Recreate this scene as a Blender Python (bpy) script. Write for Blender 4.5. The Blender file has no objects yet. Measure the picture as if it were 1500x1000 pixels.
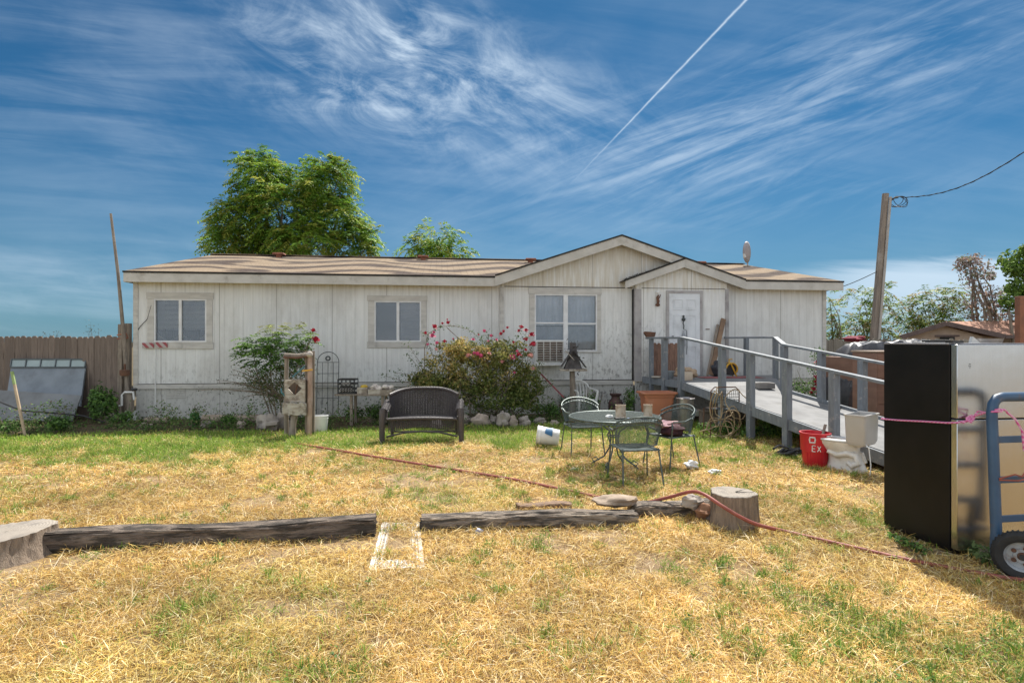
import bpy, math, random
import numpy as np
from mathutils import Vector, Matrix
random.seed(7)
rng = np.random.default_rng(7)
PI = math.pi
F, CH = 833.0, 1.72
sc = bpy.context.scene
col = sc.collection

# ------------------------------------------------------------------ survey helpers (photo measurements -> metres)
def G(px, py):
    y = CH * F / (py - 500.0)
    return ((px - 750.0) / F * y, y)
def PT(px, py, Y):
    return Vector(((px - 750.0) / F * Y, Y, CH + (500.0 - py) / F * Y))
HA = math.radians(7.18)
HO = Vector((-8.3, 12.2, 0))
def HP(px, py, d=.25):
    a = (px - 750.0) / F; b = (500.0 - py) / F
    n = (-math.sin(HA), math.cos(HA)); u = (math.cos(HA), math.sin(HA))
    t = (d + HO.x * n[0] + HO.y * n[1]) / (a * n[0] + n[1])
    return ((t * a - HO.x) * u[0] + (t - HO.y) * u[1], CH + b * t)
def HW(s, d, z=0):
    c, sn = math.cos(HA), math.sin(HA)
    return Vector((HO.x + s * c - d * sn, HO.y + s * sn + d * c, z))

# ------------------------------------------------------------------ materials
def nt(name):
    m = bpy.data.materials.new(name); m.use_nodes = True
    t = m.node_tree
    return m, t, t.nodes['Principled BSDF'], t.nodes['Material Output']
def lk(t, a, b): t.links.new(a, b)
def rgb(c): return (c[0], c[1], c[2], 1)
def mixc(t, fac, a, b, mode='MIX'):
    n = t.nodes.new('ShaderNodeMix'); n.data_type = 'RGBA'; n.blend_type = mode
    for sock, v in ((n.inputs[0], fac), (n.inputs[6], a), (n.inputs[7], b)):
        if hasattr(v, 'is_output'): lk(t, v, sock)
        elif isinstance(v, (tuple, list)): sock.default_value = rgb(v)
        else: sock.default_value = v
    return n.outputs[2]
def mth(t, op, a, b=None, c=None, clamp=False):
    n = t.nodes.new('ShaderNodeMath'); n.operation = op; n.use_clamp = clamp
    for i, v in enumerate((a, b, c)):
        if v is None: continue
        if hasattr(v, 'is_output'): lk(t, v, n.inputs[i])
        else: n.inputs[i].default_value = v
    return n.outputs[0]
def noise(t, vec, scale, detail=6, rough=.55, dist=0.0):
    n = t.nodes.new('ShaderNodeTexNoise')
    n.inputs['Scale'].default_value = scale; n.inputs['Detail'].default_value = detail
    n.inputs['Roughness'].default_value = rough; n.inputs['Distortion'].default_value = dist
    if vec is not None: lk(t, vec, n.inputs['Vector'])
    return n.outputs['Fac']
def ramp(t, fac, a, b):
    n = t.nodes.new('ShaderNodeMapRange'); n.interpolation_type = 'SMOOTHSTEP'
    lk(t, fac, n.inputs[0]); n.inputs[1].default_value = a; n.inputs[2].default_value = b
    return n.outputs[0]
def coords(t, stretch=(1, 1, 1), kind='Object', rot=(0, 0, 0)):
    tc = t.nodes.new('ShaderNodeTexCoord'); mp = t.nodes.new('ShaderNodeMapping')
    mp.inputs['Scale'].default_value = stretch; mp.inputs['Rotation'].default_value = rot
    lk(t, tc.outputs[kind], mp.inputs[0])
    return mp.outputs[0]
MC = {}
def mat(name, c1, c2=None, scale=6, rough=.7, metal=0, bump=0.0, bscale=None, stretch=(1, 1, 1),
        stain=None, sscale=2.0, samt=.6, slo=.52, shi=.68, spec=.5, sstretch=(1, 1, 1), bdist=.01, rvar=.1):
    if name in MC: return MC[name]
    m, t, p, o = nt(name)
    v = coords(t, stretch)
    n1 = noise(t, v, scale)
    c2 = c2 or tuple(x * .75 for x in c1)
    c = mixc(t, ramp(t, n1, .3, .7), c1, c2)
    if stain:
        v2 = coords(t, sstretch)
        s = noise(t, v2, sscale, 8, .65)
        c = mixc(t, mth(t, 'MULTIPLY', ramp(t, s, slo, shi), samt), c, stain)
    lk(t, c, p.inputs['Base Color'])
    r = mth(t, 'ADD', mth(t, 'MULTIPLY', n1, rvar * 2), rough - rvar, clamp=True)
    lk(t, r, p.inputs['Roughness'])
    p.inputs['Metallic'].default_value = metal
    p.inputs['Specular IOR Level'].default_value = spec
    if bump:
        bn = noise(t, v, bscale or scale * 4, 8, .65)
        b = t.nodes.new('ShaderNodeBump'); b.inputs['Strength'].default_value = bump; b.inputs['Distance'].default_value = bdist
        lk(t, bn, b.inputs['Height']); lk(t, b.outputs[0], p.inputs['Normal'])
    MC[name] = m
    return m
def attr_mat(name, rough=.7, transl=.25, vary=.25, scale=30):
    m, t, p, o = nt(name)
    a = t.nodes.new('ShaderNodeAttribute'); a.attribute_name = 'Col'
    n = noise(t, coords(t), scale, 3)
    c = mixc(t, mth(t, 'MULTIPLY', n, vary), a.outputs['Color'], (0, 0, 0), 'MULTIPLY') if False else a.outputs['Color']
    lk(t, c, p.inputs['Base Color']); p.inputs['Roughness'].default_value = rough
    p.inputs['Specular IOR Level'].default_value = .3
    if transl:
        tr = t.nodes.new('ShaderNodeBsdfTranslucent'); mx = t.nodes.new('ShaderNodeMixShader')
        lk(t, c, tr.inputs[0]); mx.inputs[0].default_value = transl
        lk(t, p.outputs[0], mx.inputs[1]); lk(t, tr.outputs[0], mx.inputs[2]); lk(t, mx.outputs[0], o.inputs[0])
    return m

# ------------------------------------------------------------------ mesh builder
def noise3(p, seed=0):
    x, y, z = p
    return (math.sin(x * 1.7 + seed) * math.cos(y * 2.3 + seed * 1.3) + math.sin(z * 2.9 + x * 1.1 + seed * .7) * .6 +
            math.sin(y * 5.1 - z * 3.7 + seed * 2.1) * .35 + math.sin(x * 7.3 + y * 6.1 + z * 5.7 + seed) * .2) / 2.1
class MB:
    def __init__(self): self.v = []; self.f = []
    def add(self, vs, fs):
        k = len(self.v); self.v += [tuple(a) for a in vs]; self.f += [tuple(i + k for i in f) for f in fs]; return self
    def box(self, c, s, rz=0, taper=1.0):
        x, y, z = s[0] / 2, s[1] / 2, s[2] / 2
        cs, sn = math.cos(rz), math.sin(rz); vs = []
        for dz in (-1, 1):
            k = 1 if dz < 0 else taper
            for dx, dy in ((-1, -1), (1, -1), (1, 1), (-1, 1)):
                a, b = dx * x * k, dy * y * k
                vs.append((c[0] + a * cs - b * sn, c[1] + a * sn + b * cs, c[2] + dz * z))
        return self.add(vs, [(3, 2, 1, 0), (4, 5, 6, 7), (0, 1, 5, 4), (1, 2, 6, 5), (2, 3, 7, 6), (3, 0, 4, 7)])
    def bb(self, x0, x1, y0, y1, z0, z1): return self.box(((x0 + x1) / 2, (y0 + y1) / 2, (z0 + z1) / 2), (abs(x1 - x0), abs(y1 - y0), abs(z1 - z0)))
    def bar(self, p0, p1, w, h, up=(0, 0, 1)):
        p0, p1 = Vector(p0), Vector(p1); d = (p1 - p0).normalized(); up = Vector(up)
        s = d.cross(up)
        if s.length < 1e-4: s = d.cross(Vector((0, 1, 0)))
        s.normalize(); u = s.cross(d)
        vs = []
        for p in (p0, p1):
            for a, b in ((-1, -1), (1, -1), (1, 1), (-1, 1)): vs.append(p + s * a * w / 2 + u * b * h / 2)
        return self.add(vs, [(3, 2, 1, 0), (4, 5, 6, 7), (0, 1, 5, 4), (1, 2, 6, 5), (2, 3, 7, 6), (3, 0, 4, 7)])
    def tube(self, pts, r, n=8, closed=False, cap=True):
        pts = [Vector(p) for p in pts]; N = len(pts)
        rs = r if isinstance(r, (list, tuple)) else [r] * N
        vs = []; fs = []; prev = None
        for i, p in enumerate(pts):
            if closed: d = (pts[(i + 1) % N] - pts[i - 1])
            else: d = pts[min(i + 1, N - 1)] - pts[max(i - 1, 0)]
            if d.length < 1e-9: d = Vector((0, 0, 1))
            d.normalize()
            if prev is None:
                a = d.cross(Vector((0, 0, 1)))
                if a.length < .1: a = d.cross(Vector((1, 0, 0)))
            else: a = prev - d * prev.dot(d)
            if a.length < 1e-5: a = d.orthogonal()
            a.normalize(); prev = a; b = d.cross(a)
            for k in range(n):
                t = 2 * PI * k / n; vs.append(p + (a * math.cos(t) + b * math.sin(t)) * rs[i])
        m = N if closed else N - 1
        for i in range(m):
            j = (i + 1) % N
            for k in range(n):
                q = (k + 1) % n; fs.append((i * n + k, i * n + q, j * n + q, j * n + k))
        if cap and not closed: fs.append(tuple(range(n - 1, -1, -1))); fs.append(tuple((N - 1) * n + k for k in range(n)))
        return self.add(vs, fs)
    def rings(self, rr, cap0=True, cap1=True):
        n = len(rr[0]); vs = [p for r in rr for p in r]; fs = []
        for i in range(len(rr) - 1):
            for k in range(n):
                q = (k + 1) % n; fs.append((i * n + k, i * n + q, (i + 1) * n + q, (i + 1) * n + k))
        if cap0: fs.append(tuple(range(n - 1, -1, -1)))
        if cap1: fs.append(tuple((len(rr) - 1) * n + k for k in range(n)))
        return self.add(vs, fs)
    def lathe(self, prof, n=24, c=(0, 0, 0), wob=0, seed=0, cap0=True, cap1=True, sx=1, sy=1):
        rr = []
        for r, z in prof:
            rr.append([(c[0] + sx * r * math.cos(2 * PI * k / n) * (1 + wob * math.sin(3 * k * 2 * PI / n + seed) + wob * .6 * math.sin(7 * k * 2 * PI / n + seed * 2)),
                        c[1] + sy * r * math.sin(2 * PI * k / n) * (1 + wob * math.sin(3 * k * 2 * PI / n + seed) + wob * .6 * math.sin(7 * k * 2 * PI / n + seed * 2)), c[2] + z) for k in range(n)])
        return self.rings(rr, cap0, cap1)
    def pxz(self, pts, y0, y1):
        n = len(pts); vs = [(x, y0, z) for x, z in pts] + [(x, y1, z) for x, z in pts]
        fs = [tuple(range(n)), tuple(range(2 * n - 1, n - 1, -1))]
        for i in range(n): fs.append((i, (i + 1) % n, n + (i + 1) % n, n + i)[::-1])
        return self.add(vs, fs)
    def pxy(self, pts, z0, z1):
        n = len(pts); Z0 = z0 if isinstance(z0, (list, tuple)) else [z0] * n; Z1 = z1 if isinstance(z1, (list, tuple)) else [z1] * n
        vs = [(pts[i][0], pts[i][1], Z0[i]) for i in range(n)] + [(pts[i][0], pts[i][1], Z1[i]) for i in range(n)]
        fs = [tuple(range(n))[::-1], tuple(range(n, 2 * n))]
        for i in range(n): fs.append((i, (i + 1) % n, n + (i + 1) % n, n + i))
        return self.add(vs, fs)
    def blob(self, c, r, seed=0, amp=.2, nu=16, nv=10, flat=0):
        rr = []
        for j in range(nv + 1):
            ph = PI * j / nv; ring = []
            for k in range(nu):
                th = 2 * PI * k / nu; d = (math.sin(ph) * math.cos(th), math.sin(ph) * math.sin(th), -math.cos(ph))
                q = 1 + amp * noise3((d[0] * 2.2, d[1] * 2.2, d[2] * 2.2), seed)
                z = d[2] * q
                if flat: z = max(z, -flat)
                ring.append((c[0] + d[0] * q * r[0], c[1] + d[1] * q * r[1], c[2] + z * r[2]))
            rr.append(ring)
        return self.rings(rr)
    def surf(self, fn, nu, nv):
        vs = [fn(i / nu, j / nv) for j in range(nv + 1) for i in range(nu + 1)]
        fs = [(j * (nu + 1) + i, j * (nu + 1) + i + 1, (j + 1) * (nu + 1) + i + 1, (j + 1) * (nu + 1) + i) for j in range(nv) for i in range(nu)]
        return self.add(vs, fs)
    def solid(self, fn, nu, nv, th):
        """closed thick sheet around surface fn(u,v)"""
        P = [[Vector(fn(i / nu, j / nv)) for i in range(nu + 1)] for j in range(nv + 1)]
        top = []; bot = []
        for j in range(nv + 1):
            for i in range(nu + 1):
                a = P[j][min(i + 1, nu)] - P[j][max(i - 1, 0)]; b = P[min(j + 1, nv)][i] - P[max(j - 1, 0)][i]
                n = a.cross(b); n = n.normalized() if n.length > 1e-9 else Vector((0, 0, 1))
                top.append(P[j][i] + n * th / 2); bot.append(P[j][i] - n * th / 2)
        W = nu + 1; K = len(top); fs = []
        for j in range(nv):
            for i in range(nu):
                q = (j * W + i, j * W + i + 1, (j + 1) * W + i + 1, (j + 1) * W + i); fs.append(q); fs.append(tuple(K + x for x in q[::-1]))
        edge = [i for i in range(W)] + [j * W + nu for j in range(1, nv + 1)] + [nv * W + i for i in range(nu - 1, -1, -1)] + [j * W for j in range(nv - 1, 0, -1)]
        for a, b in zip(edge, edge[1:] + edge[:1]): fs.append((b, a, a + K, b + K))
        return self.add(top + bot, fs)
    def net(self, fn, nu, nv, w, n=3, diag=True, sub=1):
        """open wire lattice on surface fn, real thin strands"""
        if diag:
            for k in range(-nv, nu + 1):
                for s in (0, 1):
                    pts = []
                    for j in range(nv + 1):
                        i = k + j
                        if 0 <= i <= nu:
                            u = i / nu; u = 1 - u if s else u
                            pts.append(fn(u, j / nv))
                    if len(pts) > 1: self.tube(pts, w, n, cap=False)
        else:
            for i in range(nu + 1): self.tube([fn(i / nu, j / 8) for j in range(9)], w, n, cap=False)
            for j in range(nv + 1): self.tube([fn(i / 8, j / nv) for i in range(9)], w, n, cap=False)
        return self
    def split(self, name, m, parent, n=8, bevel=0):
        out = []
        for i in range(0, len(self.v), n):
            k = MB(); k.v = self.v[i:i + n]; k.f = [tuple(q - i for q in f) for f in self.f if i <= f[0] < i + n]; out.append(k.build(name, m, parent, bevel=bevel))
        return out
    def build(self, name, m, parent=None, loc=None, smooth=False, bevel=0, rz=0, sharp=40):
        me = bpy.data.meshes.new(name); me.from_pydata([tuple(a) for a in self.v], [], self.f); me.update()
        me.materials.append(m)
        if smooth:
            me.polygons.foreach_set('use_smooth', [True] * len(me.polygons))
            me.set_sharp_from_angle(angle=math.radians(sharp))
        o = bpy.data.objects.new(name, me); col.objects.link(o)
        if parent: o.parent = parent
        if loc is not None: o.location = loc
        o.rotation_euler.z = rz
        if bevel:
            b = o.modifiers.new('bevel', 'BEVEL'); b.width = bevel; b.segments = 2; b.limit_method = 'ANGLE'
        return o
def raw(name, m, V, Fq, C=None, parent=None, loc=None):
    me = bpy.data.meshes.new(name); V = np.asarray(V, dtype=np.float32); Fq = np.asarray(Fq, dtype=np.int32)
    nf, k = Fq.shape
    me.vertices.add(len(V)); me.vertices.foreach_set('co', V.ravel())
    me.loops.add(nf * k); me.loops.foreach_set('vertex_index', Fq.ravel())
    me.polygons.add(nf); me.polygons.foreach_set('loop_start', np.arange(0, nf * k, k, dtype=np.int32))
    me.polygons.foreach_set('loop_total', np.full(nf, k, dtype=np.int32))
    me.update(calc_edges=True)
    if C is not None:
        a = me.color_attributes.new('Col', 'FLOAT_COLOR', 'POINT')
        C4 = np.ones((len(V), 4), dtype=np.float32); C4[:, :3] = C; a.data.foreach_set('color', C4.ravel())
    me.materials.append(m)
    o = bpy.data.objects.new(name, me); col.objects.link(o)
    if parent: o.parent = parent
    if loc is not None: o.location = loc
    return o
def tag(o, label=None, cat=None, group=None, kind=None):
    if label: o['label'] = label
    if cat: o['category'] = cat
    if group: o['group'] = group
    if kind: o['kind'] = kind
    return o
def thing(name, label, cat, loc=(0, 0, 0), rz=0, group=None):
    o = bpy.data.objects.new(name, None); col.objects.link(o)
    o.location = loc; o.rotation_euler.z = rz; o.empty_display_size = .1
    return tag(o, label, cat, group)
def dup(o, parent=None):
    c = o.copy(); col.objects.link(c)
    if parent: c.parent = parent
    for ch in [x for x in bpy.data.objects if x.parent == o]: dup(ch, c)
    return c

# ------------------------------------------------------------------ foliage helpers
def leaves(P, N, size, colr, tip=.35, aspect=.5, jitter=.15):
    """diamond leaves at points P with normals N"""
    n = len(P)
    N = N / (np.linalg.norm(N, axis=1, keepdims=True) + 1e-9)
    R = rng.normal(size=(n, 3)); A = np.cross(N, R); A /= np.linalg.norm(A, axis=1, keepdims=True) + 1e-9
    B = np.cross(N, A)
    s = (size * rng.uniform(.6, 1.3, n))[:, None]
    V = np.stack([P - A * s * .5, P + B * s * aspect * .5 + N * s * .08, P + A * s * .5 - N * s * tip * .3, P - B * s * aspect * .5 + N * s * .08], 1).reshape(-1, 3)
    Fq = np.arange(n * 4).reshape(n, 4)
    C = np.repeat(colr * rng.uniform(1 - jitter, 1 + jitter, (n, 1)), 4, 0)
    return V, Fq, C
def fronds(P, D, L, colr, pairs=7, lw=.11, droop=.5, jitter=.2):
    """pinnate leaves: rachis start P, direction D, length L"""
    Vs = []; Cs = []
    n = len(P); D = D / (np.linalg.norm(D, axis=1, keepdims=True) + 1e-9)
    up = np.array([[0, 0, 1.0]]); S = np.cross(D, up); S /= np.linalg.norm(S, axis=1, keepdims=True) + 1e-6
    for k in range(pairs):
        t = (k + 1.0) / pairs
        c = P + D * (L * t)[:, None] - up * (droop * L * t * t)[:, None]
        for sgn in (-1, 1):
            ld = S * sgn * .9 + D * .45 - up * .35 + rng.normal(size=(n, 3)) * .18
            ld /= np.linalg.norm(ld, axis=1, keepdims=True)
            ll = (L * (.32 - .12 * abs(t - .45)) * rng.uniform(.8, 1.2, n))[:, None]
            w = np.cross(ld, up + rng.normal(size=(n, 3)) * .3); w /= np.linalg.norm(w, axis=1, keepdims=True) + 1e-6
            m = c + ld * ll * .45
            Vs.append(np.stack([c, m + w * ll * lw * 1.6, c + ld * ll - up * ll * .12, m - w * ll * lw * 1.6], 1))
            Cs.append(np.repeat((colr * rng.uniform(1 - jitter, 1 + jitter, (n, 1)))[:, None, :], 4, 1))
    V = np.concatenate(Vs).reshape(-1, 3); C = np.concatenate(Cs).reshape(-1, 3)
    return V, np.arange(len(V)).reshape(-1, 4), C
def cat(*parts):
    V = []; Q = []; C = []; k = 0
    for v, f, c in parts: V.append(v); Q.append(f + k); C.append(c); k += len(v)
    return np.concatenate(V), np.concatenate(Q), np.concatenate(C)
def clumps(blobs, n, shell=.55):
    """points in a union of lumpy ellipsoids, with outward normals; blobs = (x,y,z,rx,ry,rz,weight)"""
    B = np.array(blobs, dtype=float); w = B[:, 6] / B[:, 6].sum()
    idx = rng.choice(len(B), n, p=w); d = rng.normal(size=(n, 3)); d /= np.linalg.norm(d, axis=1, keepdims=True)
    r = rng.uniform(shell, 1.0, n) ** .6 * (1 + .18 * np.sin(d[:, 0] * 9 + idx * 2.1) * np.cos(d[:, 2] * 8 + idx) + .1 * rng.normal(size=n))
    P = B[idx, :3] + d * r[:, None] * B[idx, 3:6]
    return P, d
def pal(n, cols, w=None):
    cols = np.array(cols, dtype=float); i = rng.choice(len(cols), n, p=w); return cols[i]

M_LEAF = attr_mat('leaf_green', .6, .35)
M_GRASS = attr_mat('grass_blade', .75, .25)

# ------------------------------------------------------------------ world: daylight sky with cirrus and a contrail
SUN_DIR = Vector((.45, 1.1, 1.7)).normalized()
sun_el = math.asin(SUN_DIR.z); sun_az = math.atan2(SUN_DIR.x, SUN_DIR.y)
w = bpy.data.worlds.new('World'); sc.world = w; w.use_nodes = True
t = w.node_tree; bg = t.nodes['Background']
sky = t.nodes.new('ShaderNodeTexSky'); sky.sky_type = 'NISHITA'; sky.sun_disc = False
sky.sun_elevation = sun_el; sky.sun_rotation = sun_az; sky.air_density = 1.0; sky.dust_density = .3; sky.ozone_density = 2.5
tc = t.nodes.new('ShaderNodeTexCoord'); sep = t.nodes.new('ShaderNodeSeparateXYZ'); lk(t, tc.outputs['Generated'], sep.inputs[0])
dx, dy, dz = sep.outputs
ysafe = mth(t, 'MAXIMUM', dy, .08)
a = mth(t, 'DIVIDE', dx, ysafe); b = mth(t, 'DIVIDE', dz, ysafe)
def comb(x, y, z=0.0):
    n = t.nodes.new('ShaderNodeCombineXYZ')
    for i, v in enumerate((x, y, z)):
        if hasattr(v, 'is_output'): lk(t, v, n.inputs[i])
        else: n.inputs[i].default_value = v
    return n.outputs[0]
def rotated(deg, sx, sy, off=0.0):
    c, s = math.cos(math.radians(deg)), math.sin(math.radians(deg))
    u = mth(t, 'ADD', mth(t, 'MULTIPLY', a, c), mth(t, 'MULTIPLY', b, s))
    v = mth(t, 'SUBTRACT', mth(t, 'MULTIPLY', b, c), mth(t, 'MULTIPLY', a, s))
    return comb(mth(t, 'MULTIPLY', u, sx), mth(t, 'MULTIPLY', v, sy), off)
def gauss(px, py, rx, ry, deg=0):
    a0, b0 = (px - 750) / F, (500 - py) / F; rx /= F; ry /= F
    c, s = math.cos(math.radians(deg)), math.sin(math.radians(deg))
    da = mth(t, 'SUBTRACT', a, a0); db = mth(t, 'SUBTRACT', b, b0)
    u = mth(t, 'ADD', mth(t, 'MULTIPLY', da, c / rx), mth(t, 'MULTIPLY', db, s / rx))
    v = mth(t, 'SUBTRACT', mth(t, 'MULTIPLY', db, c / ry), mth(t, 'MULTIPLY', da, s / ry))
    q = mth(t, 'ADD', mth(t, 'MULTIPLY', u, u), mth(t, 'MULTIPLY', v, v))
    return mth(t, 'EXPONENT', mth(t, 'MULTIPLY', q, -1.0))
def addm(*xs):
    r = xs[0]
    for x in xs[1:]: r = mth(t, 'ADD', r, x)
    return r
def mul(x, k): return mth(t, 'MULTIPLY', x, k)
# streak fields
n_r = noise(t, rotated(17, 1.6, 11, 1.3), 1.6, 10, .62, .9)       # rising to the right
n_f = noise(t, rotated(22, 3.5, 30, 5.0), 1.5, 8, .65, 1.2)
n_c = noise(t, rotated(-28, 3.2, 9, 3.7), 1.5, 12, .62, .7)       # falling to the right
n_h = noise(t, rotated(-6, 1.2, 12, 9.1), 1.6, 10, .6, .5)
n_b = noise(t, rotated(10, 2.2, 3.2, 2.2), 1.5, 4, .5, .4)
m_c = addm(mul(gauss(520, 90, 170, 85, -20), 1.0), mul(gauss(700, 150, 240, 75, -12), .9), mul(gauss(620, 25, 210, 60, -30), .7), mul(gauss(430, 125, 60, 40), .5))
m_r = addm(mul(gauss(1180, 150, 420, 85, 16), .85), mul(gauss(950, 220, 260, 60, 0), .5), mul(gauss(1330, 60, 260, 60, 20), .45), mul(gauss(1090, 300, 330, 40, 5), .35), mul(gauss(1060, 240, 130, 22, -8), .4))
m_l = addm(mul(gauss(150, 60, 420, 90, -8), .5), mul(gauss(180, 190, 380, 90, -12), .45), mul(gauss(90, 390, 330, 60, 0), .55), mul(gauss(200, 440, 420, 60, 0), .6))
n_w = noise(t, rotated(-20, 2.6, 5.5, 6.6), 2.2, 14, .68, 1.1)
c1 = mth(t, 'MULTIPLY', m_c, mth(t, 'ADD', mul(ramp(t, n_b, .35, .7), .22), mul(ramp(t, mth(t, 'ADD', mul(n_c, .45), mul(n_w, .55)), .40, .72), .95)))
c2 = mth(t, 'MULTIPLY', m_r, ramp(t, mth(t, 'ADD', mul(n_r, .6), mul(n_f, .4)), .40, .74))
c3 = mth(t, 'MULTIPLY', m_l, ramp(t, mth(t, 'ADD', mul(n_h, .7), mul(n_c, .3)), .38, .75))
veil = mul(ramp(t, mth(t, 'ADD', mul(n_b, .5), mul(n_h, .5)), .42, .7), .16)
# low bank over the right horizon: lit top edge near y=385
edge = mth(t, 'ADD', b, mth(t, 'ADD', mul(n_h, .12), mul(a, -.05)))
bank = mth(t, 'MULTIPLY', ramp(t, edge, .185, .145), ramp(t, a, .42, .66))
bank = mul(mth(t, 'MULTIPLY', bank, ramp(t, b, -.05, .10)), .85)
# contrail between two directions
p0 = ((825 - 750) / F, (500 - 281) / F); p1 = ((1095 - 750) / F, (500 + 2) / F)
L = math.hypot(p1[0] - p0[0], p1[1] - p0[1]); ux, uy = (p1[0] - p0[0]) / L, (p1[1] - p0[1]) / L
da = mth(t, 'SUBTRACT', a, p0[0]); db = mth(t, 'SUBTRACT', b, p0[1])
al = mth(t, 'ADD', mul(da, ux), mul(db, uy)); pe = mth(t, 'SUBTRACT', mul(db, ux), mul(da, uy))
pe = mth(t, 'ADD', pe, mul(mth(t, 'SUBTRACT', noise(t, rotated(46, 22, 22, 4), 2, 3), .5), .0022))
wd = mth(t, 'ADD', .0010, mul(al, .0021))
trail = mth(t, 'EXPONENT', mul(mth(t, 'POWER', mth(t, 'ABSOLUTE', mth(t, 'DIVIDE', pe, wd)), 2.0), -1))
trail = mth(t, 'MULTIPLY', trail, mth(t, 'MULTIPLY', ramp(t, al, -.01, .25), mth(t, 'ADD', .35, mul(noise(t, rotated(46, 30, 60, 8), 1.5, 5), .8))))
front = ramp(t, dy, .10, .35)
cf = addm(mul(c1, .85), mul(c2, .52), mul(c3, .34), mul(veil, .7), bank, trail)
cf = mth(t, 'MULTIPLY', cf, front)
# unseen bright cloud added beside and behind the camera to light the shaded house front
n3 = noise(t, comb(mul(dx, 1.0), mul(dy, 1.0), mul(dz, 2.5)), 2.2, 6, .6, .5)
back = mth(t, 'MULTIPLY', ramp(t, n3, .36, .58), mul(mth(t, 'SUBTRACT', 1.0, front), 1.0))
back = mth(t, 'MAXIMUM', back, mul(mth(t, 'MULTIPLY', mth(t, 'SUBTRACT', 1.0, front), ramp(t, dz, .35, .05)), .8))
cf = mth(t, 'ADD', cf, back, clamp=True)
BLUE = mixc(t, 1.0, sky.outputs[0], (.088, .232, .305), 'MULTIPLY')
lowsky = mul(ramp(t, dz, .34, .0), .55)
BLUE = mixc(t, lowsky, BLUE, (1.0, 1.65, 2.35))
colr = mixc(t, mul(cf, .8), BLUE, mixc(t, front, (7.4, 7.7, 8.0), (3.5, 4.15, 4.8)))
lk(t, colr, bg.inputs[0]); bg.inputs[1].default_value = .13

sun = bpy.data.lights.new('sun', 'SUN'); sun.energy = 5.0; sun.angle = math.radians(.5); sun.color = (1, .95, .87)
so = bpy.data.objects.new('sun', sun); col.objects.link(so)
so.rotation_euler = SUN_DIR.to_track_quat('Z', 'Y').to_euler(); so.location = (8, 20, 30)

cam = bpy.data.cameras.new('camera'); co = bpy.data.objects.new('camera', cam); col.objects.link(co)
co.location = (0, 0, CH); co.rotation_euler = (PI / 2, 0, 0); cam.sensor_width = 36; cam.lens = 20.0; cam.clip_end = 3000; cam.clip_start = .05
sc.camera = co
sc.view_settings.view_transform = 'Standard'; sc.view_settings.look = 'None'; sc.view_settings.exposure = .74; sc.view_settings.gamma = 1

# ------------------------------------------------------------------ ground
def vnoise(x, y, s, seed=0):
    """smooth value noise in numpy"""
    x = np.asarray(x) * s + 100 + seed * 17.3; y = np.asarray(y) * s + 100 + seed * 9.1
    xi = np.floor(x).astype(int); yi = np.floor(y).astype(int); fx = x - xi; fy = y - yi
    fx = fx * fx * (3 - 2 * fx); fy = fy * fy * (3 - 2 * fy)
    def h(i, j):
        q = np.sin(i * 127.1 + j * 311.7 + seed * 74.7) * 43758.5453; return q - np.floor(q)
    return (h(xi, yi) * (1 - fx) + h(xi + 1, yi) * fx) * (1 - fy) + (h(xi, yi + 1) * (1 - fx) + h(xi + 1, yi + 1) * fx) * fy
def sst(e0, e1, x): q = np.clip((x - e0) / (e1 - e0), 0, 1); return q * q * (3 - 2 * q)
def gz(x, y):
    k = sst(30, 14, np.asarray(y, dtype=float)) * sst(25, 12, np.abs(np.asarray(x, dtype=float)))
    return k * (.030 * (vnoise(x, y, .8, 1) - .5) + .022 * (vnoise(x, y, 2.6, 2) - .5))
def green(x, y):
    x = np.asarray(x, dtype=float); y = np.asarray(y, dtype=float)
    n = vnoise(x, y, .9, 3) * .5 + vnoise(x, y, 2.3, 4) * .3 + vnoise(x, y, 6, 5) * .2
    bound = 8.9 + .12 * np.clip(x, -1, 6) - .32 * np.clip(-x - 2.0, 0, 4.5)
    g = sst(-.25, 1.0, (y - bound) / 1.2 + (n - .5) * 3.6) * (.62 + .38 * sst(.35, .6, vnoise(x, y, 3.1, 61)))
    rf = sst(.40, .52, n) * sst(1.0, 1.9, x) * sst(4.9, 4.0, y) * 1.0
    rm = sst(.50, .62, n) * sst(.5, 2.0, x) * sst(4.4, 5.4, y) * .75
    mid = sst(.62, .72, n) * sst(3.9, 3.2, np.abs(x - .9) + np.abs(y - 4.4)) * .5
    return np.clip(np.maximum.reduce([g, rf, rm, mid]), 0, 1)
def axis(lo, hi, step, far):
    c = list(np.arange(lo, hi + 1e-6, step)); k = step
    a = lo; left = []
    while a > -far: k *= 1.35; a -= k; left.append(a)
    k = step; a = hi; right = []
    while a < far: k *= 1.35; a += k; right.append(a)
    return np.array(left[::-1] + c + right)
gx = axis(-15, 15, .16, 900); gy = axis(1.0, 16, .16, 900)
X, Y = np.meshgrid(gx, gy); Z = gz(X, Y)
V = np.stack([X, Y, Z], -1).reshape(-1, 3)
nx, ny = len(gx), len(gy)
I = np.arange(nx * ny).reshape(ny, nx)
Fq = np.stack([I[:-1, :-1], I[:-1, 1:], I[1:, 1:], I[1:, :-1]], -1).reshape(-1, 4)
gr = (green(X, Y) * sst(5.5, 8.5, Y)).reshape(-1, 1)
bare = sst(.6, .75, vnoise(X, Y, 1.7, 8) * .6 + vnoise(X, Y, 5, 9) * .4).reshape(-1, 1)
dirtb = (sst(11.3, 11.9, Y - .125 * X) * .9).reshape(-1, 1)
dry = np.array([[.34, .22, .095]]); soil = np.array([[.40, .29, .19]]); grn = np.array([[.14, .19, .04]]); dk = np.array([[.10, .075, .05]])
C = dry * (1 - bare * .85) + soil * bare * .85
C = C * (1 - gr * .85) + grn * gr * .85
C = C * (1 - dirtb) + dk * dirtb
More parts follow.
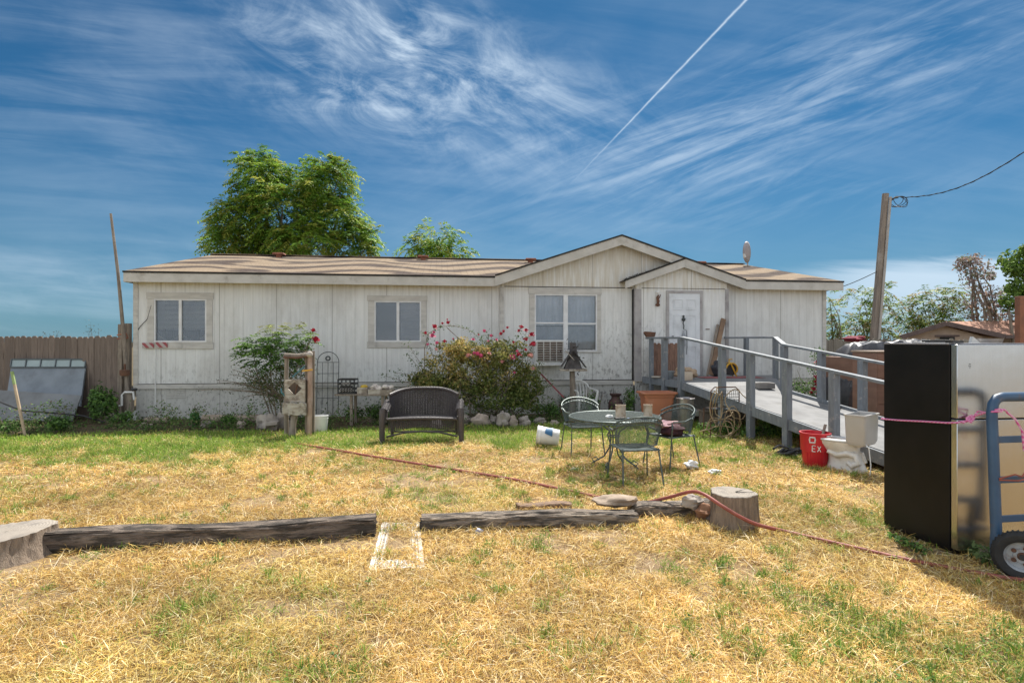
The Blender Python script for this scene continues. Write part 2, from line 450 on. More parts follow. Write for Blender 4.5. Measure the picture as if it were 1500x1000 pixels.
back_grey = sst(-.3, -2.5, Y).reshape(-1, 1); C = C * (1 - back_grey) + np.array([[.30, .29, .28]]) * back_grey  # grey ground added behind the camera for the steel doors to mirror
gr_dummy = 0
m, tt, p, o = nt('dry_lawn_soil')
at = tt.nodes.new('ShaderNodeAttribute'); at.attribute_name = 'Col'
gv = coords(tt)
g1 = noise(tt, gv, 9, 10, .7); g2 = noise(tt, coords(tt, (1, 2.4, 1), rot=(0, 0, .6)), 45, 8, .75, 1.5); g3 = noise(tt, coords(tt, (2.4, 1, 1), rot=(0, 0, .3)), 60, 8, .75, 1.5)
k = mth(tt, 'MULTIPLY', mth(tt, 'ADD', mth(tt, 'MULTIPLY', g2, .5), mth(tt, 'MULTIPLY', g3, .5)), 1.0)
c = mixc(tt, ramp(tt, k, .38, .62), (.40, .38, .34), (1.25, 1.25, 1.2))
cc = mixc(tt, 1.0, at.outputs['Color'], c, 'MULTIPLY')
cc = mixc(tt, mth(tt, 'MULTIPLY', ramp(tt, g1, .45, .7), .35), cc, (.30, .22, .13))
lk(tt, cc, p.inputs['Base Color']); p.inputs['Roughness'].default_value = .95; p.inputs['Specular IOR Level'].default_value = .15
bp = tt.nodes.new('ShaderNodeBump'); bp.inputs['Strength'].default_value = .9; bp.inputs['Distance'].default_value = .02
lk(tt, k, bp.inputs['Height']); lk(tt, bp.outputs[0], p.inputs['Normal'])
g = raw('ground', m, V, Fq, C); g['kind'] = 'structure'
g.data.polygons.foreach_set('use_smooth', [True] * len(g.data.polygons))

# ------------------------------------------------------------------ grass
def scatter(n, y0, y1, side=1.12):
    y = np.sqrt(rng.uniform(y0 * y0, y1 * y1, n)); x = rng.uniform(-.92, .92, n) * y * side
    return x, y
def blades(x, y, length, width, pitch, colr, z0=0.0, bend=.4, az=None):
    n = len(x); az = rng.uniform(0, 2 * PI, n) if az is None else az
    h = np.stack([np.cos(az), np.sin(az), np.zeros(n)], 1); s = np.stack([-np.sin(az), np.cos(az), np.zeros(n)], 1)
    up = np.array([[0, 0, 1.0]])
    b = np.stack([x, y, gz(x, y) + z0], 1)
    cp, sp = np.cos(pitch)[:, None], np.sin(pitch)[:, None]
    L = length[:, None]; W = width[:, None]
    mid = b + (h * cp + up * sp) * L * .5
    p2 = np.maximum(pitch - bend, -.25)
    tip = mid + (h * np.cos(p2)[:, None] + up * np.sin(p2)[:, None]) * L * .5
    tip[:, 2] = np.maximum(tip[:, 2], b[:, 2] + .002)
    tw = rng.uniform(-.6, .6, n)[:, None]; sd = s * np.cos(tw) + up * np.sin(tw)
    V = np.stack([b, mid + sd * W * .5, tip, mid - sd * W * .5], 1).reshape(-1, 3)
    C = np.repeat(colr, 4, 0)
    return V, np.arange(n * 4).reshape(n, 4), C
def avoid(x, y):
    k = np.ones(len(x), bool)
    k &= ~((y - .125 * x) > 11.45 + .35 * (vnoise(x, y, 1.3, 51) - .5) + .05)
    k &= ~((np.hypot(x - 2.08, y - 5.38) < .22) | (np.hypot(x + 3.95, y - 4.5) < .36))
    u = (x - 3.45) * .99 + (y - 5.27) * .13; v = (y - 5.27) * .99 - (x - 3.45) * .13
    k &= ~((u > 0) & (u < .95) & (v < 0) & (v > -.72))
    q = (y - 5.09) / .30; k &= ~((x > -1.17) & (x < -.66) & (y > 4.3) & (y < 5.3) & (rng.random(len(x)) < .04))
    return k
DRY = [(.70, .50, .17), (.64, .40, .11), (.80, .61, .28), (.52, .30, .08), (.22, .13, .06), (.94, .80, .52), (.58, .44, .11)]
DW = [.21, .17, .15, .13, .17, .10, .07]
parts = []
for (y0, y1, n, wk) in ((2.5, 4.2, 190000, .85), (4.2, 6.5, 200000, 1.1), (6.5, 9.5, 140000, 1.6), (9.5, 12.6, 50000, 2.3)):
    x, y = scatter(n, y0, y1); gg = green(x, y)
    dens = (.50 + .5 * sst(.3, .6, vnoise(x, y, 3.5, 11))) * (1 - .8 * sst(.60, .72, vnoise(x, y, 1.7, 8) * .6 + vnoise(x, y, 5, 9) * .4))
    k = avoid(x, y) & (rng.random(n) > gg * .8 * sst(4.5, 8.0, y)) & (rng.random(n) < dens); x = x[k]; y = y[k]; n = len(x)
    up = rng.random(n) < .25
    pitch = np.where(up, rng.uniform(.6, 1.4, n), np.abs(rng.normal(0, .28, n)) + .03)
    L = np.where(up, rng.uniform(.03, .08, n), rng.uniform(.06, .17, n))
    c = pal(n, DRY, DW) * (0.62 + .40 * vnoise(x, y, 1.3, 12) + .36 * vnoise(x, y, 5.5, 13))[:, None]; ol = sst(.5, .75, vnoise(x, y, .7, 14))[:, None] * .35; c = c * (1 - ol) + c * np.array([[.80, .98, .80]]) * ol
    parts.append(blades(x, y, L, rng.uniform(.0022, .0052, n) * wk, pitch, c, z0=rng.uniform(0, .018, n), bend=rng.uniform(0, .7, n)))
V, Q, C = cat(*parts)
tag(raw('dry_grass', M_GRASS, V, Q, C), 'dry golden straw grass covering most of the yard', 'grass', kind='stuff')
GRN = [(.22, .37, .035), (.30, .43, .05), (.15, .28, .03), (.42, .47, .11), (.50, .46, .17), (.11, .20, .05)]
GW = [.26, .24, .18, .14, .08, .10]
parts = []
for (y0, y1, n, wk) in ((2.5, 4.2, 60000, 1.0), (4.2, 6.5, 60000, 1.3), (6.5, 9.5, 110000, 1.7), (9.5, 12.7, 120000, 2.2)):
    x, y = scatter(n, y0, y1); gg = green(x, y)
    tuft = sst(.58, .74, vnoise(x, y, 4.5, 21) * .7 + vnoise(x, y, 1.1, 23) * .3) * .42 + .03 + .10 * sst(6.0, 8.5, y)
    k = avoid(x, y) & (rng.random(n) < np.maximum(gg * np.where(y < 7.5, .10, 1), tuft * .35) * (.35 + .9 * vnoise(x, y, 7, 31))); x = x[k]; y = y[k]; gg = gg[k]; n = len(x)
    L = rng.uniform(.035, .09, n) * (1 + .5 * (vnoise(x, y, 2, 22)))
    c = pal(n, GRN, GW)
    parts.append(blades(x, y, L, rng.uniform(.003, .005, n) * wk, rng.uniform(.7, 1.45, n), c, bend=rng.uniform(.1, .8, n)))
tcx, tcy = scatter(8200, 2.5, 9.5); gg = green(tcx, tcy); fine = vnoise(tcx, tcy, 5, 33)
k = avoid(tcx, tcy) & (rng.random(8200) < np.maximum(gg * 1.15 * sst(.3, .58, fine), .045 + .13 * sst(.55, .7, vnoise(tcx, tcy, 1.2, 34)))); tcx = tcx[k]; tcy = tcy[k]
nb = 40; tr_ = rng.uniform(.015, .055, len(tcx)); ht_ = rng.uniform(.045, .12, len(tcx)); tint = rng.uniform(0, 1, (len(tcx), 1))
X_ = np.repeat(tcx, nb) + rng.normal(size=len(tcx) * nb) * np.repeat(tr_, nb); Y_ = np.repeat(tcy, nb) + rng.normal(size=len(tcx) * nb) * np.repeat(tr_, nb)
c = pal(len(X_), GRN, GW) * .45 + np.repeat(np.array([[.07, .18, .02]]) * (1 - tint) + np.array([[.36, .42, .10]]) * tint, nb, 0) * .45
parts.append(blades(X_, Y_, np.repeat(ht_, nb) * rng.uniform(.6, 1.2, len(X_)), rng.uniform(.0035, .0065, len(X_)) * (1 + Y_ * .05), rng.uniform(.5, 1.45, len(X_)), c, bend=rng.uniform(.1, 1.0, len(X_))))
V, Q, C = cat(*parts)
tag(raw('green_grass', M_GRASS, V, Q, C), 'short green grass growing by the house and in patches', 'grass', kind='stuff')
# broad-leaf weeds in the patches
cx, cy = scatter(3400, 2.5, 9.0); gg = green(cx, cy)
k = avoid(cx, cy) & (rng.random(3400) < np.where(cy < 5.2, gg * .9 + .01, gg * .35 + .01)); cx = cx[k]; cy = cy[k]
P = []; D = []
for i in range(len(cx)):
    for j in range(rng.integers(10, 26)):
        an = rng.uniform(0, 2 * PI); r = abs(rng.normal(0, .045)); hh = rng.uniform(.005, .06)
        P.append((cx[i] + r * math.cos(an), cy[i] + r * math.sin(an), hh)); D.append((math.cos(an) * .5, math.sin(an) * .5, 1))
P = np.array(P); D = np.array(D) + rng.normal(size=P.shape) * .3; P[:, 2] += gz(P[:, 0], P[:, 1])
lv = leaves(P, D, .026, pal(len(P), [(.09, .18, .03), (.14, .25, .05), (.06, .13, .03), (.24, .34, .08)]))
tag(raw('weeds', M_LEAF, *lv), 'low leafy green weeds spread through the dry lawn', 'weeds', kind='stuff')
# leafy ground cover filling the flower bed along the house
x, y = scatter(110000, 10.2, 14.4, 1.0); d_ = y - .125 * x
k = (d_ > 11.6) & (d_ < 13.3) & ~((x > 2.9) & (y > 11.6)) & (rng.random(110000) < sst(.35, .55, vnoise(x, y, 2.1, 52)) * .9 + .08); x = x[k]; y = y[k]; n = len(x)
P = np.stack([x, y, rng.uniform(.01, 1, n) ** 1.6 * (.10 + .42 * sst(.42, .75, vnoise(x, y, 2.7, 53)))], 1)
lv = leaves(P, rng.normal(size=P.shape) * .6 + [[0, -.3, .8]], .05, pal(n, [(.05, .11, .025), (.09, .18, .035), (.13, .24, .05), (.20, .22, .08), (.10, .08, .05)]))
tag(raw('bed_plants', M_LEAF, *lv), 'low tangled green plants filling the bed along the house front', 'ground cover', kind='stuff')
# dead twigs and stalks scattered on the lawn
x, y = scatter(900, 2.6, 8); n = len(x)
V, Q, C = blades(x, y, rng.uniform(.12, .3, n), rng.uniform(.003, .006, n), rng.uniform(.05, .5, n), pal(n, [(.7, .6, .42), (.4, .28, .16), (.62, .5, .3)]), bend=rng.uniform(0, .4, n), z0=.01)
tag(raw('straw_stalks', M_GRASS, V, Q, C), 'loose pale straw stalks lying across the lawn', 'straw', kind='stuff')
# ------------------------------------------------------------------ palette
def siding(name, c1=(.73, .73, .71), streak=.5):
    m, t, p, o = nt(name)
    v = coords(t); sx = t.nodes.new('ShaderNodeSeparateXYZ'); lk(t, v, sx.inputs[0])
    n1 = noise(t, coords(t, (9, 9, .7)), 2.0, 8, .6); n2 = noise(t, coords(t, (1, 1, .5)), 1.1, 8, .7); n3 = noise(t, coords(t, (3, 3, 1.6)), 5.0, 10, .75)
    gr_ = mth(t, 'ABSOLUTE', mth(t, 'SUBTRACT', mth(t, 'FRACT', mth(t, 'MULTIPLY', sx.outputs[0], 1 / .203)), .5))
    groove = ramp(t, gr_, .035, .012)
    c = mixc(t, ramp(t, n1, .3, .7), c1, tuple(x * .88 for x in c1))
    c = mixc(t, mth(t, 'MULTIPLY', ramp(t, n2, .45, .7), .45), c, (.45, .43, .40))
    sp_ = mth(t, 'ABSOLUTE', mth(t, 'SUBTRACT', mth(t, 'FRACT', mth(t, 'MULTIPLY', sx.outputs[0], 1 / 1.218)), .5))
    seam_ = ramp(t, sp_, .012, .004); c = mixc(t, mth(t, 'MULTIPLY', seam_, .55), c, (.22, .20, .18))
    n5 = noise(t, coords(t, (14, 14, .25)), 1.0, 4, .6); c = mixc(t, mth(t, 'MULTIPLY', ramp(t, n5, .62, .72), mth(t, 'MULTIPLY', ramp(t, n2, .4, .6), .35)), c, (.30, .28, .25))
    # grime band near the bottom and soot-like mould specks
    low = ramp(t, sx.outputs[2], 1.5, .8); patch = mth(t, 'MULTIPLY', ramp(t, sx.outputs[0], 9.9, 10.6), ramp(t, sx.outputs[0], 13.0, 12.2))
    mold = mth(t, 'MULTIPLY', ramp(t, n3, .5, .62), mth(t, 'ADD', mth(t, 'MULTIPLY', low, .40), mth(t, 'MULTIPLY', mth(t, 'MULTIPLY', patch, ramp(t, sx.outputs[2], 2.7, 1.6)), .5)), clamp=True)
    c = mixc(t, mth(t, 'MULTIPLY', mold, streak * 1.6), c, (.17, .16, .15))
    top = mth(t, 'MULTIPLY', ramp(t, sx.outputs[2], 2.85, 3.02), .35)  # warm bounce light under the eave, painted into the siding colour
    c = mixc(t, mth(t, 'MULTIPLY', top, ramp(t, n1, .3, .6)), c, (.50, .40, .22))
    c = mixc(t, mth(t, 'MULTIPLY', groove, .30), c, (.36, .34, .31))
    lk(t, c, p.inputs['Base Color']); p.inputs['Roughness'].default_value = .8; p.inputs['Specular IOR Level'].default_value = .25
    b = t.nodes.new('ShaderNodeBump'); b.inputs['Strength'].default_value = .5; b.inputs['Distance'].default_value = .006
    lk(t, mth(t, 'SUBTRACT', mth(t, 'MULTIPLY', n1, .35), groove), b.inputs['Height']); lk(t, b.outputs[0], p.inputs['Normal'])
    return m
M_SIDE = siding('painted_siding')
M_TRIM = mat('weathered_trim', (.56, .54, .50), (.44, .42, .39), 3, .75, bump=.3, stretch=(1, 4, 4), stain=(.22, .21, .20), sscale=3.5, samt=.5, slo=.55, shi=.7, sstretch=(1, 1, .6))
M_FASC = mat('fascia_board', (.54, .52, .48), (.44, .42, .38), 2.5, .8, bump=.25, stain=(.25, .22, .18), sscale=4, samt=.5, slo=.55, shi=.72)
M_CORNER = mat('grey_corner_board', (.40, .38, .37), (.30, .28, .28), 4, .8, bump=.3, stain=(.16, .15, .14), samt=.5)
M_DARKGAP = mat('dark_shadow_gap', (.05, .047, .045), (.03, .03, .028), 4, .95, spec=.1)
M_SASH = mat('window_sash', (.72, .72, .72), (.60, .60, .60), 5, .5)
M_DOORM = mat('door_paint', (.68, .70, .72), (.60, .62, .64), 3, .5, stain=(.38, .38, .38), samt=.35, sscale=3)
M_WD = mat('grey_wood', (.30, .25, .20), (.18, .145, .115), 3, .85, bump=.7, stretch=(8, 8, 1), stain=(.10, .08, .07), sscale=2.5, samt=.6)
M_WDX = mat('grey_timber', (.34, .27, .21), (.17, .13, .105), 3, .9, bump=1.0, stretch=(1, 9, 9), stain=(.045, .038, .03), sscale=3.2, samt=.85, slo=.42, shi=.56, bdist=.04, sstretch=(1, 3, 6))
M_BLACK = mat('black_plastic', (.02, .02, .022), (.03, .03, .03), 6, .5)
M_RUST = mat('rusty_iron', (.16, .07, .04), (.08, .045, .03), 9, .85, bump=.4, stain=(.25, .11, .05), samt=.6)
M_IRON = mat('dark_iron', (.045, .055, .055), (.09, .10, .10), 14, .5, metal=.3, stain=(.16, .16, .15), sscale=25, samt=.5)
M_WHITE = mat('white_plastic', (.74, .74, .72), (.64, .64, .62), 5, .45, stain=(.35, .32, .27), samt=.35, sscale=6)
M_STONE = mat('field_stone', (.38, .33, .28), (.23, .20, .18), 5, .9, bump=.8, bscale=14, stain=(.12, .11, .10), samt=.5, sscale=5, bdist=.02)

# roof with weather-banded shingles
def mul_(a_, b_): return mth(a_.node.id_data, 'MULTIPLY', a_, b_)
def roofmat():
    m, t, p, o = nt('weathered_shingles')
    cx = t.nodes.new('ShaderNodeSeparateXYZ'); lk(t, coords(t), cx.inputs[0])
    big = noise(t, coords(t, (.16, .35, 1)), 1.5, 3, .5)
    bend = mth(t, 'SINE', mth(t, 'ADD', mth(t, 'MULTIPLY', cx.outputs[0], 1.55), mth(t, 'MULTIPLY', big, 7.0)))
    ph = mth(t, 'ADD', mth(t, 'MULTIPLY', cx.outputs[1], 4.2), mth(t, 'ADD', mth(t, 'MULTIPLY', bend, 2.6), mth(t, 'MULTIPLY', big, 14.0)))
    band = mth(t, 'ADD', mth(t, 'MULTIPLY', mth(t, 'SINE', ph), .5), .5)
    n = noise(t, coords(t, (1, 3, 1)), 2.2, 9, .7); n2 = noise(t, coords(t), 60, 4, .7)
    br = t.nodes.new('ShaderNodeTexBrick'); br.inputs['Scale'].default_value = 1; br.inputs['Brick Width'].default_value = .3; br.inputs['Row Height'].default_value = .14
    br.inputs['Mortar Size'].default_value = .008; br.inputs['Color1'].default_value = (1, 1, 1, 1); br.inputs['Color2'].default_value = (.84, .82, .80, 1); br.inputs['Mortar'].default_value = (.62, .6, .58, 1)
    lk(t, coords(t), br.inputs[0])
    c = mixc(t, ramp(t, band, .30, .85), (.30, .23, .16), (.075, .056, .048))
    c = mixc(t, mul_(ramp(t, n, .48, .70), .6), c, (.30, .26, .21))
    c = mixc(t, mth(t, 'MULTIPLY', ramp(t, n2, .4, .7), .35), c, (.18, .15, .13))
    c = mixc(t, 1.0, c, br.outputs[0], 'MULTIPLY')
    lk(t, c, p.inputs['Base Color']); p.inputs['Roughness'].default_value = .95; p.inputs['Specular IOR Level'].default_value = .1
    b = t.nodes.new('ShaderNodeBump'); b.inputs['Strength'].default_value = .6; b.inputs['Distance'].default_value = .01
    lk(t, mth(t, 'ADD', br.outputs['Fac'], n2), b.inputs['Height']); b.invert = True; lk(t, b.outputs[0], p.inputs['Normal'])
    return m
M_ROOF = roofmat()
def glassmat(name, tint=(.86, .88, .90), refl=.07):
    m, t, p, o = nt(name)
    tr = t.nodes.new('ShaderNodeBsdfTransparent'); tr.inputs[0].default_value = rgb(tint)
    gl = t.nodes.new('ShaderNodeBsdfGlossy'); gl.inputs[0].default_value = (.8, .85, .9, 1); gl.inputs[1].default_value = .03
    b = t.nodes.new('ShaderNodeBump'); b.inputs['Strength'].default_value = .08; b.inputs['Distance'].default_value = .01
    lk(t, noise(t, coords(t), 1.5, 2), b.inputs['Height']); lk(t, b.outputs[0], gl.inputs['Normal'])
    fr = t.nodes.new('ShaderNodeFresnel'); fr.inputs[0].default_value = 1.5
    mx = t.nodes.new('ShaderNodeMixShader'); lk(t, mth(t, 'ADD', fr.outputs[0], refl - .04, clamp=True), mx.inputs[0])
    lk(t, tr.outputs[0], mx.inputs[1]); lk(t, gl.outputs[0], mx.inputs[2]); lk(t, mx.outputs[0], o.inputs[0])
    return m
M_GLASS = glassmat('window_glass')

# ------------------------------------------------------------------ the house (local x along the front, y into the house)
LEN = 16.72
house = thing('manufactured_house', 'long weathered off-white house with a tan shingle roof and two nested front gables', 'house', HO, HA)
ZE, ZR, DR = 3.23, 4.28, 4.7
sl = HP(725, 405, 0)[0]; sp, zp = HP(910, 346, 0); sr = HP(1091, 412, 0)[0]; ze = ZE
sWL = .06; sWR = LEN - .27
s733 = HP(735, 500, .22)[0]; s930 = HP(931, 500, .08)[0]; s1063 = HP(1065, 500, .08)[0]
ZB = .78
def win_rect(x0, x1, y0, y1, d=.25):
    a0, z0 = HP(x0, y1, d); a1, z1 = HP(x1, y0, d); zc = HP((x0 + x1) / 2, y0, d)[1]; zd = HP((x0 + x1) / 2, y1, d)[1]
    return a0, a1, zd, zc
W1 = win_rect(226, 303, 438, 501); W2 = win_rect(548.5, 617, 441, 500.5); W3 = win_rect(783, 874.5, 431, 514.5, .22)
mk = MB()
def wall_panels(mk, s0, s1, z0, z1, d, holes, th=.10):
    xs = sorted({s0, s1} | {h[0] for h in holes} | {h[1] for h in holes})
    for a0, a1 in zip(xs, xs[1:]):
        hs = [h for h in holes if h[0] <= a0 + 1e-6 and h[1] >= a1 - 1e-6]
        if not hs: mk.bb(a0, a1, d, d + th, z0, z1)
        else:
            mk.bb(a0, a1, d, d + th, z0, hs[0][2]); mk.bb(a0, a1, d, d + th, hs[0][3], z1)
wall_panels(mk, sWL, s733, ZB, 3.16, .25, [W1, W2])
wall_panels(mk, s733, s930 + .05, ZB, 3.02, .22, [W3])
mk.bb(s1063 + .03, sWR, .25, .35, ZB, 3.16)
mk.bb(sWL, sWL + .1, .35, 8.9, ZB, 3.2); mk.bb(sWR - .1, sWR, .35, 8.9, ZB, 3.2); mk.bb(sWL + .1, sWR - .1, 8.8, 8.9, ZB, 3.2)
for s in (sWL + .01, sWR - .11):   # end gables
    mk.add([(s, .26, 3.2), (s + .1, .26, 3.2), (s + .1, 9.14, 3.2), (s, 9.14, 3.2), (s, 4.7, 4.22), (s + .1, 4.7, 4.22)], [(0, 4, 3), (1, 2, 5), (0, 1, 5, 4), (3, 4, 5, 2)])
mk.build('wall', M_SIDE, house)
# gable siding above the big window, entry bay
mg = (zp - .18 - 3.02) / (sp - sl)
def rake_z(s): return zp - (zp - ze) / (sp - sl) * (sp - s) if s < sp else zp - (zp - ze - .01) / (sr - sp) * (s - sp)
g_ = MB().pxz([(s733, 3.023), (s930 + .05, 3.023), (s1063 + .03, 3.023), (s1063 + .03, rake_z(s1063) - .02), (sp, zp - .03), (s733, rake_z(s733) - .02)], .219, .32)
g_.build('gable_wall', M_SIDE, house)
sa, za = HP(1003, 379, -.03); sls, zls = HP(915, 410.5, -.03)
e_ = MB().pxz([(s930, ZB - .02), (s1063, ZB - .02), (s1063, rake_z(s1063) - .05), (sa, za - .04), (s930, zls + .06)], .08, .212)
e_.build('entry_wall', M_SIDE, house)
# trim: belly band, corners, battens
tr = MB()
tr.bb(sWL - .01, s733 - .05, .232, .249, ZB - .1, ZB - .005); tr.bb(s733 + .05, s930 - .02, .205, .217, ZB - .1, ZB + .0); tr.bb(s1063 + .06, sWR + .01, .232, .249, ZB - .1, ZB - .005)
tr.bb(sWL - .012, sWL + .085, .228, .262, ZB + .002, 3.02); tr.bb(sWR - .085, sWR + .012, .228, .262, ZB + .002, 3.02); tr.bb(s733 - .05, s733 + .045, .190, .246, ZB + .002, 3.0)
tr.split('corner_trim', M_TRIM, house)
tr = MB(); tr.bb(s930 - .022, s930 + .14, .062, .215, ZB - .02, 2.98); tr.bb(s1063 - .05, s1063 + .035, .058, .245, ZB - .02, 3.0); tr.split('entry_corner_board', M_CORNER, house)
tr = MB(); tr.bb(s733 + .06, s930 - .03, .214, .2188, 3.012, 3.03); tr.bb(s930 + .15, s1063 - .06, .074, .0795, 3.0, 3.012)
for px in (260, 600, 820): pass
tr.bb(s930 - .045, s930 - .024, .15, .2185, ZB, 2.98); tr.split('seam_and_shadow', M_DARKGAP, house)  # upright dark strip paints the shadow in the corner beside the entry wall
# window header trims
def window(nm, R, px, d, sashes, th=.03, sill=True, ac=None):
    a0, a1, z0, z1 = R
    T = MB(); tw = (px[1] - px[0])
    b0, b1, y0, y1 = px
    o0, _ = HP(b0, 470, d); o1, _ = HP(b1, 470, d); zt = HP((b0 + b1) / 2, y0, d)[1]; zb = HP((b0 + b1) / 2, y1, d)[1]
    T.bb(o0, o1, d - .022, d - .001, z1, zt); T.bb(o0, o1, d - .022, d - .001, zb, z0)
    T.bb(o0 + .02, a0, d - .019, d - .001, z0 + .002, z1 - .002); T.bb(a1, o1 - .02, d - .019, d - .001, z0 + .002, z1 - .002)
    wdw = T.build('window', M_TRIM, house, bevel=.003)
    fr = MB(); q = .032
    fr.bb(a0, a1, d - .015, d + .05, z1 - q, z1); fr.bb(a0, a1, d - .015, d + .05, z0, z0 + q)
    fr.bb(a0, a0 + q, d - .014, d + .05, z0 + q, z1 - q); fr.bb(a1 - q, a1, d - .014, d + .05, z0 + q, z1 - q)
    for s in sashes:
        if s[0] == 'v': fr.bb(s[1] - s[2], s[1] + s[2], d - .012, d + .045, z0 + q, z1 - q)
        else: fr.bb(s[2], s[3], d - .010, d + .04, s[1] - .018, s[1] + .018)
    fr.build('frame', M_SASH, wdw, bevel=.003)
    MB().bb(a0 + q * .5, a1 - q * .5, d + .028, d + .032, z0 + q * .5, z1 - q * .5).build('pane', M_GLASS, wdw)
    # reveal behind
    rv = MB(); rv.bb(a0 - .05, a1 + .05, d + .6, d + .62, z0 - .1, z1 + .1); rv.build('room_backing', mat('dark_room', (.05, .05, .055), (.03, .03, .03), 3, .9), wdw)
    return wdw, (a0, a1, z0, z1)
M_BLIND = mat('blind_fabric', (.66, .64, .70), (.52, .50, .57), 2, .8, stain=(.36, .34, .40), samt=.5)
M_CURT = mat('pale_curtain', (.74, .76, .80), (.58, .60, .65), 1.6, .85, stretch=(6, 6, 1), stain=(.24, .24, .26), samt=.5)
m1 = HP(264.3, 470)[0]; w1, R = window('w', W1, (215, 313, 428.5, 511), .25, [('v', m1, .03)])
def blind(R, d, par, mt, s0=None, s1=None, z0=None, swag=False):
    a0, a1, b0, b1 = R; a0 = s0 if s0 is not None else a0; a1 = s1 if s1 is not None else a1; b0 = z0 if z0 is not None else b0
    k = MB(); zz = b0 + .04
    n = int((b1 - b0) / .028)
    for i in range(n):
        z = b0 + .03 + i * .028; k.bar((a0 + .03, d + .1, z), (a1 - .03, d + .1, z), .024, .003, up=(0, .55, 1))
    k.build('blind', mt, par)
blind(R, .25, w1, mat('pale_blind', (.85, .84, .88), (.70, .69, .74), 2, .8, stain=(.5, .48, .54), samt=.5))
# bunched curtain swags at the foot of the left window
sw = MB()
for c0, c1 in ((W1[0] + .04, m1 - .02), (m1 + .02, W1[1] - .04)):
    sw.solid(lambda u, v, c0=c0, c1=c1: (c0 + (c1 - c0) * u, .31 + .01 * math.sin(u * 40), W1[2] + .05 + .22 * v + .18 * (abs(u - .5) * 2) ** 2 * (1 - v) * .9), 24, 4, .006)
sw.build('curtain', mat('grey_curtain', (.12, .12, .14), (.07, .07, .08), 3, .9), w1)
m2 = HP(583, 470)[0]; w2, R = window('w', W2, (538, 626, 433, 509), .25, [('v', m2, .032)])
blind(R, .25, w2, M_BLIND, s0=m2 + .02); 
M_DBL = mat('dark_blind', (.07, .065, .06), (.04, .035, .03), 2, .8); blind(R, .25, w2, M_DBL, s1=m2 - .01)
k = MB(); k.bb(W2[0] + .02, m2 - .02, .30, .305, W2[2], W2[3]); k.build('dark_screen', M_DARKGAP, w2)
ma = HP(828.5, 470, .22)[0]; mb_ = HP(827.5, 470, .22)[0]
zmid = HP(805, 473, .22)[1]; zmid2 = HP(853, 474, .22)[1]
w3, R = window('w', W3, (774, 881, 421.5, 516.5), .22, [('v', ma, .055), ('h', zmid, W3[0], ma - .05), ('h', zmid2, ma + .05, W3[1])])
ct = MB(); ct.solid(lambda u, v: (W3[0] + .02 + (W3[1] - W3[0] - .04) * u, .36 + .012 * math.sin(u * 60), W3[2] + .62 + (W3[3] - W3[2] - .6) * v), 60, 2, .004)
ct.build('curtain', M_CURT, w3)
ct = MB(); ct.solid(lambda u, v: (W3[0] + .02 + (W3[1] - W3[0] - .04) * u, .42 + .01 * math.sin(u * 45), W3[2] + .05 + .55 * v), 60, 2, .004)
ct.build('lower_curtain', mat('dim_curtain', (.46, .48, .50), (.26, .27, .29), 2, .9), w3)
# front door
dx0, dz0 = HP(979.5, 548, .08); dx1, _ = HP(1024.5, 548, .08); dzt = HP(1002, 430, .08)[1]; dzb = .90
fr = MB(); q = .07
fr.bb(dx0 - q, dx0, .045, .079, dzb, dzt); fr.bb(dx1, dx1 + q, .045, .079, dzb, dzt); fr.bb(dx0 - q, dx1 + q, .042, .079, dzt, dzt + q)
door = MB().bb(dx0, dx1, .052, .078, dzb, dzt); dw = dx1 - dx0; dh = dzt - dzb
for cx_, rows in ((.29, 0), (.71, 0)):
    for z0_, z1_ in ((.08, .36), (.42, .74), (.80, .93)):
        c = dx0 + dw * cx_; hw = dw * .16
        a0, a1, b0, b1 = c - hw, c + hw, dzb + dh * z0_, dzb + dh * z1_
        for r in ((a0, a1, b0, b0 + .018), (a0, a1, b1 - .018, b1), (a0, a0 + .018, b0 + .018, b1 - .018), (a1 - .018, a1, b0 + .018, b1 - .018)):
            door.bb(r[0], r[1], .043, .0515, r[2], r[3])
        door.bb(a0 + .04, a1 - .04, .046, .0518, b0 + .04, b1 - .04)
dr = door.build('door', M_DOORM, house, bevel=.004)
fr.build('door_frame', M_CORNER, dr, bevel=.004)
MB().lathe([(.0, 0), (.022, .0), (.022, .008), (.012, .02), (.028, .04), (.028, .06), (.012, .072), (0, .073)], 12).build('door_knob', M_BLACK, dr, loc=(dx0 + .07, .043, 1.83)).rotation_euler = (PI / 2, 0, 0)
# roof slabs
def slab(name, pts, th=.035, m=M_ROOF, par=house):
    k = MB(); n = len(pts); k.add([p for p in pts] + [(p[0], p[1], p[2] - th) for p in pts], [tuple(range(n)), tuple(range(2 * n - 1, n - 1, -1))] + [(i, n + i, n + (i + 1) % n, (i + 1) % n) for i in range(n)])
    return k.build(name, m, par)
ytop = (zp + .034 - ZE) / ((ZR - ZE) / (DR + .03)) - .03
roof = slab('roof', [(-.02, -.03, ZE + .0), (sl + .01, -.03, ZE), (sp, ytop - .15, ZE + (ytop - .12) * (ZR - ZE) / (DR + .03)), (sr - .01, -.03, ZE), (LEN + .02, -.03, ZE), (LEN + .02, DR, ZR), (-.02, DR, ZR)])
slab('rear_roof', [(-.02, DR, ZR), (LEN + .02, DR, ZR), (LEN + .02, 9.43, ZE), (-.02, 9.43, ZE)])
slab('gable_roof', [(sl - .0, -.05, ze + .034), (sp, -.05, zp + .034), (sp, ytop, zp + .034)])
slab('gable_roof', [(sp, -.05, zp + .034), (sr + .0, -.05, ze + .02), (sp, ytop, zp + .034)])
slab('entry_roof', [(sls - .05, -.09, zls - .012), (sa, -.09, za + .012), (sa, .22, za + .012), (sls - .05, .22, zls - .012)], .03)
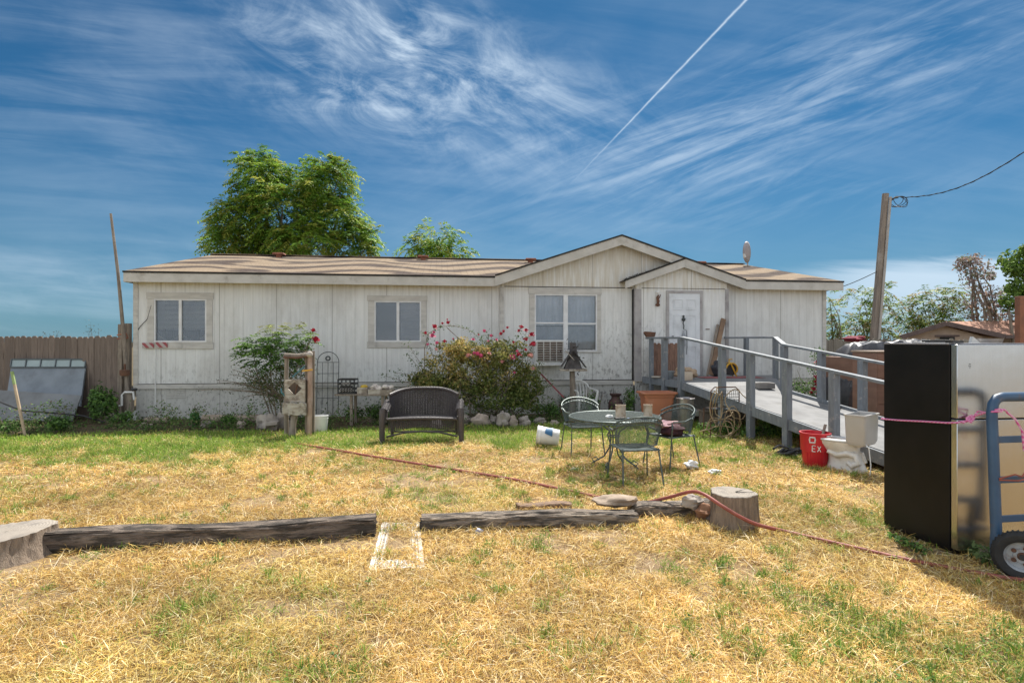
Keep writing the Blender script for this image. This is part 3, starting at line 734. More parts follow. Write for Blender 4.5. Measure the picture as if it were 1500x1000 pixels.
# ridge cap, moss line
MB().bar((0, DR, ZR + .015), (LEN, DR, ZR + .015), .28, .02).build('ridge_cap', M_ROOF, house)
# fascia
fa = MB()
fa.bb(-.02, sl + .01, -.03, .0, ZE - .235, ZE - .037)
fa.bb(sr - .01, LEN + .02, -.03, .0, ZE - .235, ZE - .037)
h = .215
fa.pxz([(sl, ze - .235), (sl, ze), (sp, zp), (sp, zp - h)], -.045, -.012)
fa.pxz([(sp, zp - h), (sp, zp), (sr, ze - .015), (sr, ze - .235)], -.045, -.012)
fa.build('fascia', M_FASC, house, bevel=.004)
fa = MB(); zs = (za - zls) / (sa - sls)
fa.pxz([(sls, zls - .20), (sls, zls - .02), (sa - .02, za - .02), (sa - .02, za - .21)], -.085, -.05)
fa.build('entry_fascia', M_FASC, house, bevel=.004)
fa = MB(); fa.bb(-.02, .01, 0, 9.4, ZE - .235, ZE - .037); 
for s in (-.02, LEN - .008):
    fa.add([(s, 0, ZE - .235), (s + .028, 0, ZE - .235), (s + .028, 4.7, ZR - .235), (s, 4.7, ZR - .235), (s, 0, ZE - .037), (s + .028, 0, ZE - .037), (s + .028, 4.7, ZR - .037), (s, 4.7, ZR - .037)],
           [(3, 2, 1, 0), (4, 5, 6, 7), (0, 1, 5, 4), (1, 2, 6, 5), (2, 3, 7, 6), (3, 0, 4, 7)])
fa.split('rake_board', M_FASC, house)
so_ = MB(); so_.bb(0.02, sl, .001, .245, ZE - .20, ZE - .19); so_.bb(sr, LEN - .01, .001, .245, ZE - .20, ZE - .19); so_.split('soffit', mat('soffit_board', (.5, .44, .33), (.38, .32, .22), 3, .85), house)
# drip edge dark line
de = MB(); de.bb(-.03, sl, -.045, -.03, ZE - .036, ZE + .004); de.bb(sr, LEN + .03, -.045, -.03, ZE - .036, ZE + .004)
de.bar((sl, -.056, ze + .016), (sp, -.056, zp + .016), .014, .036); de.bar((sp, -.056, zp + .016), (sr, -.056, ze + .002), .014, .036)
de.bar((sls - .04, -.096, zls - .014), (sa, -.096, za + .008), .012, .036)
de.split('drip_edge', M_DARKGAP, house)
# skirting
sk = MB(); sk.bb(sWL + .03, s733, .27, .3, 0, ZB - .1); sk.bb(s733, s930, .24, .27, -.0, ZB - .1); sk.bb(s930 + .001, s1063 - .001, .12, .15, 0, ZB - .03); sk.bb(s1063, sWR - .03, .27, .3, 0, ZB - .1); sk.bb(sWL + .03, sWL + .06, .3, 8.8, 0, ZB - .1); sk.bb(sWR - .06, sWR - .03, .3, 8.8, 0, ZB - .1)
skirt = sk.build('skirting', siding('skirt_panel', (.56, .55, .51), .8), house)
for px in (258, 868, 1100):
    s, z = HP(px, 577, .27); v_ = MB()
    for i in range(4): v_.bar((s - .2, .262, .48 + .05 * i), (s + .2, .262, .48 + .05 * i), .012, .014)
    v_.build('vent', M_TRIM, skirt)
gap = MB(); gap.bb(sWL + .03, s733 - .06, .245, .2495, ZB - .004, ZB + .010); gap.bb(s733 + .05, s930 - .03, .212, .2185, ZB + .001, ZB + .02); gap.bb(s1063 + .08, sWR - .09, .245, .2495, ZB - .004, ZB + .010); gap.split('belly_gap', M_DARKGAP, house)
# dark weather stains beside the left window
# roof vents
M_VENT = mat('rust_red_vent', (.30, .10, .05), (.20, .07, .04), 8, .7)
for px, py, d in ((409, 376, 4.3), (620, 378, 4.3), (777, 383, 4.0), (1025, 386, 4.0)):
    s, z = HP(px, py, d); zz = ZE + (ZR - ZE) * d / DR
    k = MB(); k.box((s, d, zz + .03), (.14, .14, .1)); k.box((s, d, zz + .10), (.34, .28, .045), taper=.85); k.build('roof_vent', M_VENT, roof, bevel=.004)
# moss on the entry eave
mp = rng.uniform(0, 1, 380); P = np.stack([sls + (sa - sls) * mp * .8 + rng.normal(size=380) * .02, rng.uniform(-.02, .2, 380), zls + (za - zls) * mp * .8 + rng.uniform(0, .05, 380) * (1 - mp)], 1)
V, Q, C = leaves(P, rng.normal(size=(380, 3)), .035, pal(380, [(.05, .05, .04), (.09, .08, .05)])); raw('moss', M_LEAF, V, Q, C, parent=house)['kind'] = 'stuff'
# outdoor cable on the left wall, conduit under the tape board
cb = MB(); c0 = HP(222, 447, .24); c1 = HP(196, 492, .24); c2 = HP(194, 502, .24)
cb.tube([(c0[0], .235, c0[1]), (c0[0] - .08, .235, c0[1] - .3), (c0[0] - .22, .235, (c0[1] + c1[1]) / 2 - .12), (c1[0], .235, c1[1]), (c2[0], .235, c2[1] - .1)], .007, 5)
cb.build('cable', M_BLACK, house)
M_SPLIT = mat('stain_dark', (.2, .19, .18), (.12, .11, .1), 6, .9)

def single(mb, name, m, label, catg, loc=(0, 0, 0), rz=0, group=None, **k):
    o = mb.build(name, m, None, loc=loc, rz=rz, **k); return tag(o, label, catg, group)

# ---- on the house: window cooler, tape boards, conduit, door ornament, wall ornament, dish
a0, zb = HP(783, 533, .1); a1, zt = HP(824, 498, .1)
ac = thing('evaporative_cooler', 'boxy white louvred cooler hanging under the left sash of the wide window', 'cooler', HW(a0, -.1, zb), HA)
W_ = a1 - a0; H_ = zt - zb
MB().bb(0, W_, .02, .31, 0, H_).build('housing', M_WHITE, ac, bevel=.008)
k = MB()
for i in range(5): k.bb(.02 + (W_ - .06) * i / 4, .05 + (W_ - .06) * i / 4 - .01, -.005, .019, .06, H_ - .03)
for i in range(9): z = .08 + (H_ - .13) * i / 8; k.bar((.03, .006, z), (W_ - .03, .006, z), .022, .008, up=(0, .6, 1))
k.build('louvre', M_TRIM, ac)
MB().bb(.03, W_ - .03, .014, .019, .06, H_ - .03).build('intake', mat('cooler_pad', (.16, .11, .08), (.1, .08, .06), 8, .9), ac)
MB().bb(-.02, W_ + .02, .0, .30, -.03, -.002).build('drip_tray', M_WHITE, ac)

M_TAPE, t_, p_, o_ = nt('hazard_tape')
v_ = coords(t_); sx_ = t_.nodes.new('ShaderNodeSeparateXYZ'); lk(t_, v_, sx_.inputs[0])
fr_ = mth(t_, 'FRACT', mth(t_, 'MULTIPLY', mth(t_, 'ADD', sx_.outputs[0], mth(t_, 'MULTIPLY', sx_.outputs[2], .9)), 6.5))
lk(t_, mixc(t_, mth(t_, 'MULTIPLY', mth(t_, 'GREATER_THAN', fr_, .52), 1), (.42, .37, .35), (.30, .06, .07)), p_.inputs['Base Color']); p_.inputs['Roughness'].default_value = .5
for i, (x0, x1, y0, y1) in enumerate(((208, 225, 502, 509.5), (228, 245, 501, 509))):
    s0, z0 = HP(x0, y1, .2); s1, z1 = HP(x1, y0, .2)
    o = single(MB().bb(0, s1 - s0, 0, .02, 0, z1 - z0), 'reflector_board', M_TAPE, ('left' if i == 0 else 'right') + ' one of two red and white striped boards below the left window', 'board', HW(s0, .205, z0), HA)
cd = MB(); s0, z0 = HP(228, 512, .2); cd.tube([(0, 0, 0), (0, 0, z0 - .15)], .012, 8)
single(cd, 'conduit_pipe', M_WHITE, 'thin white pipe running down the wall below the left window', 'pipe', HW(s0, .19, .15), HA)
# door ornament
s0, z0 = HP(1002, 492, .0); dn = thing('door_ornament', 'narrow hanging ornament with a dark hook on the white front door', 'ornament', HW(s0, .03, z0 - .25), HA)
k = MB(); k.tube([(0, 0, .42), (.01, 0, .5), (-.01, 0, .56), (0, 0, .62)], .012, 6); k.lathe([(0, .60), (.035, .62), (.05, .66), (.02, .70), (.03, .74), (0, .76)], 10); k.build('hook', M_IRON, dn, smooth=True)
k = MB(); k.lathe([(0, 0), (.05, .01), (.055, .1), (.05, .24), (.025, .32), (.02, .38), (0, .39)], 12); k.build('bottle', mat('grey_glass', (.35, .37, .40), (.24, .25, .27), 8, .3), dn, smooth=True)
k = MB(); k.tube([(.07, 0, -.2), (.09, 0, .0), (.08, 0, .38), (.0, 0, .42)], .006, 5); k.build('cord', M_BLACK, dn)
s0, z0 = HP(964, 450, .0); wo = thing('wall_ornament', 'small dark rust and white figure hung on the siding left of the door', 'ornament', HW(s0, .0, z0), HA)
k = MB(); k.blob((0, .03, .06), (.06, .03, .035), 3); k.tube([(0, .03, .06), (.015, .03, .15), (-.01, .03, .24), (.03, .03, .30)], [.025, .04, .03, .015], 8); k.tube([(.02, .03, .2), (.06, .03, .27), (.07, .03, .31)], [.015, .012, .008], 6); k.build('body', M_RUST, wo, smooth=True)
k = MB(); k.blob((.0, .03, .36), (.035, .03, .035), 5); k.build('head', M_WHITE, wo, smooth=True)
s0, z0 = HP(1037, 482, .05)
single(MB().box((0, 0, 0), (.10, .012, .02)), 'name_plate', M_RUST, 'tiny reddish strip fixed to the siding right of the front door', 'plate', HW(s0, .07, z0), HA)
# dish
s0, z0 = HP(1094, 386, 4.3); ds = thing('satellite_dish', 'small grey oval satellite dish on an arm at the right of the roof ridge', 'satellite dish', HW(s0, 4.3, 4.18), HA)
k = MB(); rr = []
for j in range(7):
    r = .33 * j / 6 + .001; rr.append([(r * .5 * math.cos(2 * PI * i / 24) + .0, -.10 + .12 * (j / 6) ** 2 + .18 * r * math.cos(2 * PI * i / 24), .45 + r * 1.05 * math.sin(2 * PI * i / 24)) for i in range(24)])
k.rings(rr, True, False)
o = k.build('reflector', mat('dish_grey', (.34, .30, .30), (.26, .23, .23), 4, .6), ds, smooth=True); so2 = o.modifiers.new('solid', 'SOLIDIFY'); so2.thickness = .015
k = MB(); k.tube([(.05, .05, 0), (.05, .04, .3), (0, -.05, .45)], .025, 8); k.tube([(.02, -.05, .2), (-.15, -.25, .17), (-.3, -.4, .22)], .015, 6); k.build('arm', M_CORNER, ds)
k = MB(); k.tube([(-.3, -.4, .2), (-.32, -.38, .33)], [.05, .035], 8); k.build('receiver', M_TRIM, ds)

# ------------------------------------------------------------------ fences
def planks(x0, x1, y0, y1, ztop, w, mk, hvar=.02, th=.02, gapw=.006, z0=0.0, seed=0):
    r = random.Random(seed); L = math.hypot(x1 - x0, y1 - y0); n = int(L / w); ux, uy = (x1 - x0) / L, (y1 - y0) / L; rz = math.atan2(uy, ux)
    for i in range(n):
        c = (i + .5) * w; h = ztop(c / L) + r.uniform(-hvar, hvar); ww = w - gapw * r.uniform(.5, 2.2); tilt = r.uniform(-.006, .006); off = r.uniform(-.006, .006)
        px, py = x0 + ux * c, y0 + uy * c
        pts = [(-ww / 2, z0), (ww / 2, z0), (ww / 2 + tilt, h - .04), (ww / 2 - .035, h), (-ww / 2 + .035, h), (-ww / 2 + tilt, h - .04)]
        cs, sn = math.cos(rz), math.sin(rz); n6 = 6
        vs = [(px + a * cs - (off) * sn, py + a * sn + off * cs, b) for a, b in pts] + [(px + a * cs - (off + th) * sn, py + a * sn + (off + th) * cs, b) for a, b in pts]
        mk.add(vs, [tuple(range(6)), tuple(range(11, 5, -1))] + [(j, 6 + j, 6 + (j + 1) % 6, (j + 1) % 6) for j in range(6)])
def plankmat(name, c1, c2, w, dark=(.06, .05, .045)):
    m, t, p, o = nt(name)
    v = coords(t); g = t.nodes.new('ShaderNodeNewGeometry')
    n = noise(t, coords(t, (14, 14, .8)), 3, 9, .7); n2 = noise(t, coords(t, (1.2, 1.2, .5)), 1.7, 6, .6)
    c = mixc(t, ramp(t, n, .3, .7), c1, c2)
    c = mixc(t, mth(t, 'MULTIPLY', g.outputs['Random Per Island'], .75), c, tuple(x * .5 for x in c1))
    c = mixc(t, mth(t, 'MULTIPLY', ramp(t, n2, .5, .7), .5), c, dark)
    lk(t, c, p.inputs['Base Color']); p.inputs['Roughness'].default_value = .9; p.inputs['Specular IOR Level'].default_value = .2
    b = t.nodes.new('ShaderNodeBump'); b.inputs['Strength'].default_value = .6; b.inputs['Distance'].default_value = .008
    lk(t, n, b.inputs['Height']); lk(t, b.outputs[0], p.inputs['Normal'])
    return m
M_FENCE = plankmat('fence_boards', (.26, .205, .17), (.15, .12, .10), .15)
M_FENCEG = plankmat('grey_fence_boards', (.30, .27, .23), (.17, .15, .13), .15)
fn = thing('wooden_fence', 'brown weathered board fence standing left of the house', 'fence', (-13.0, 13.35, 0))
k = MB(); planks(-1.5, 4.22, .15, -.55, lambda u: 1.81 + .04 * u, .145, k); k.build('board_panel', M_FENCE, fn)
k = MB(); k.bar((-1.5, .22, .35), (4.2, -.45, .35), .05, .09); k.bar((-1.5, .22, 1.5), (4.2, -.45, 1.5), .05, .09); k.build('rail', M_WD, fn)
p0 = PT(184, 600, 12.6); 
fp = thing('fence_post', 'thick dark split post closing the fence beside the house corner', 'post', (p0.x + .0, 12.55, 0))
MB().bar((-.06, 0, 0), (-.04, 0, 2.1), .14, .1).build('post', M_WD, fp, bevel=.01)
MB().bar((.06, .03, 0), (.07, .03, 2.12), .1, .12).build('side_plank', M_WD, fp, bevel=.01)
MB().tube([(-.13 + .02, -.06, 1.86), (.1, -.08, 1.9), (.12, -.04, 1.8), (-.1, -.07, 1.78)], .012, 6).build('binding', mat('orange_tie', (.45, .14, .07), (.3, .1, .06), 9, .7), fp)
tp = PT(162.5, 313, 12.4); bp_ = PT(181, 487, 12.4); fpn = PT(187, 545, 12.4)
k = MB(); base = Vector((fpn.x, 12.4, 0)); k.tube([Vector((fpn.x + .03, 12.4, .2)) - base, bp_ - base, (bp_ + tp) / 2 + Vector((.02, 0, 0)) - base, tp - base], [.04, .038, .032, .024], 8)
single(k, 'wooden_pole', M_WD, 'tall thin leaning pole rising above the fence post', 'pole', base, smooth=True)
# hanging iron
hp = PT(183, 545, 12.35); k = MB(); k.lathe([(0, -.08), (.10, -.075), (.115, -.02), (.11, .05), (0, .06)], 14, sy=.5); k.tube([(0, 0, .05), (0, 0, .18)], .02, 6)
single(k, 'hanging_iron', M_RUST, 'rusty flat iron hanging on the fence post', 'ironwork', hp + Vector((0, 0, 0)), smooth=True)
# right fence
fr2 = thing('wooden_fence', 'grey weathered board fence behind the ramp at the right of the house', 'fence', (8.6, 16.2, 0))
k = MB(); planks(-.9, 5.0, -.1, .5, lambda u: 1.80 - .02 * u, .15, k, seed=5, hvar=.03); k.build('board_panel', M_FENCEG, fr2)
k = MB(); k.bar((-.9, .0, .4), (5.0, .6, .4), .05, .09); k.bar((-.9, 0, 1.5), (5.0, .6, 1.5), .05, .09); k.build('rail', M_WD, fr2)
# door panel with five lights leaning on the left fence
gp = thing('garage_door_section', 'blue-grey metal door section with five small panes leaning on the fence', 'door panel', (-9.7, 12.35, 0), 0)
xa = lambda px, Y: (px - 750) / F * Y + 9.7
def panel_fn(u, v):
    # v: 0 bottom .. 1 top ; skewed lean
    yb, yt = .1, .62
    x0 = xa(6, 12.4) * (1 - v) + xa(15, 12.9) * v; x1 = xa(116, 12.4) * (1 - v) + xa(124, 12.9) * v
    return (x0 + (x1 - x0) * u, yb + (yt - yb) * v, .30 + (1.02) * v)
M_PAN = mat('door_panel_metal', (.19, .22, .25), (.14, .165, .19), 2.5, .55, stain=(.10, .11, .12), samt=.5, bump=.15)
MB().solid(panel_fn, 12, 10, .04).build('panel', M_PAN, gp)
k = MB()
def pf(u, v, o=.03): a = panel_fn(u, v); return (a[0], a[1] - o, a[2] + o * .3)
for i in range(6): k.bar(pf(i / 5, .83), pf(i / 5, .985), .022, .02, up=(0, 1, 0))
k.bar(pf(0, .81), pf(1, .81), .025, .03); k.bar(pf(0, .99), pf(1, .99), .025, .03); k.build('muntin', mat('panel_trim', (.10, .12, .13), None, 4, .6), gp)
for i in range(5):
    MB().add([pf(i / 5 + .01, .83, .024), pf(i / 5 + .19, .83, .024), pf(i / 5 + .19, .98, .024), pf(i / 5 + .01, .98, .024)], [(0, 1, 2, 3)]).build('pane', mat('panel_glass', (.30, .37, .37), (.24, .30, .30), 3, .25), gp)
gp2 = MB().solid(lambda u, v: (xa(-25, 11.9) + (xa(104, 11.9) - xa(-25, 11.9)) * u + .25 * (1 - v) * (u - .3) * .2, -.45 + .3 * v, .06 + .62 * v - .12 * v * u), 8, 6, .03)
single(gp2, 'metal_sheet', mat('dull_sheet', (.20, .21, .22), (.15, .155, .16), 2, .7, stain=(.1, .1, .1), samt=.4), 'plain dull grey sheet lying low in front of the paned door section', 'sheet', (-9.7, 12.35, 0))
single(MB().tube([(0, 0, 0), (.5, -.12, -.16), (.95, -.2, -.3), (1.5, -.1, -.36), (2.0, .05, -.44), (2.4, .1, -.58)], .018, 6), 'black_hose', M_BLACK, 'thin black hose sagging over the grey sheet by the fence', 'hose', (-10.9, 11.75, .62))
# shovel handle
b0 = PT(37, 638, CH * F / 138); t0 = PT(18, 545, b0.y + .3)
k = MB(); k.tube([(0, 0, 0), (t0 - b0) * .5, t0 - b0], [.024, .026, .026], 8)
sh = thing('garden_stake', 'pale wooden tool handle standing slanted in the soil at the far left', 'stake', b0)
k.build('handle', mat('pale_handle', (.46, .34, .22), (.34, .25, .16), 5, .7), sh, smooth=True)
MB().tube([(t0 - b0) * .80, (t0 - b0) * 1.005], .0275, 8).build('grip', mat('green_paint', (.28, .36, .12), (.22, .3, .1), 5, .6), sh, smooth=True)
# water spigot
sp0 = thing('water_spigot', 'white pipe spigot on a short post at the left house corner', 'spigot', (-8.25, 12.15, 0))
MB().bar((.07, .05, 0), (.07, .05, .66), .1, .1).build('post', M_WD, sp0, bevel=.006)
MB().tube([(-.12, -.03, .35), (-.06, -.03, .36), (-.06, -.03, .58), (.0, -.03, .64), (.18, -.03, .64), (.2, -.03, .48)], .022, 8).build('pipe', M_WHITE, sp0, smooth=True)
MB().tube([(.15, -.03, .70), (.25, -.03, .70)], .03, 8).build('valve', M_BLACK, sp0)
def bucket(name, label, r, h, m, loc, rz=0, handle=True, hl='up', tilt=None, catg='bucket', extra=None, dirt=None):
    b = thing(name, label, catg, loc, rz)
    k = MB(); k.lathe([(r * .84, 0), (r * .86, .01), (r * .97, h * .8), (r * 1.0, h * .8), (r * 1.02, h * .83), (r * 1.0, h * .84), (r, h * .97), (r * 1.05, h * .975), (r * 1.05, h), (r * .95, h), (r * .93, h * .9), (r * .80, .02), (0, .015)], 28, cap1=True)
    k.build('shell', m, b, smooth=True)
    if handle:
        pts = [(r * 1.04 * math.cos(a_), 0, h * .92 + (r * 1.0 if hl == 'up' else -r * .6) * math.sin(a_)) for a_ in np.linspace(0, PI, 12)] if hl == 'up' else [(r * 1.04 * math.cos(a_), -r * 1.05 * math.sin(a_), h * .9 - r * .5 * math.sin(a_)) for a_ in np.linspace(0, PI, 12)]
        MB().tube(pts, .004, 5).build('handle', M_IRON, b)
    return b
x, y = G(192.5, 617); bucket('bucket', 'small white square-marked pail by the left house corner', .115, .22, M_WHITE, (x, y, 0), handle=False)
x, y = G(469, 632); bucket('bucket', 'dirty white bucket with upright wire handle beside the rustic wooden frame', .15, .31, M_WHITE, (x, y, 0), rz=.2)
# fallen bucket
x, y = G(798, 657)
fb = bucket('bucket', 'white bucket with a blue label lying on its side on the grass', .15, .36, M_WHITE, (x + .24, y + .12, .155), handle=False)
fb.rotation_euler = (0, math.radians(-83), math.radians(-8))
k = MB(); k.solid(lambda u, v: ((-(.147 + .004 * 1)) * math.cos((u - .5) * .85 * (1.35 - .5 * v) + 2.35), -(.151) * math.sin((u - .5) * .85 * (1.35 - .5 * v) + 2.35), .20 - .09 + .12 * v), 10, 3, .004)
LB = k.build('label', mat('blue_label', (.03, .14, .28), (.02, .10, .22), 6, .5), fb); LB.location = (0, 0, .0); LB.scale = (1.02, 1.02, 1)

# ------------------------------------------------------------------ rustic wooden frame with boxes
x, y = G(436, 637); S = y / F
rf = thing('rustic_planter_stand', 'tall weathered post frame holding a whitish box with a diamond opening', 'planter stand', (x, y, 0))
Xf = lambda px: (px - 436) * S
Zf = lambda py: CH + (500 - py) * S
MB().tube([(Xf(420), 0, 0), (Xf(419), 0, .6), (Xf(420), 0, Zf(521))], [.045, .04, .038], 10).build('post', M_WD, rf, smooth=True)
MB().tube([(Xf(453), .0, 0), (Xf(454), 0, .7), (Xf(454), 0, Zf(521))], [.05, .045, .042], 10).build('post', mat('peeled_post', (.42, .30, .24), (.30, .20, .15), 4, .8, stretch=(4, 4, 1), stain=(.5, .45, .4), samt=.5), rf, smooth=True)
MB().tube([(Xf(417), 0, Zf(520)), (Xf(436), -.01, Zf(521)), (Xf(457), 0, Zf(519))], .04, 8).build('top_rail', M_WD, rf, smooth=True)
MB().tube([(Xf(417), -.05, Zf(523)), (Xf(436), -.05, Zf(524)), (Xf(452), -.05, Zf(522))], .018, 8).build('top_rail', M_RUST, rf, smooth=True)
MB().blob((Xf(454), -.02, Zf(519)), (.06, .06, .055), 3).build('finial', mat('stone_knob', (.45, .40, .35), None, 6, .9), rf, smooth=True)
MB().bb(Xf(445), Xf(459), .06, .085, .05, Zf(514)).build('back_plank', M_WD, rf)
# box with diamond opening
bx0, bx1, bz0, bz1 = Xf(420), Xf(449), Zf(588), Zf(556); cx_ = (bx0 + bx1) / 2 + .0; cz_ = Zf(568)
k = MB(); dd = .13; rect = [(bx0, bz0), (bx1, bz0), (bx1, bz1), (bx0, bz1)]; dia = [(cx_, cz_ - dd), (cx_ + dd, cz_), (cx_, cz_ + dd * .9), (cx_ - dd, cz_)]
for yy in (-.09, -.06):
    base_i = len(k.v); k.v += [(a_, yy, b_) for a_, b_ in rect] + [(a_, yy, b_) for a_, b_ in dia]
    F4 = [(0, 1, 5, 4), (1, 2, 6, 5), (2, 3, 7, 6), (3, 0, 4, 7)]; F4b = [(0, 1, 4), (1, 5, 4), (1, 2, 5), (2, 6, 5), (2, 3, 6), (3, 7, 6), (3, 0, 7), (0, 4, 7)]
    k.f += [tuple(base_i + q for q in f) for f in F4b]
for i in range(4):
    j = (i + 1) % 4; k.f.append((i, j, 8 + j, 8 + i)); k.f.append((4 + i, 12 + i, 12 + j, 4 + j))
M_OLDW = mat('old_white_wood', (.50, .46, .40), (.32, .27, .22), 4, .85, bump=.6, stretch=(1, 1, 6), stain=(.16, .12, .09), samt=.7, sscale=5, slo=.48, shi=.6)
k.build('box_front', M_OLDW, rf)
k = MB(); k.bb(bx0, bx0 + .02, -.059, .12, bz0, bz1); k.bb(bx1 - .02, bx1, -.059, .12, bz0, bz1); k.bb(bx0 + .02, bx1 - .02, -.059, .12, bz0, bz0 + .02); k.bb(bx0 + .02, bx1 - .02, .1, .12, bz0 + .02, bz1); k.build('box_body', M_WD, rf)
k = MB(); k.bar((cx_ - .02, -.02, cz_ - .12), (cx_ + .03, -.0, cz_ + .12), .06, .02); k.build('box_spindle', M_RUST, rf)
k = MB(); k.solid(lambda u, v: (Xf(418) + (Xf(451) - Xf(418)) * u, -.13 + .03 * math.sin(u * 9), Zf(606) + (Zf(589) - Zf(606)) * v + .01 * math.sin(u * 17)), 12, 3, .05); k.build('lower_shelf', M_OLDW, rf)
k = MB(); k.tube([(Xf(431), -.1, 0), (Xf(432), -.09, .22), (Xf(434), -.05, Zf(604))], [.07, .055, .06], 10); k.build('log_leg', M_WD, rf, smooth=True)
k = MB(); k.tube([(Xf(420), -.05, Zf(580)), (Xf(415), -.08, Zf(574)), (Xf(414), -.06, Zf(568))], .014, 6); k.build('handle', mat('teal_plastic', (.08, .22, .26), None, 6, .5), rf)
k = MB(); k.bar((Xf(428), .02, Zf(552)), (Xf(446), .03, Zf(536)), .05, .02); k.build('teal_strip', MC['teal_plastic'], rf)
k = MB(); k.bar((Xf(444), -.04, Zf(543)), (Xf(459), -.055, Zf(541)), .02, .03); k.build('tie', mat('yellow_tie', (.6, .33, .05), None, 6, .6), rf)

# ------------------------------------------------------------------ trellis
s0, z0 = HP(482, 600, .2)
tl = thing('garden_trellis', 'thin dark metal trellis with an arched top leaning on the wall', 'trellis', HW(s0, .02, .1), HA)
k = MB(); hw = .235; ht = 1.15
k.tube([(-hw, 0, 0), (-hw, .08, ht)] + [(-hw * math.cos(a_), .08 + .03 * math.sin(a_), ht + hw * math.sin(a_)) for a_ in np.linspace(.15, PI - .15, 12)] + [(hw, .08, ht), (hw, 0, 0)], .009, 6); k.build('arch_frame', M_IRON, tl)
k = MB()
for z in (.35, .62, .9, ht): k.tube([(-hw, .08 * z / ht, z), (hw, .08 * z / ht, z)], .006, 5)
for x_ in (-.12, 0, .12): k.tube([(x_, 0, 0), (x_, .08, ht)], .006, 5)
k.build('wire', M_IRON, tl)
MB().tube([(.045 * math.cos(a_), .07, ht + .09 + .045 * math.sin(a_)) for a_ in np.linspace(0, 2 * PI, 14)[:-1]], .018, 6, closed=True).build('rosette', M_IRON, tl, smooth=True)

# ------------------------------------------------------------------ bench table with crate, box, tray
Yt = 11.6; S = Yt / F; x0 = (490 - 750) * S; x1 = (576 - 750) * S; zt = CH - 77 * S
tb = thing('work_table', 'narrow old wooden table standing against the house behind the wicker loveseat', 'table', ((x0 + x1) / 2, Yt, 0))
hw = (x1 - x0) / 2
MB().bb(-hw, hw, -.02, .42, zt - .035, zt).build('tabletop', M_WD, tb, bevel=.005)
for sx in (514, 560):
    for yy in (.04, .36): MB().bar(((sx - 750) * S - (x0 + x1) / 2, yy, 0), ((sx - 750) * S - (x0 + x1) / 2, yy, zt - .036), .05, .05).build('leg', M_WD, tb)
cr = thing('plastic_crate', 'open black plastic crate with pale writing on the left of the old table', 'crate', ((507 - 750) * S, Yt + .14, zt + .001))
k = MB(); wv, hv, dv = .17, .31, .13
for sgn in (-1, 1):
    for z in (.012, .10, .20, hv - .02): k.bb(-wv, wv, sgn * dv - .008, sgn * dv + .008, z - .012, z + .018)
    for i in range(5): xx = -wv + 2 * wv * i / 4; k.bar((xx, sgn * dv + sgn * .001, .0), (xx, sgn * dv + sgn * .001, hv - .01), .016, .013)
    for z in (.012, .10, .20, hv - .02): k.bb(sgn * wv - .008, sgn * wv + .008, -dv + .009, dv - .009, z - .012, z + .018)
k.bb(-wv, wv, -dv, dv, -.0, .008); k.build('shell', M_BLACK, cr)
k = MB(); k.bb(-.13, .13, -dv + .02, -dv + .024, .03, .17); k.build('backing', M_BLACK, cr)
k = MB()
for i in range(5):
    c = -.11 + i * .055
    for zz in (.06, .10): k.bar((c - .018, -dv - .012, zz - .018), (c + .018, -dv - .012, zz + .02), .006, .004); k.bar((c - .018, -dv - .012, zz + .02), (c + .0, -dv - .012, zz - .0), .006, .004)
for i in range(6): k.box((-.08 + i * .03, -dv - .0105, .215), (.02, .003, .014))
k.build('lettering', mat('pale_print', (.6, .55, .52), None, 4, .7), cr)
sb = thing('wooden_box', 'small pale open box holding yellow things in the middle of the table', 'box', ((530 - 750) * S, Yt + .12, zt + .001))
k = MB(); a_, b_, c_ = .10, .10, .13
k.bb(-a_, a_, -b_, -b_ + .012, 0, c_); k.bb(-a_, a_, b_ - .012, b_, 0, c_); k.bb(-a_, -a_ + .012, -b_ + .013, b_ - .013, 0, c_); k.bb(a_ - .012, a_, -b_ + .013, b_ - .013, 0, c_); k.bb(-a_ + .013, a_ - .013, -b_ + .013, b_ - .013, 0, .02); k.build('sides', M_OLDW, sb)
yb = thing('yellow_gloves', 'crumpled yellow gloves heaped in the small box on the table', 'gloves', ((530 - 750) * S, Yt + .12, zt + .024))
k = MB(); k.blob((0, 0, .08), (.08, .07, .06), 4, .5); k.build('glove', mat('yellow_rubber', (.62, .42, .04), (.45, .28, .03), 9, .6), yb, smooth=True)
k = MB(); k.blob((.03, -.02, .13), (.07, .03, .025), 9, .6); k.build('glove', MC['yellow_rubber'], yb, smooth=True)
ty = thing('wooden_tray', 'shallow weathered wooden tray at the right end of the old table', 'tray', ((557 - 750) * S, Yt + .12, zt + .001))
k = MB(); a_, b_, c_ = .25, .13, .09
k.bb(-a_, a_, -b_, -b_ + .012, 0, c_); k.bb(-a_, a_, b_ - .012, b_, 0, c_); k.bb(-a_, -a_ + .012, -b_ + .013, b_ - .013, 0, c_); k.bb(a_ - .012, a_, -b_ + .013, b_ - .013, 0, c_); k.bb(-a_ + .013, a_ - .013, -b_ + .013, b_ - .013, 0, .02); k.build('sides', M_OLDW, ty)
k = MB(); r_ = random.Random(3)
for i in range(16): k.blob((r_.uniform(-.2, .2), r_.uniform(-.08, .08), .06 + r_.uniform(0, .07)), (r_.uniform(.03, .07), .04, r_.uniform(.02, .045)), i, .5, 10, 7)
single(k, 'rag_pile', mat('white_rags', (.66, .60, .54), (.5, .42, .36), 12, .9), 'heap of whitish rags filling the wooden tray on the table', 'rags', ((557 - 750) * S, Yt + .12, zt + .022), smooth=True)

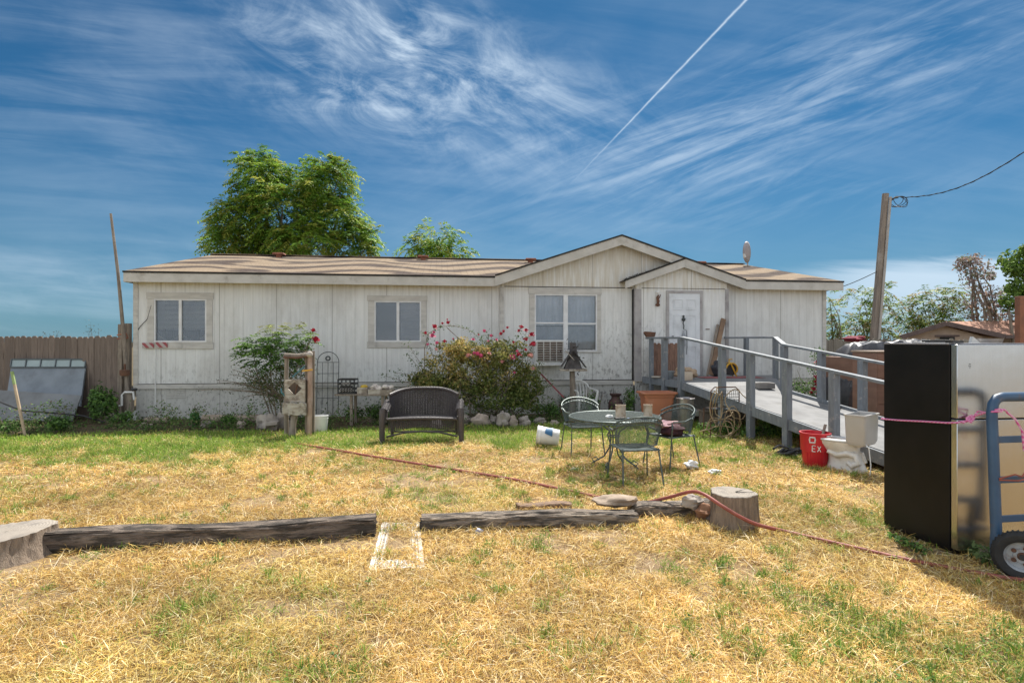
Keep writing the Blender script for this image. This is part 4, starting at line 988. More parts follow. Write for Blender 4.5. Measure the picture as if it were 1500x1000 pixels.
# ------------------------------------------------------------------ wicker loveseat
x, y = G(618, 648); 
ws = thing('wicker_loveseat', 'dark brown-black wicker loveseat with curved back standing on the lawn', 'loveseat', (x, y, 0), math.radians(3))
M_WICK = mat('dark_wicker', (.035, .026, .026), (.075, .062, .06), 60, .45, bump=.6, bscale=90, spec=.6)
def weave(fn, nu, nv, r=.007, stav=None, name='part', par=ws, wav=.006, gapf=1.0):
    k = MB()
    for j in range(nv + 1):
        v = j / nv; pts = []
        for i in range(nu + 1):
            p_ = Vector(fn(i / nu, v)); e = .01; q_ = Vector(fn(min(i / nu + e, 1), v)) - Vector(fn(max(i / nu - e, 0), v)); w_ = Vector(fn(i / nu, min(v + e, 1))) - Vector(fn(i / nu, max(v - e, 0)))
            n_ = q_.cross(w_); n_ = n_.normalized() if n_.length > 1e-9 else Vector((0, 1, 0))
            pts.append(p_ + n_ * wav * (1 if (i + j) % 2 else -1))
        k.tube(pts, r, 4, cap=False)
    for i in range(0, (stav or nu) + 1): k.tube([fn(i / (stav or nu), j / 8) for j in range(9)], r * 1.1, 4, cap=False)
    return k.build(name, M_WICK, par, smooth=True)
wh = .60
def backf(u, v):
    c = (u - .5) * 2; top = .88 - .10 * abs(c) ** 3
    xx = c * wh * (1.0 - .04 * (1 - v)); yy = .52 + .10 * v - .28 * abs(c) ** 4 * 1.0
    return (xx, yy, .38 + (top - .38) * v)
weave(backf, 44, 30, .0075, 26, 'backrest')
def seatf(u, v): c = (u - .5) * 2; return (c * (wh - .05 * v), .02 + .50 * v, .40 - .015 * v + .02 * math.cos(c * 1.4) - .01)
weave(seatf, 40, 26, .009, 30, 'seat')
def skf(u, v): c = (u - .5) * 2; return (c * (wh - .04), .02, .385 - (.12 + .10 * c * c) * (1 - v))
weave(skf, 36, 7, .006, 34, 'apron')
for sgn in (-1, 1):
    def armf(u, v, sgn=sgn): return (sgn * (wh + .035 + .055 * math.cos(v * PI * 1.2 - .6)), .0 + .42 * u, .54 + .11 * u + .045 * math.sin(v * PI * 1.2 - .4))
    weave(armf, 16, 9, .009, 14, 'arm')
    def armp(u, v, sgn=sgn): return (sgn * (wh + .05 - .01 * v), .02 + .42 * u, .36 + (.19 + .10 * u) * v)
    weave(armp, 14, 10, .006, 12, 'arm_side')
    k = MB(); k.tube([(sgn * (wh + .07), -.0, 0), (sgn * (wh + .07), -.01, .3), (sgn * (wh + .065), -.015, .5), (sgn * (wh + .06), .0, .58)], [.045, .05, .055, .05], 10); k.build('leg', M_WICK, ws, smooth=True)
    k = MB(); k.tube([(sgn * (wh - .02), .5, 0), (sgn * (wh - .03), .48, .38)], [.03, .035], 8); k.build('leg', M_WICK, ws, smooth=True)
k = MB(); k.tube([backf(i / 40, 1.0) for i in range(41)], .028, 8); k.build('top_rim', M_WICK, ws, smooth=True)
k = MB(); k.tube([seatf(i / 30, 0) for i in range(31)], .024, 8); k.build('front_rim', M_WICK, ws, smooth=True)
k = MB(); k.tube([(-wh, .02, .10), (-wh * .5, .02, .17), (0, .02, .19), (wh * .5, .02, .17), (wh, .02, .10)], .016, 6); k.tube([(-wh, .45, .12), (wh, .45, .12)], .014, 6); k.build('stretcher', M_WICK, ws, smooth=True)

# ------------------------------------------------------------------ patio set
M_PAT = mat('green_grey_iron', (.06, .085, .08), (.11, .135, .13), 20, .45, metal=.35, stain=(.20, .22, .21), sscale=40, samt=.5, spec=.5)
tx, ty_ = 1.39, 7.72; TR, TZ = .61, .70
pt = thing('patio_table', 'round dark green metal mesh patio table on curled legs', 'table', (tx, ty_, 0))
k = MB(); k.tube([(TR * math.cos(a_), TR * math.sin(a_), TZ) for a_ in np.linspace(0, 2 * PI, 49)[:-1]], .013, 8, closed=True); k.tube([(TR * math.cos(a_), TR * math.sin(a_), TZ - .03) for a_ in np.linspace(0, 2 * PI, 49)[:-1]], .008, 6, closed=True); k.build('rim', M_PAT, pt, smooth=True)
k = MB(); n = 46
for i in range(n + 1):
    c = -TR + 2 * TR * i / n; hh = math.sqrt(max(TR * TR - c * c, 0))
    if hh < .03: continue
    for dr_ in (1, -1):
        a_ = PI / 4 * dr_; ca, sa_ = math.cos(a_), math.sin(a_)
        k.bar((c * ca + hh * sa_, c * sa_ - hh * ca, TZ + .002 * dr_), (c * ca - hh * sa_, c * sa_ + hh * ca, TZ + .002 * dr_), .0085, .003)
k.build('tabletop', M_PAT, pt)
for i in range(4):
    a_ = PI / 4 + i * PI / 2 + .25; ca, sa_ = math.cos(a_), math.sin(a_)
    pr = [(.38, .68), (.20, .60), (.07, .50), (.05, .40), (.07, .28), (.15, .15), (.30, .06), (.36, .0)]
    k = MB(); k.tube([(r * ca, r * sa_, z) for r, z in pr], .011, 6); k.tube([(.28 * ca, .28 * sa_, .04), (.33 * ca, .33 * sa_, .10), (.27 * ca, .27 * sa_, .13), (.22 * ca, .22 * sa_, .09)], .008, 5); k.build('leg', M_PAT, pt, smooth=True)
MB().tube([(.07 * math.cos(a_), .07 * math.sin(a_), .44) for a_ in np.linspace(0, 2 * PI, 17)[:-1]], .009, 6, closed=True).build('collar', M_PAT, pt, smooth=True)
def patio_chair(label, loc, rz):
    c = thing('patio_chair', label, 'chair', loc, rz, 'metal mesh chairs around the patio table')
    def seat(u, v): return ((u - .5) * .46, (v - .5) * .44, .43 - .015 * math.sin(u * PI) * math.sin(v * PI))
    k = MB(); k.net(seat, 22, 20, .0026, 3); k.build('seat', M_PAT, c)
    k = MB(); k.tube([seat(0, 0), seat(1, 0), seat(1, 1), seat(0, 1)], .010, 6, closed=True); k.build('seat_frame', M_PAT, c, smooth=True)
    def back(u, v):
        a_ = PI * (.06 + .88 * u); fl = .02 + .05 * v
        return (-(.235 + fl) * math.cos(a_), .02 + (.20 + fl) * math.sin(a_) ** .8, .45 + (.30) * v * (.55 + .45 * math.sin(a_)) + .03)
    k = MB(); k.net(back, 44, 12, .0024, 3); k.build('backrest', M_PAT, c)
    k = MB(); k.tube([back(i / 30, 1) for i in range(31)], .011, 6)
    sc_ = []
    for i in range(16):
        p1_ = Vector(back((i + .5) / 16, 1)); k.tube([p1_ + Vector((.02 * math.cos(q_) * 1, 0, .028 + .02 * math.sin(q_))) for q_ in np.linspace(0, 2 * PI, 9)[:-1]], .004, 4, closed=True)
    k.tube([Vector(back(i / 30, 1)) + Vector((0, .0, .055)) for i in range(31)], .010, 6)
    k.tube([back(i / 30, 0) for i in range(31)], .008, 6); k.build('back_frame', M_PAT, c, smooth=True)
    for sx in (-1, 1):
        k = MB(); k.tube([(sx * .235, -.20, .64), (sx * .27, -.23, .55), (sx * .235, -.21, .43), (sx * .25, -.24, .2), (sx * .265, -.27, 0)], .010, 6); k.build('leg', M_PAT, c, smooth=True)
        k = MB(); k.tube([back(.06 if sx < 0 else .94, 1), (sx * .27, .0, .64), (sx * .262, -.2, .645)], .012, 6); k.build('arm', M_PAT, c, smooth=True)
        k = MB(); k.tube([(sx * .22, .20, .45), (sx * .23, .23, .3), (sx * .25, .30, 0)], .010, 6); k.build('leg', M_PAT, c, smooth=True)
    return c
pc = patio_chair('nearest mesh chair, empty, its back towards the viewer in front of the table', (1.50, 6.95, 0), 0)
pc.rotation_euler.z = PI + math.radians(8)
c2_ = dup(pc); c2_['label'] = 'empty mesh chair behind the left side of the patio table'; c2_.location = (1.08, 8.75, 0); c2_.rotation_euler.z = math.radians(12)
c3_ = dup(pc); c3_['label'] = 'mesh chair right of the table holding a heap of clothes'; c3_.location = (2.20, 7.88, 0); c3_.rotation_euler.z = math.radians(-62)
# clothes heap on the right chair
k = MB(); k.blob((0, 0, .07), (.19, .17, .08), 6, .35, 20, 12)
cl = thing('clothes_heap', 'dark red and pinkish clothes heaped on the seat of the right chair', 'clothes', (2.18, 7.86, .435))
k.build('dark_cloth', mat('maroon_cloth', (.07, .02, .025), (.03, .012, .018), 12, .9, bump=.6), cl, smooth=True)
k = MB(); k.blob((-.09, -.04, .14), (.12, .10, .045), 11, .6, 18, 10); k.blob((.05, .03, .15), (.12, .06, .03), 13, .6, 16, 8); k.build('pink_cloth', mat('pinkish_cloth', (.42, .25, .25), (.25, .16, .19), 9, .9, bump=.6), cl, smooth=True)
M_TIN = mat('rusty_cream_tin', (.50, .42, .32), (.38, .30, .22), 12, .6, stain=(.30, .22, .14), sscale=14, samt=.8, slo=.5, shi=.6)
for px, py, lb, r_, h_ in ((909, 611, 'left, wider one of two rusty cream tins on the patio table', .068, .165), (949, 612, 'right, narrower one of two rusty cream tins on the patio table', .058, .17)):
    Yk = 7.62; tt_ = PT(px, py, Yk); k = MB(); k.lathe([(r_, 0), (r_ + .003, .004), (r_, .01), (r_, h_ - .01), (r_ + .003, h_ - .004), (r_ + .002, h_), (r_ - .004, h_), (r_ - .006, .02), (0, .018)], 24)
    single(k, 'tin_can', M_TIN, lb, 'tin', (tt_.x, Yk, TZ + .006), smooth=True)
k = MB(); k.blob((0, 0, .02), (.05, .04, .025), 4, .4); single(k, 'tissue_wad', M_WHITE, 'small white tissue wad beside the left tin on the patio table', 'tissue', (tx - .10, ty_ - .18, TZ + .004), smooth=True)
k = MB(); k.box((0, 0, .01), (.13, .06, .02)); single(k, 'dark_case', M_BLACK, 'flat dark case in front of the left tin on the patio table', 'case', (tx + .02, ty_ - .25, TZ + .005), rz=.2, bevel=.005)
k = MB(); k.box((0, 0, .008), (.08, .03, .016)); single(k, 'lighter', mat('blue_plastic', (.05, .12, .4), None, 6, .4), 'small blue lighter between the two tins on the patio table', 'lighter', (tx + .16, ty_ - .28, TZ + .005), rz=-.2, bevel=.004)
k = MB(); k.box((0, 0, .012), (.07, .05, .024)); single(k, 'cigarette_box', mat('grey_box', (.16, .16, .2), None, 9, .5), 'small grey box beside the right tin on the patio table', 'box', (tx + .33, ty_ - .30, TZ + .005), rz=.4, bevel=.003)
# litter
for i, (px, py, r_, h_, lb, rot) in enumerate(((1013, 686, .085, .05, 'crumpled white plastic bag left of another, nearest the patio chair', -.5), (1047, 695, .07, .03, 'flattened white plastic scrap right of the crumpled bag on the lawn', 0), (841, 690, .05, .02, 'tiny pale paper scrap on the lawn left of the front chair', 0), (716, 770, .0, 0, '', 0))):
    if not lb: continue
    x, y = G(px, py); k = MB(); k.blob((0, 0, h_ * .8), (r_, r_ * .7, h_), i + 3, .7, 22, 12); single(k, 'plastic_scrap', mat('white_film', (.80, .80, .80), (.66, .67, .68), 16, .5), lb, 'litter', (x, y, .01), rz=rot, smooth=True)
x, y = G(1308 / 1.0 if False else 702, 783); k = MB(); k.blob((0, 0, .025), (.03, .025, .03), 5, .5); single(k, 'bottle_cap', mat('blue_white', (.4, .45, .6), (.2, .25, .45), 9, .5), 'small bluish plastic scrap below the middle log', 'litter', (x, y, .0), smooth=True)
#@@P3
# ------------------------------------------------------------------ wheelchair ramp (surveyed: left rail line, slope 1:8, 1.57 m wide)
M_RAMP = mat('ramp_grey_paint', (.20, .22, .24), (.15, .165, .185), 4, .75, bump=.5, stretch=(5, 5, 1), stain=(.36, .34, .31), samt=.55, sscale=9, slo=.58, shi=.64)
M_RAIL = mat('rail_light_grey', (.20, .22, .24), (.15, .17, .19), 6, .6, stain=(.14, .13, .12), samt=.5, sscale=7, slo=.56, shi=.62)
M_DECK = mat('deck_grey', (.22, .22, .22), (.165, .165, .165), 3, .85, bump=.4, stain=(.15, .14, .13), samt=.55, sscale=3.5, slo=.5, shi=.66)
ra = thing('wheelchair_ramp', 'long grey painted wooden ramp with railings leading down from the front door', 'ramp', (4.22, 10.0, 0))
DV = Vector((.27, -.963, 0)); NV = Vector((.963, .27, 0)); WR = 1.57
def zd(t_): return .6 - .130 * t_ if t_ > -2.15 else .88
def LP(t_, off=0.0, z=0.0): p = DV * t_ + NV * off; return Vector((p.x, p.y, z))
O_ = Vector((4.22, 10.0, 0))
A_ = LP(-3.72, 0); B_ = LP(-2.15, 0); D_ = Vector((6.02, 13.0, 0)) - O_; W2_ = HW(0, 0); 
def loc_(v): return Vector((v.x, v.y, 0)) - O_
wallR = loc_(HW(HP(1130, 550, .245)[0], .20)); wallL = loc_(HW(HP(953, 550, .03)[0], .02)); 
E_ = LP(-1.0, WR); E0 = LP(-1.0, 0)
def deckpoly(pts, zs, th=.035):
    k = MB(); k.pxy([(p.x, p.y) for p in pts], [z - th for z in zs], list(zs)); return k
deckpoly([wallL, B_, D_, wallR], [.88] * 4).build('landing', M_DECK, ra)
deckpoly([B_, E0, E_, D_], [.879, zd(-1.0), zd(-1.0), .879]).build('deck', M_DECK, ra)
TEND = 4.55
deckpoly([E0 + DV * .002, LP(TEND), LP(TEND, WR), E_ + DV * .002], [zd(-1.0), max(zd(TEND), .02), max(zd(TEND), .02), zd(-1.0)]).build('deck', M_DECK, ra)
k = MB(); k.bar(LP(-3.85, -.03, .80), LP(-2.15, -.03, .80), .04, .15); k.build('side_beam', M_RAMP, ra)
k = MB(); k.bar(LP(-2.15, -.03, .79), LP(TEND, -.03, zd(TEND) - .09), .04, .17); k.build('side_beam', M_RAMP, ra)
k = MB(); k.bar(LP(-1.0, WR + .03, zd(-1) - .08), LP(TEND, WR + .03, zd(TEND) - .09), .04, .17); k.build('side_beam', M_RAMP, ra)
k = MB(); k.bar(LP(-1.0, WR + .03, zd(-1) - .08), D_ + Vector((0, 0, .8)), .04, .15); k.build('side_beam', M_RAMP, ra)
# edge curb on the far side
k = MB(); k.bar(LP(-1.0, WR - .05, zd(-1) + .03), LP(TEND, WR - .05, zd(TEND) + .03), .05, .05); k.build('curb_strip', M_RAMP, ra)
for t_, foot in ((-3.45, .3), (-2.86, .3), (-2.2, 0), (-.80, 0), (0, 0), (.87, 0), (1.80, 0), (2.75, 0), (3.6, 0)):
    w_ = .11 if t_ > -3 else .085
    k = MB(); p = LP(t_, -.03, 0); zt_ = zd(t_) + .90; k.bar((p.x, p.y, 0 if not foot else .0), (p.x, p.y, zt_), w_, w_, up=DV); k.build('post', M_RAMP, ra, bevel=.004)
for t_ in (-1.02, .0 - .08, .80, 1.9, 3.0):
    k = MB(); p = LP(t_, WR + .0, 0); k.bar((p.x, p.y, 0), (p.x, p.y, zd(t_) + .90), .11, .11, up=DV); k.build('post', M_RAMP, ra, bevel=.004)
wq = loc_(HW(HP(1062, 500, .0)[0], .02)); wm = loc_(HW(HP(1093, 500, .0)[0], .0))
for q in (D_, wm): k = MB(); k.bar((q.x, q.y, .0), (q.x, q.y, 1.79), .095, .095, up=DV); k.build('post', M_RAMP, ra, bevel=.004)
def rail(a_, b_, par=ra): k = MB(); k.bar(a_, b_, .10, .045); return k.build('handrail', M_RAIL, par, bevel=.008)
rail(LP(-3.65, -.03, 1.80), LP(-2.15, -.03, 1.80)); rail(LP(-2.152, -.03, 1.80), LP(TEND, -.03, zd(TEND) + .92))
rail(LP(-1.02, WR, zd(-1.02) + .92), LP(TEND, WR, zd(TEND) + .92)); rail(D_ + Vector((0, 0, 1.81)), LP(-1.02, WR, zd(-1.02) + .921)); rail(wq + Vector((0, 0, 1.81)), D_ + Vector((0, 0, 1.812)))
# porch clutter
pb = HW(HP(955, 540, -.2)[0], -.22, .885)
for i, (pa, pz, wd_) in enumerate(((963, 1.70, .2), (984, 1.66, .38))):
    s_, _ = HP(pa, 520, -.25); o = MB()
    planks(0, wd_, 0, 0, lambda u: .80 + .0 * i, wd_ / (2 + i), o, hvar=.01, gapw=.004)
    single(o, 'pallet_panel', mat('brown_planks', (.28, .16, .11), (.16, .09, .065), 5, .85, bump=.5, stretch=(8, 8, 1)), ('narrow' if i == 0 else 'wide') + ' brown plank panel standing behind the left porch railing', 'plank panel', HW(s_ - wd_ / 2, -.22 - .02 * i, .885), HA)
rb = HW(HP(956, 488, -.2)[0], 0, 0); p_ = O_ + LP(-3.5, -.03, 0)
k = MB(); k.pxz([(-.09, 0), (.09, 0), (.12, .11), (-.13, .13), (-.15, .09)], -.06, .06)
single(k, 'rusty_trough', M_RUST, 'small rust-brown trough sitting on the left end of the porch rail', 'trough', (p_.x, p_.y, 1.826), rz=.1, bevel=.006)
# boards leaning beside the door
sA, _ = HP(1037, 545, -.1); sB, zB = HP(1061, 468, .0)
o = single(MB().bar((0, 0, 0), (sB - sA, .28, zB - .9), .05, .11, up=(1, 0, 0)), 'leaning_board', mat('brown_board', (.27, .17, .10), (.16, .10, .065), 5, .8, bump=.4), 'brown board leaning against the wall corner right of the front door', 'board', HW(sA, -.24, .92), HA)
o = single(MB().bar((0, 0, 0), (sB - sA - .08, .24, zB - 1.02), .03, .05, up=(1, 0, 0)), 'leaning_lath', M_WD, 'thin grey lath leaning just left of the brown board by the door', 'lath', HW(sA - .08, -.22, .9), HA)
k = MB(); k.blob((0, 0, .16), (.15, .12, .17), 3, .6, 18, 12); s_, _ = HP(1047, 540, -.2)
single(k, 'black_bag', mat('black_cloth', (.03, .032, .036), (.05, .05, .06), 8, .8), 'dark rumpled bag on the porch right of the door', 'bag', HW(s_ + .05, -.25, .9), HA, smooth=True)
s_, _ = HP(1071, 540, -.5); hr = thing('hose_reel', 'yellow and black cord reel standing on the porch by the wall', 'reel', HW(s_, -.45, .9), HA)
MB().tube([(0, -.06, .17), (0, .06, .17)], .15, 20).build('drum', M_BLACK, hr)
k = MB()
for yy in (-.075, .075): k.tube([(.14 * math.cos(a_), yy, .17 + .14 * math.sin(a_)) for a_ in np.linspace(-.6, PI * .95, 12)], .02, 6); k.tube([(-.02, yy, .3), (.12, yy, 0)], .018, 6)
k.build('yellow_frame', mat('yellow_plastic', (.6, .33, .02), None, 5, .5), hr)
MB().tube([(-.03, 0, .3), (-.02, 0, .4), (.05, 0, .4)], .016, 6).build('handle', MC['yellow_plastic'], hr)
# cardboard / driftwood
s_, _ = HP(1008, 545, -1.2); k = MB(); k.blob((0, 0, .13), (.20, .14, .13), 8, .5, 18, 12); k.blob((.14, -.05, .10), (.13, .1, .10), 12, .5, 14, 10)
single(k, 'driftwood', mat('pale_wood_piece', (.45, .33, .22), (.32, .22, .14), 7, .8, bump=.6), 'rounded tan piece of driftwood on the porch behind the middle post', 'wood piece', HW(s_, -1.0, .9), HA, smooth=True)
s_, _ = HP(1009, 552, -1.5); k = MB(); k.box((0, 0, .09), (.24, .16, .18)); single(k, 'cream_box', mat('cream_card', (.6, .5, .38), (.5, .4, .3), 5, .8), 'small cream box on the porch edge below the driftwood', 'box', HW(s_ - .03, -1.42, .882), HA + .3, bevel=.01)
s_, _ = HP(983, 549, -.9); bucket('paint_pail', 'pale blue-grey paint pail on the porch between the railing posts', .13, .17, mat('grey_pail', (.34, .38, .40), (.28, .31, .33), 6, .5), HW(s_, -.75, .882), handle=False, catg='pail')
s_, _ = HP(963, 549, -.6); k = MB(); k.lathe([(0, .0), (.15, 0), (.17, .02), (.16, .035), (0, .03)], 20); single(k, 'wooden_disc', M_OLDW, 'flat round wooden disc on the porch behind the left railing posts', 'lid', HW(s_ + .05, -.55, .883), smooth=True)
k = MB(); sM0, _ = HP(1015, 548, -.3); k.solid(lambda u, v: (u * 1.45, v * .55, .006 + .004 * math.sin(u * 21 + v * 9)), 20, 8, .008)
single(k, 'door_mat', mat('dull_red_mat', (.30, .10, .10), (.20, .07, .07), 8, .95), 'dull red mat spread on the porch in front of the door', 'mat', HW(sM0, -.95, .884), HA)
p_ = O_ + LP(-1.25, 1.28); k = MB(); k.bb(-.17, .17, -.12, -.1, 0, .11); k.bb(-.17, .17, .1, .12, 0, .11); k.bb(-.17, -.15, -.099, .099, 0, .11); k.bb(.15, .17, -.099, .099, 0, .11); k.bb(-.149, .149, -.099, .099, 0, .02)
single(k, 'open_box', mat('grey_box_wood', (.24, .22, .20), (.16, .15, .14), 5, .8), 'small open grey wooden box on the ramp beside the bend of the far rail', 'box', (p_.x, p_.y, .77), rz=.1)
p_ = O_ + LP(.45, 1.44); k = MB(); k.pxz([(-.09, 0), (.09, 0), (.1, .04), (.02, .05), (-.08, .03)], -.05, .05); k.tube([(.08, 0, .03), (.12, 0, .10)], .012, 5)
single(k, 'black_dustpan', M_BLACK, 'small black dustpan lying at the far edge of the ramp', 'dustpan', (p_.x - .1, p_.y - .05, zd(.45) + .005), rz=.5)

# ------------------------------------------------------------------ things under and around the ramp
def rect_ring(a, b, r, z, n=6, c=(0, 0)):
    pts = []
    for qx, qy, st in ((1, 1, 0), (-1, 1, 1), (-1, -1, 2), (1, -1, 3)):
        for i in range(n + 1):
            th = (st + i / n) * PI / 2; pts.append((c[0] + qx * (a - r) + r * math.cos(th), c[1] + qy * (b - r) + r * math.sin(th), z))
    return pts
x, y = G(962, 619); S = y / F
pl = thing('terracotta_planter', 'big rectangular orange-brown plastic planter standing under the porch edge', 'planter', (x, y, 0), .1)
k = MB(); a_, b_ = .33, .22; H = .66
k.rings([rect_ring(a_ * .78, b_ * .78, .05, 0), rect_ring(a_ * .95, b_ * .95, .06, H * .83), rect_ring(a_ * 1.0, b_ * 1.0, .06, H * .84), rect_ring(a_ * 1.03, b_ * 1.03, .06, H * .93), rect_ring(a_ * 1.15, b_ * 1.15, .07, H * .94), rect_ring(a_ * 1.17, b_ * 1.17, .07, H * .97), rect_ring(a_ * 1.15, b_ * 1.15, .07, H), rect_ring(a_ * .98, b_ * .98, .06, H), rect_ring(a_ * .95, b_ * .95, .06, H * .93), rect_ring(a_ * .80, b_ * .80, .05, .3)])
k.build('shell', mat('terracotta', (.50, .19, .10), (.42, .16, .09), 3, .6, stain=(.45, .30, .24), samt=.4, sscale=4), pl, smooth=True)
x, y = G(1004, 628); tc_ = thing('metal_trash_can', 'brown-grey steel can standing right of the orange planter', 'can', (x, y, 0))
k = MB(); k.lathe([(.13, 0), (.165, .5), (.165, .58), (.18, .585), (.18, .61), (.165, .615), (.155, .56), (.13, .1), (0, .1)], 28); k.build('body', mat('galvanised', (.22, .17, .16), (.34, .33, .33), 1.2, .35, metal=.6, stretch=(5, 5, .6), stain=(.12, .08, .07), samt=.5), tc_, smooth=True)
k = MB(); k.tube([(.17, -.0, .48), (.21, -.02, .44), (.17, -.02, .40)], .012, 6); k.build('handle', M_IRON, tc_)
x, y = G(1027, 621); k = MB(); k.lathe([(0, 0), (.14, 0), (.21, .10), (.23, .105), (.225, .115), (.2, .11), (.13, .02), (0, .02)], 26); single(k, 'white_basin', M_WHITE, 'shallow white basin in the shadow under the ramp', 'basin', (x, y + .3, .15), smooth=True)
x, y = G(1062, 624); k = MB(); k.bb(-.35, .35, -.16, .16, 0, .28); k.bb(-.38, .38, -.18, .18, .285, .325); single(k, 'low_bench', M_WD, 'low dark plank bench under the ramp carrying the white basin and cords', 'bench', (x - .1, y + .1, 0), bevel=.01)
# wire rack chair with tangled cords
x, y = G(1062, 640); wr = thing('wire_rack', 'dark openwork wire rack standing in front of the ramp', 'rack', (x, y, 0), .15)
k = MB(); 
k.tube([(-.28, 0, 0), (-.27, 0, .84), (-.2, 0, .90), (.2, .0, .90), (.27, 0, .84), (.28, 0, 0)], .011, 6); k.tube([(-.26, .3, 0), (-.26, .28, .5), (.26, .28, .5), (.26, .3, 0)], .011, 6); k.build('frame', M_RUST, wr)
k = MB()
for i in range(15): xx = -.26 + .52 * i / 14; k.tube([(xx, 0, .62 + .01 * (i % 3)), (xx, -.03, .84)], .004, 4); 
for z in (.62, .67, .72, .78, .84): k.tube([(-.26, -.02, z), (.26, -.02, z)], .005, 4)
for i in range(12): yy = .28 * i / 11; k.tube([(-.26, yy, .5), (.26, yy, .5)], .004, 4)
k.build('wire', M_IRON, wr)
x0_, y0_ = x, y
ct = MB(); r_ = random.Random(12)
def loop(c, rx, rz_, yo, n=26, tilt=0, seed=0):
    pts = []
    for i in range(n):
        a__ = 2 * PI * i / n; q = 1 + .13 * math.sin(2 * a__ + seed) + .07 * math.sin(5 * a__ + seed * 2)
        pts.append((c[0] + rx * q * math.cos(a__) + tilt * math.sin(a__) * rz_, yo + .05 * math.sin(a__ * 2 + seed), max(c[1] + rz_ * q * math.sin(a__), .02)))
    return pts
for i, (cx_, cz_, rx, rz_, tl_) in enumerate(((-.17, .58, .075, .30, 0), (-.13, .60, .06, .24, .05), (-.20, .52, .09, .33, 0), (.15, .60, .18, .26, 0), (.05, .25, .20, .22, .3), (-.15, .16, .28, .14, 0), (-.2, .12, .3, .09, .5), (.0, .22, .1, .26, .2), (-.05, .18, .25, .2, -.4), (.1, .28, .12, .28, .1))):
    ct.tube(loop((cx_, cz_), rx, rz_, -.07 - .03 * (i % 4), seed=i, tilt=tl_), .0085, 5, closed=True)
single(ct, 'tangled_cord', mat('tan_cord', (.36, .27, .15), (.24, .17, .10), 12, .7), 'tangle of tan cord looped over the wire rack and down to the ground', 'cord', (x0_, y0_, 0), smooth=True)
x, y = G(1150, 668); k = MB(); rr_ = random.Random(4)
for i in range(12): 
    p1_ = Vector((rr_.uniform(-.2, .1), rr_.uniform(-.1, .15), rr_.uniform(.02, .10))); k.tube([p1_, p1_ + Vector((rr_.uniform(.08, .2), rr_.uniform(-.1, .1), rr_.uniform(-.02, .08))), p1_ + Vector((rr_.uniform(.2, .35), rr_.uniform(-.05, .15), rr_.uniform(-.02, .05)))], .018, 5)
single(k, 'black_scrap_pile', M_BLACK, 'small heap of black rubber scraps beside the red cooler', 'scrap', (x, y, 0))
# red cooler bucket with letters
x, y = G(1194, 681); RB = thing('red_drink_cooler', 'red round drink cooler with white handle and hand-painted white letters', 'cooler', (x, y, 0), 0)
R0, H0 = .185, .46
M_RED = mat('red_plastic', (.55, .012, .025), (.44, .01, .02), 4, .4)
k = MB(); k.lathe([(R0 * .82, 0), (R0 * .84, .01), (R0 * .92, H0 * .45), (R0 * 1.0, H0 * .46), (R0 * 1.05, H0 * .96), (R0 * 1.1, H0 * .965), (R0 * 1.1, H0), (R0 * .98, H0), (R0 * .95, H0 * .92), (R0 * .8, .04), (0, .04)], 32); k.build('shell', M_RED, RB, smooth=True)
k = MB()
for i in range(10): a__ = -PI * .85 + PI * .7 * i / 9; k.bar((R0 * .855 * math.cos(a__), R0 * .855 * math.sin(a__), .03), (R0 * .925 * math.cos(a__), R0 * .925 * math.sin(a__), .19), .008, .006, up=(math.cos(a__), math.sin(a__), 0))
k.build('rib', M_RED, RB)
def onb(u, z, r=None): rr_ = R0 * (1.0 + .05 * (z - .21) / .25) + .004; a__ = -PI / 2 + u / rr_; return (rr_ * math.cos(a__), rr_ * math.sin(a__), z)
k = MB(); a0_ = -.13
k.tube([onb(a0_ - .03, .41), onb(a0_ - .035, .38), onb(a0_ - .03, .34), onb(a0_ + .03, .34), onb(a0_ + .035, .38), onb(a0_ + .03, .41)], .011, 6, closed=True); k.build('handle', M_WHITE, RB, smooth=True)
k = MB()
def stroke(pts): k.tube([onb(u, z) for u, z in pts], .0055, 5)
stroke([(-.13, .22), (-.13, .30)]); stroke([(-.13, .30), (-.09, .30)]); stroke([(-.13, .26), (-.095, .26)]); stroke([(-.13, .22), (-.09, .22)])
stroke([(-.065, .295), (-.025, .22)]); stroke([(-.025, .295), (-.065, .22)])
k.build('lettering', M_WHITE, RB)
k = MB(); k.tube([onb(.06, .43), onb(.10, .43), onb(.14, .425)], .012, 6); k.build('latch', M_WHITE, RB)
k = MB(); k.bar((.06, 0, .25), (.17, .05, .56), .035, .015); single(k, 'wooden_stick', M_WD, 'flat wooden stick poking up out of the red cooler', 'stick', (x, y, .0))

# ------------------------------------------------------------------ toilet
x, y = G(1236, 694); to = thing('toilet', 'dirty off-white toilet without tank lid standing on the lawn left of the refrigerator', 'toilet', (x + .19, y + .22, 0), math.radians(180 - 52))
# local +x is where the bowl points
M_CER = mat('stained_porcelain', (.70, .68, .64), (.60, .57, .52), 4, .3, stain=(.30, .22, .13), samt=.55, sscale=5, slo=.5, shi=.68, spec=.6)
M_CERT = mat('tank_porcelain', (.46, .45, .44), (.42, .41, .39), 3, .35, stain=(.42, .38, .32), samt=.3)
def egg(cx_, rx, ry, z, n=28, f=.0): return [(cx_ + rx * math.cos(a__) * (1 + f * math.cos(a__)), ry * math.sin(a__), z) for a__ in [2 * PI * i / n for i in range(n)]]
k = MB(); k.rings([egg(.02, .26, .12, 0), egg(.02, .25, .11, .03), egg(.03, .22, .09, .12), egg(.05, .20, .095, .20), egg(.10, .235, .14, .28), egg(.13, .27, .175, .34), egg(.14, .275, .185, .385), egg(.14, .23, .145, .385), egg(.14, .18, .11, .30), egg(.12, .08, .06, .22)]); k.build('bowl', M_CER, to, smooth=True, sharp=60)
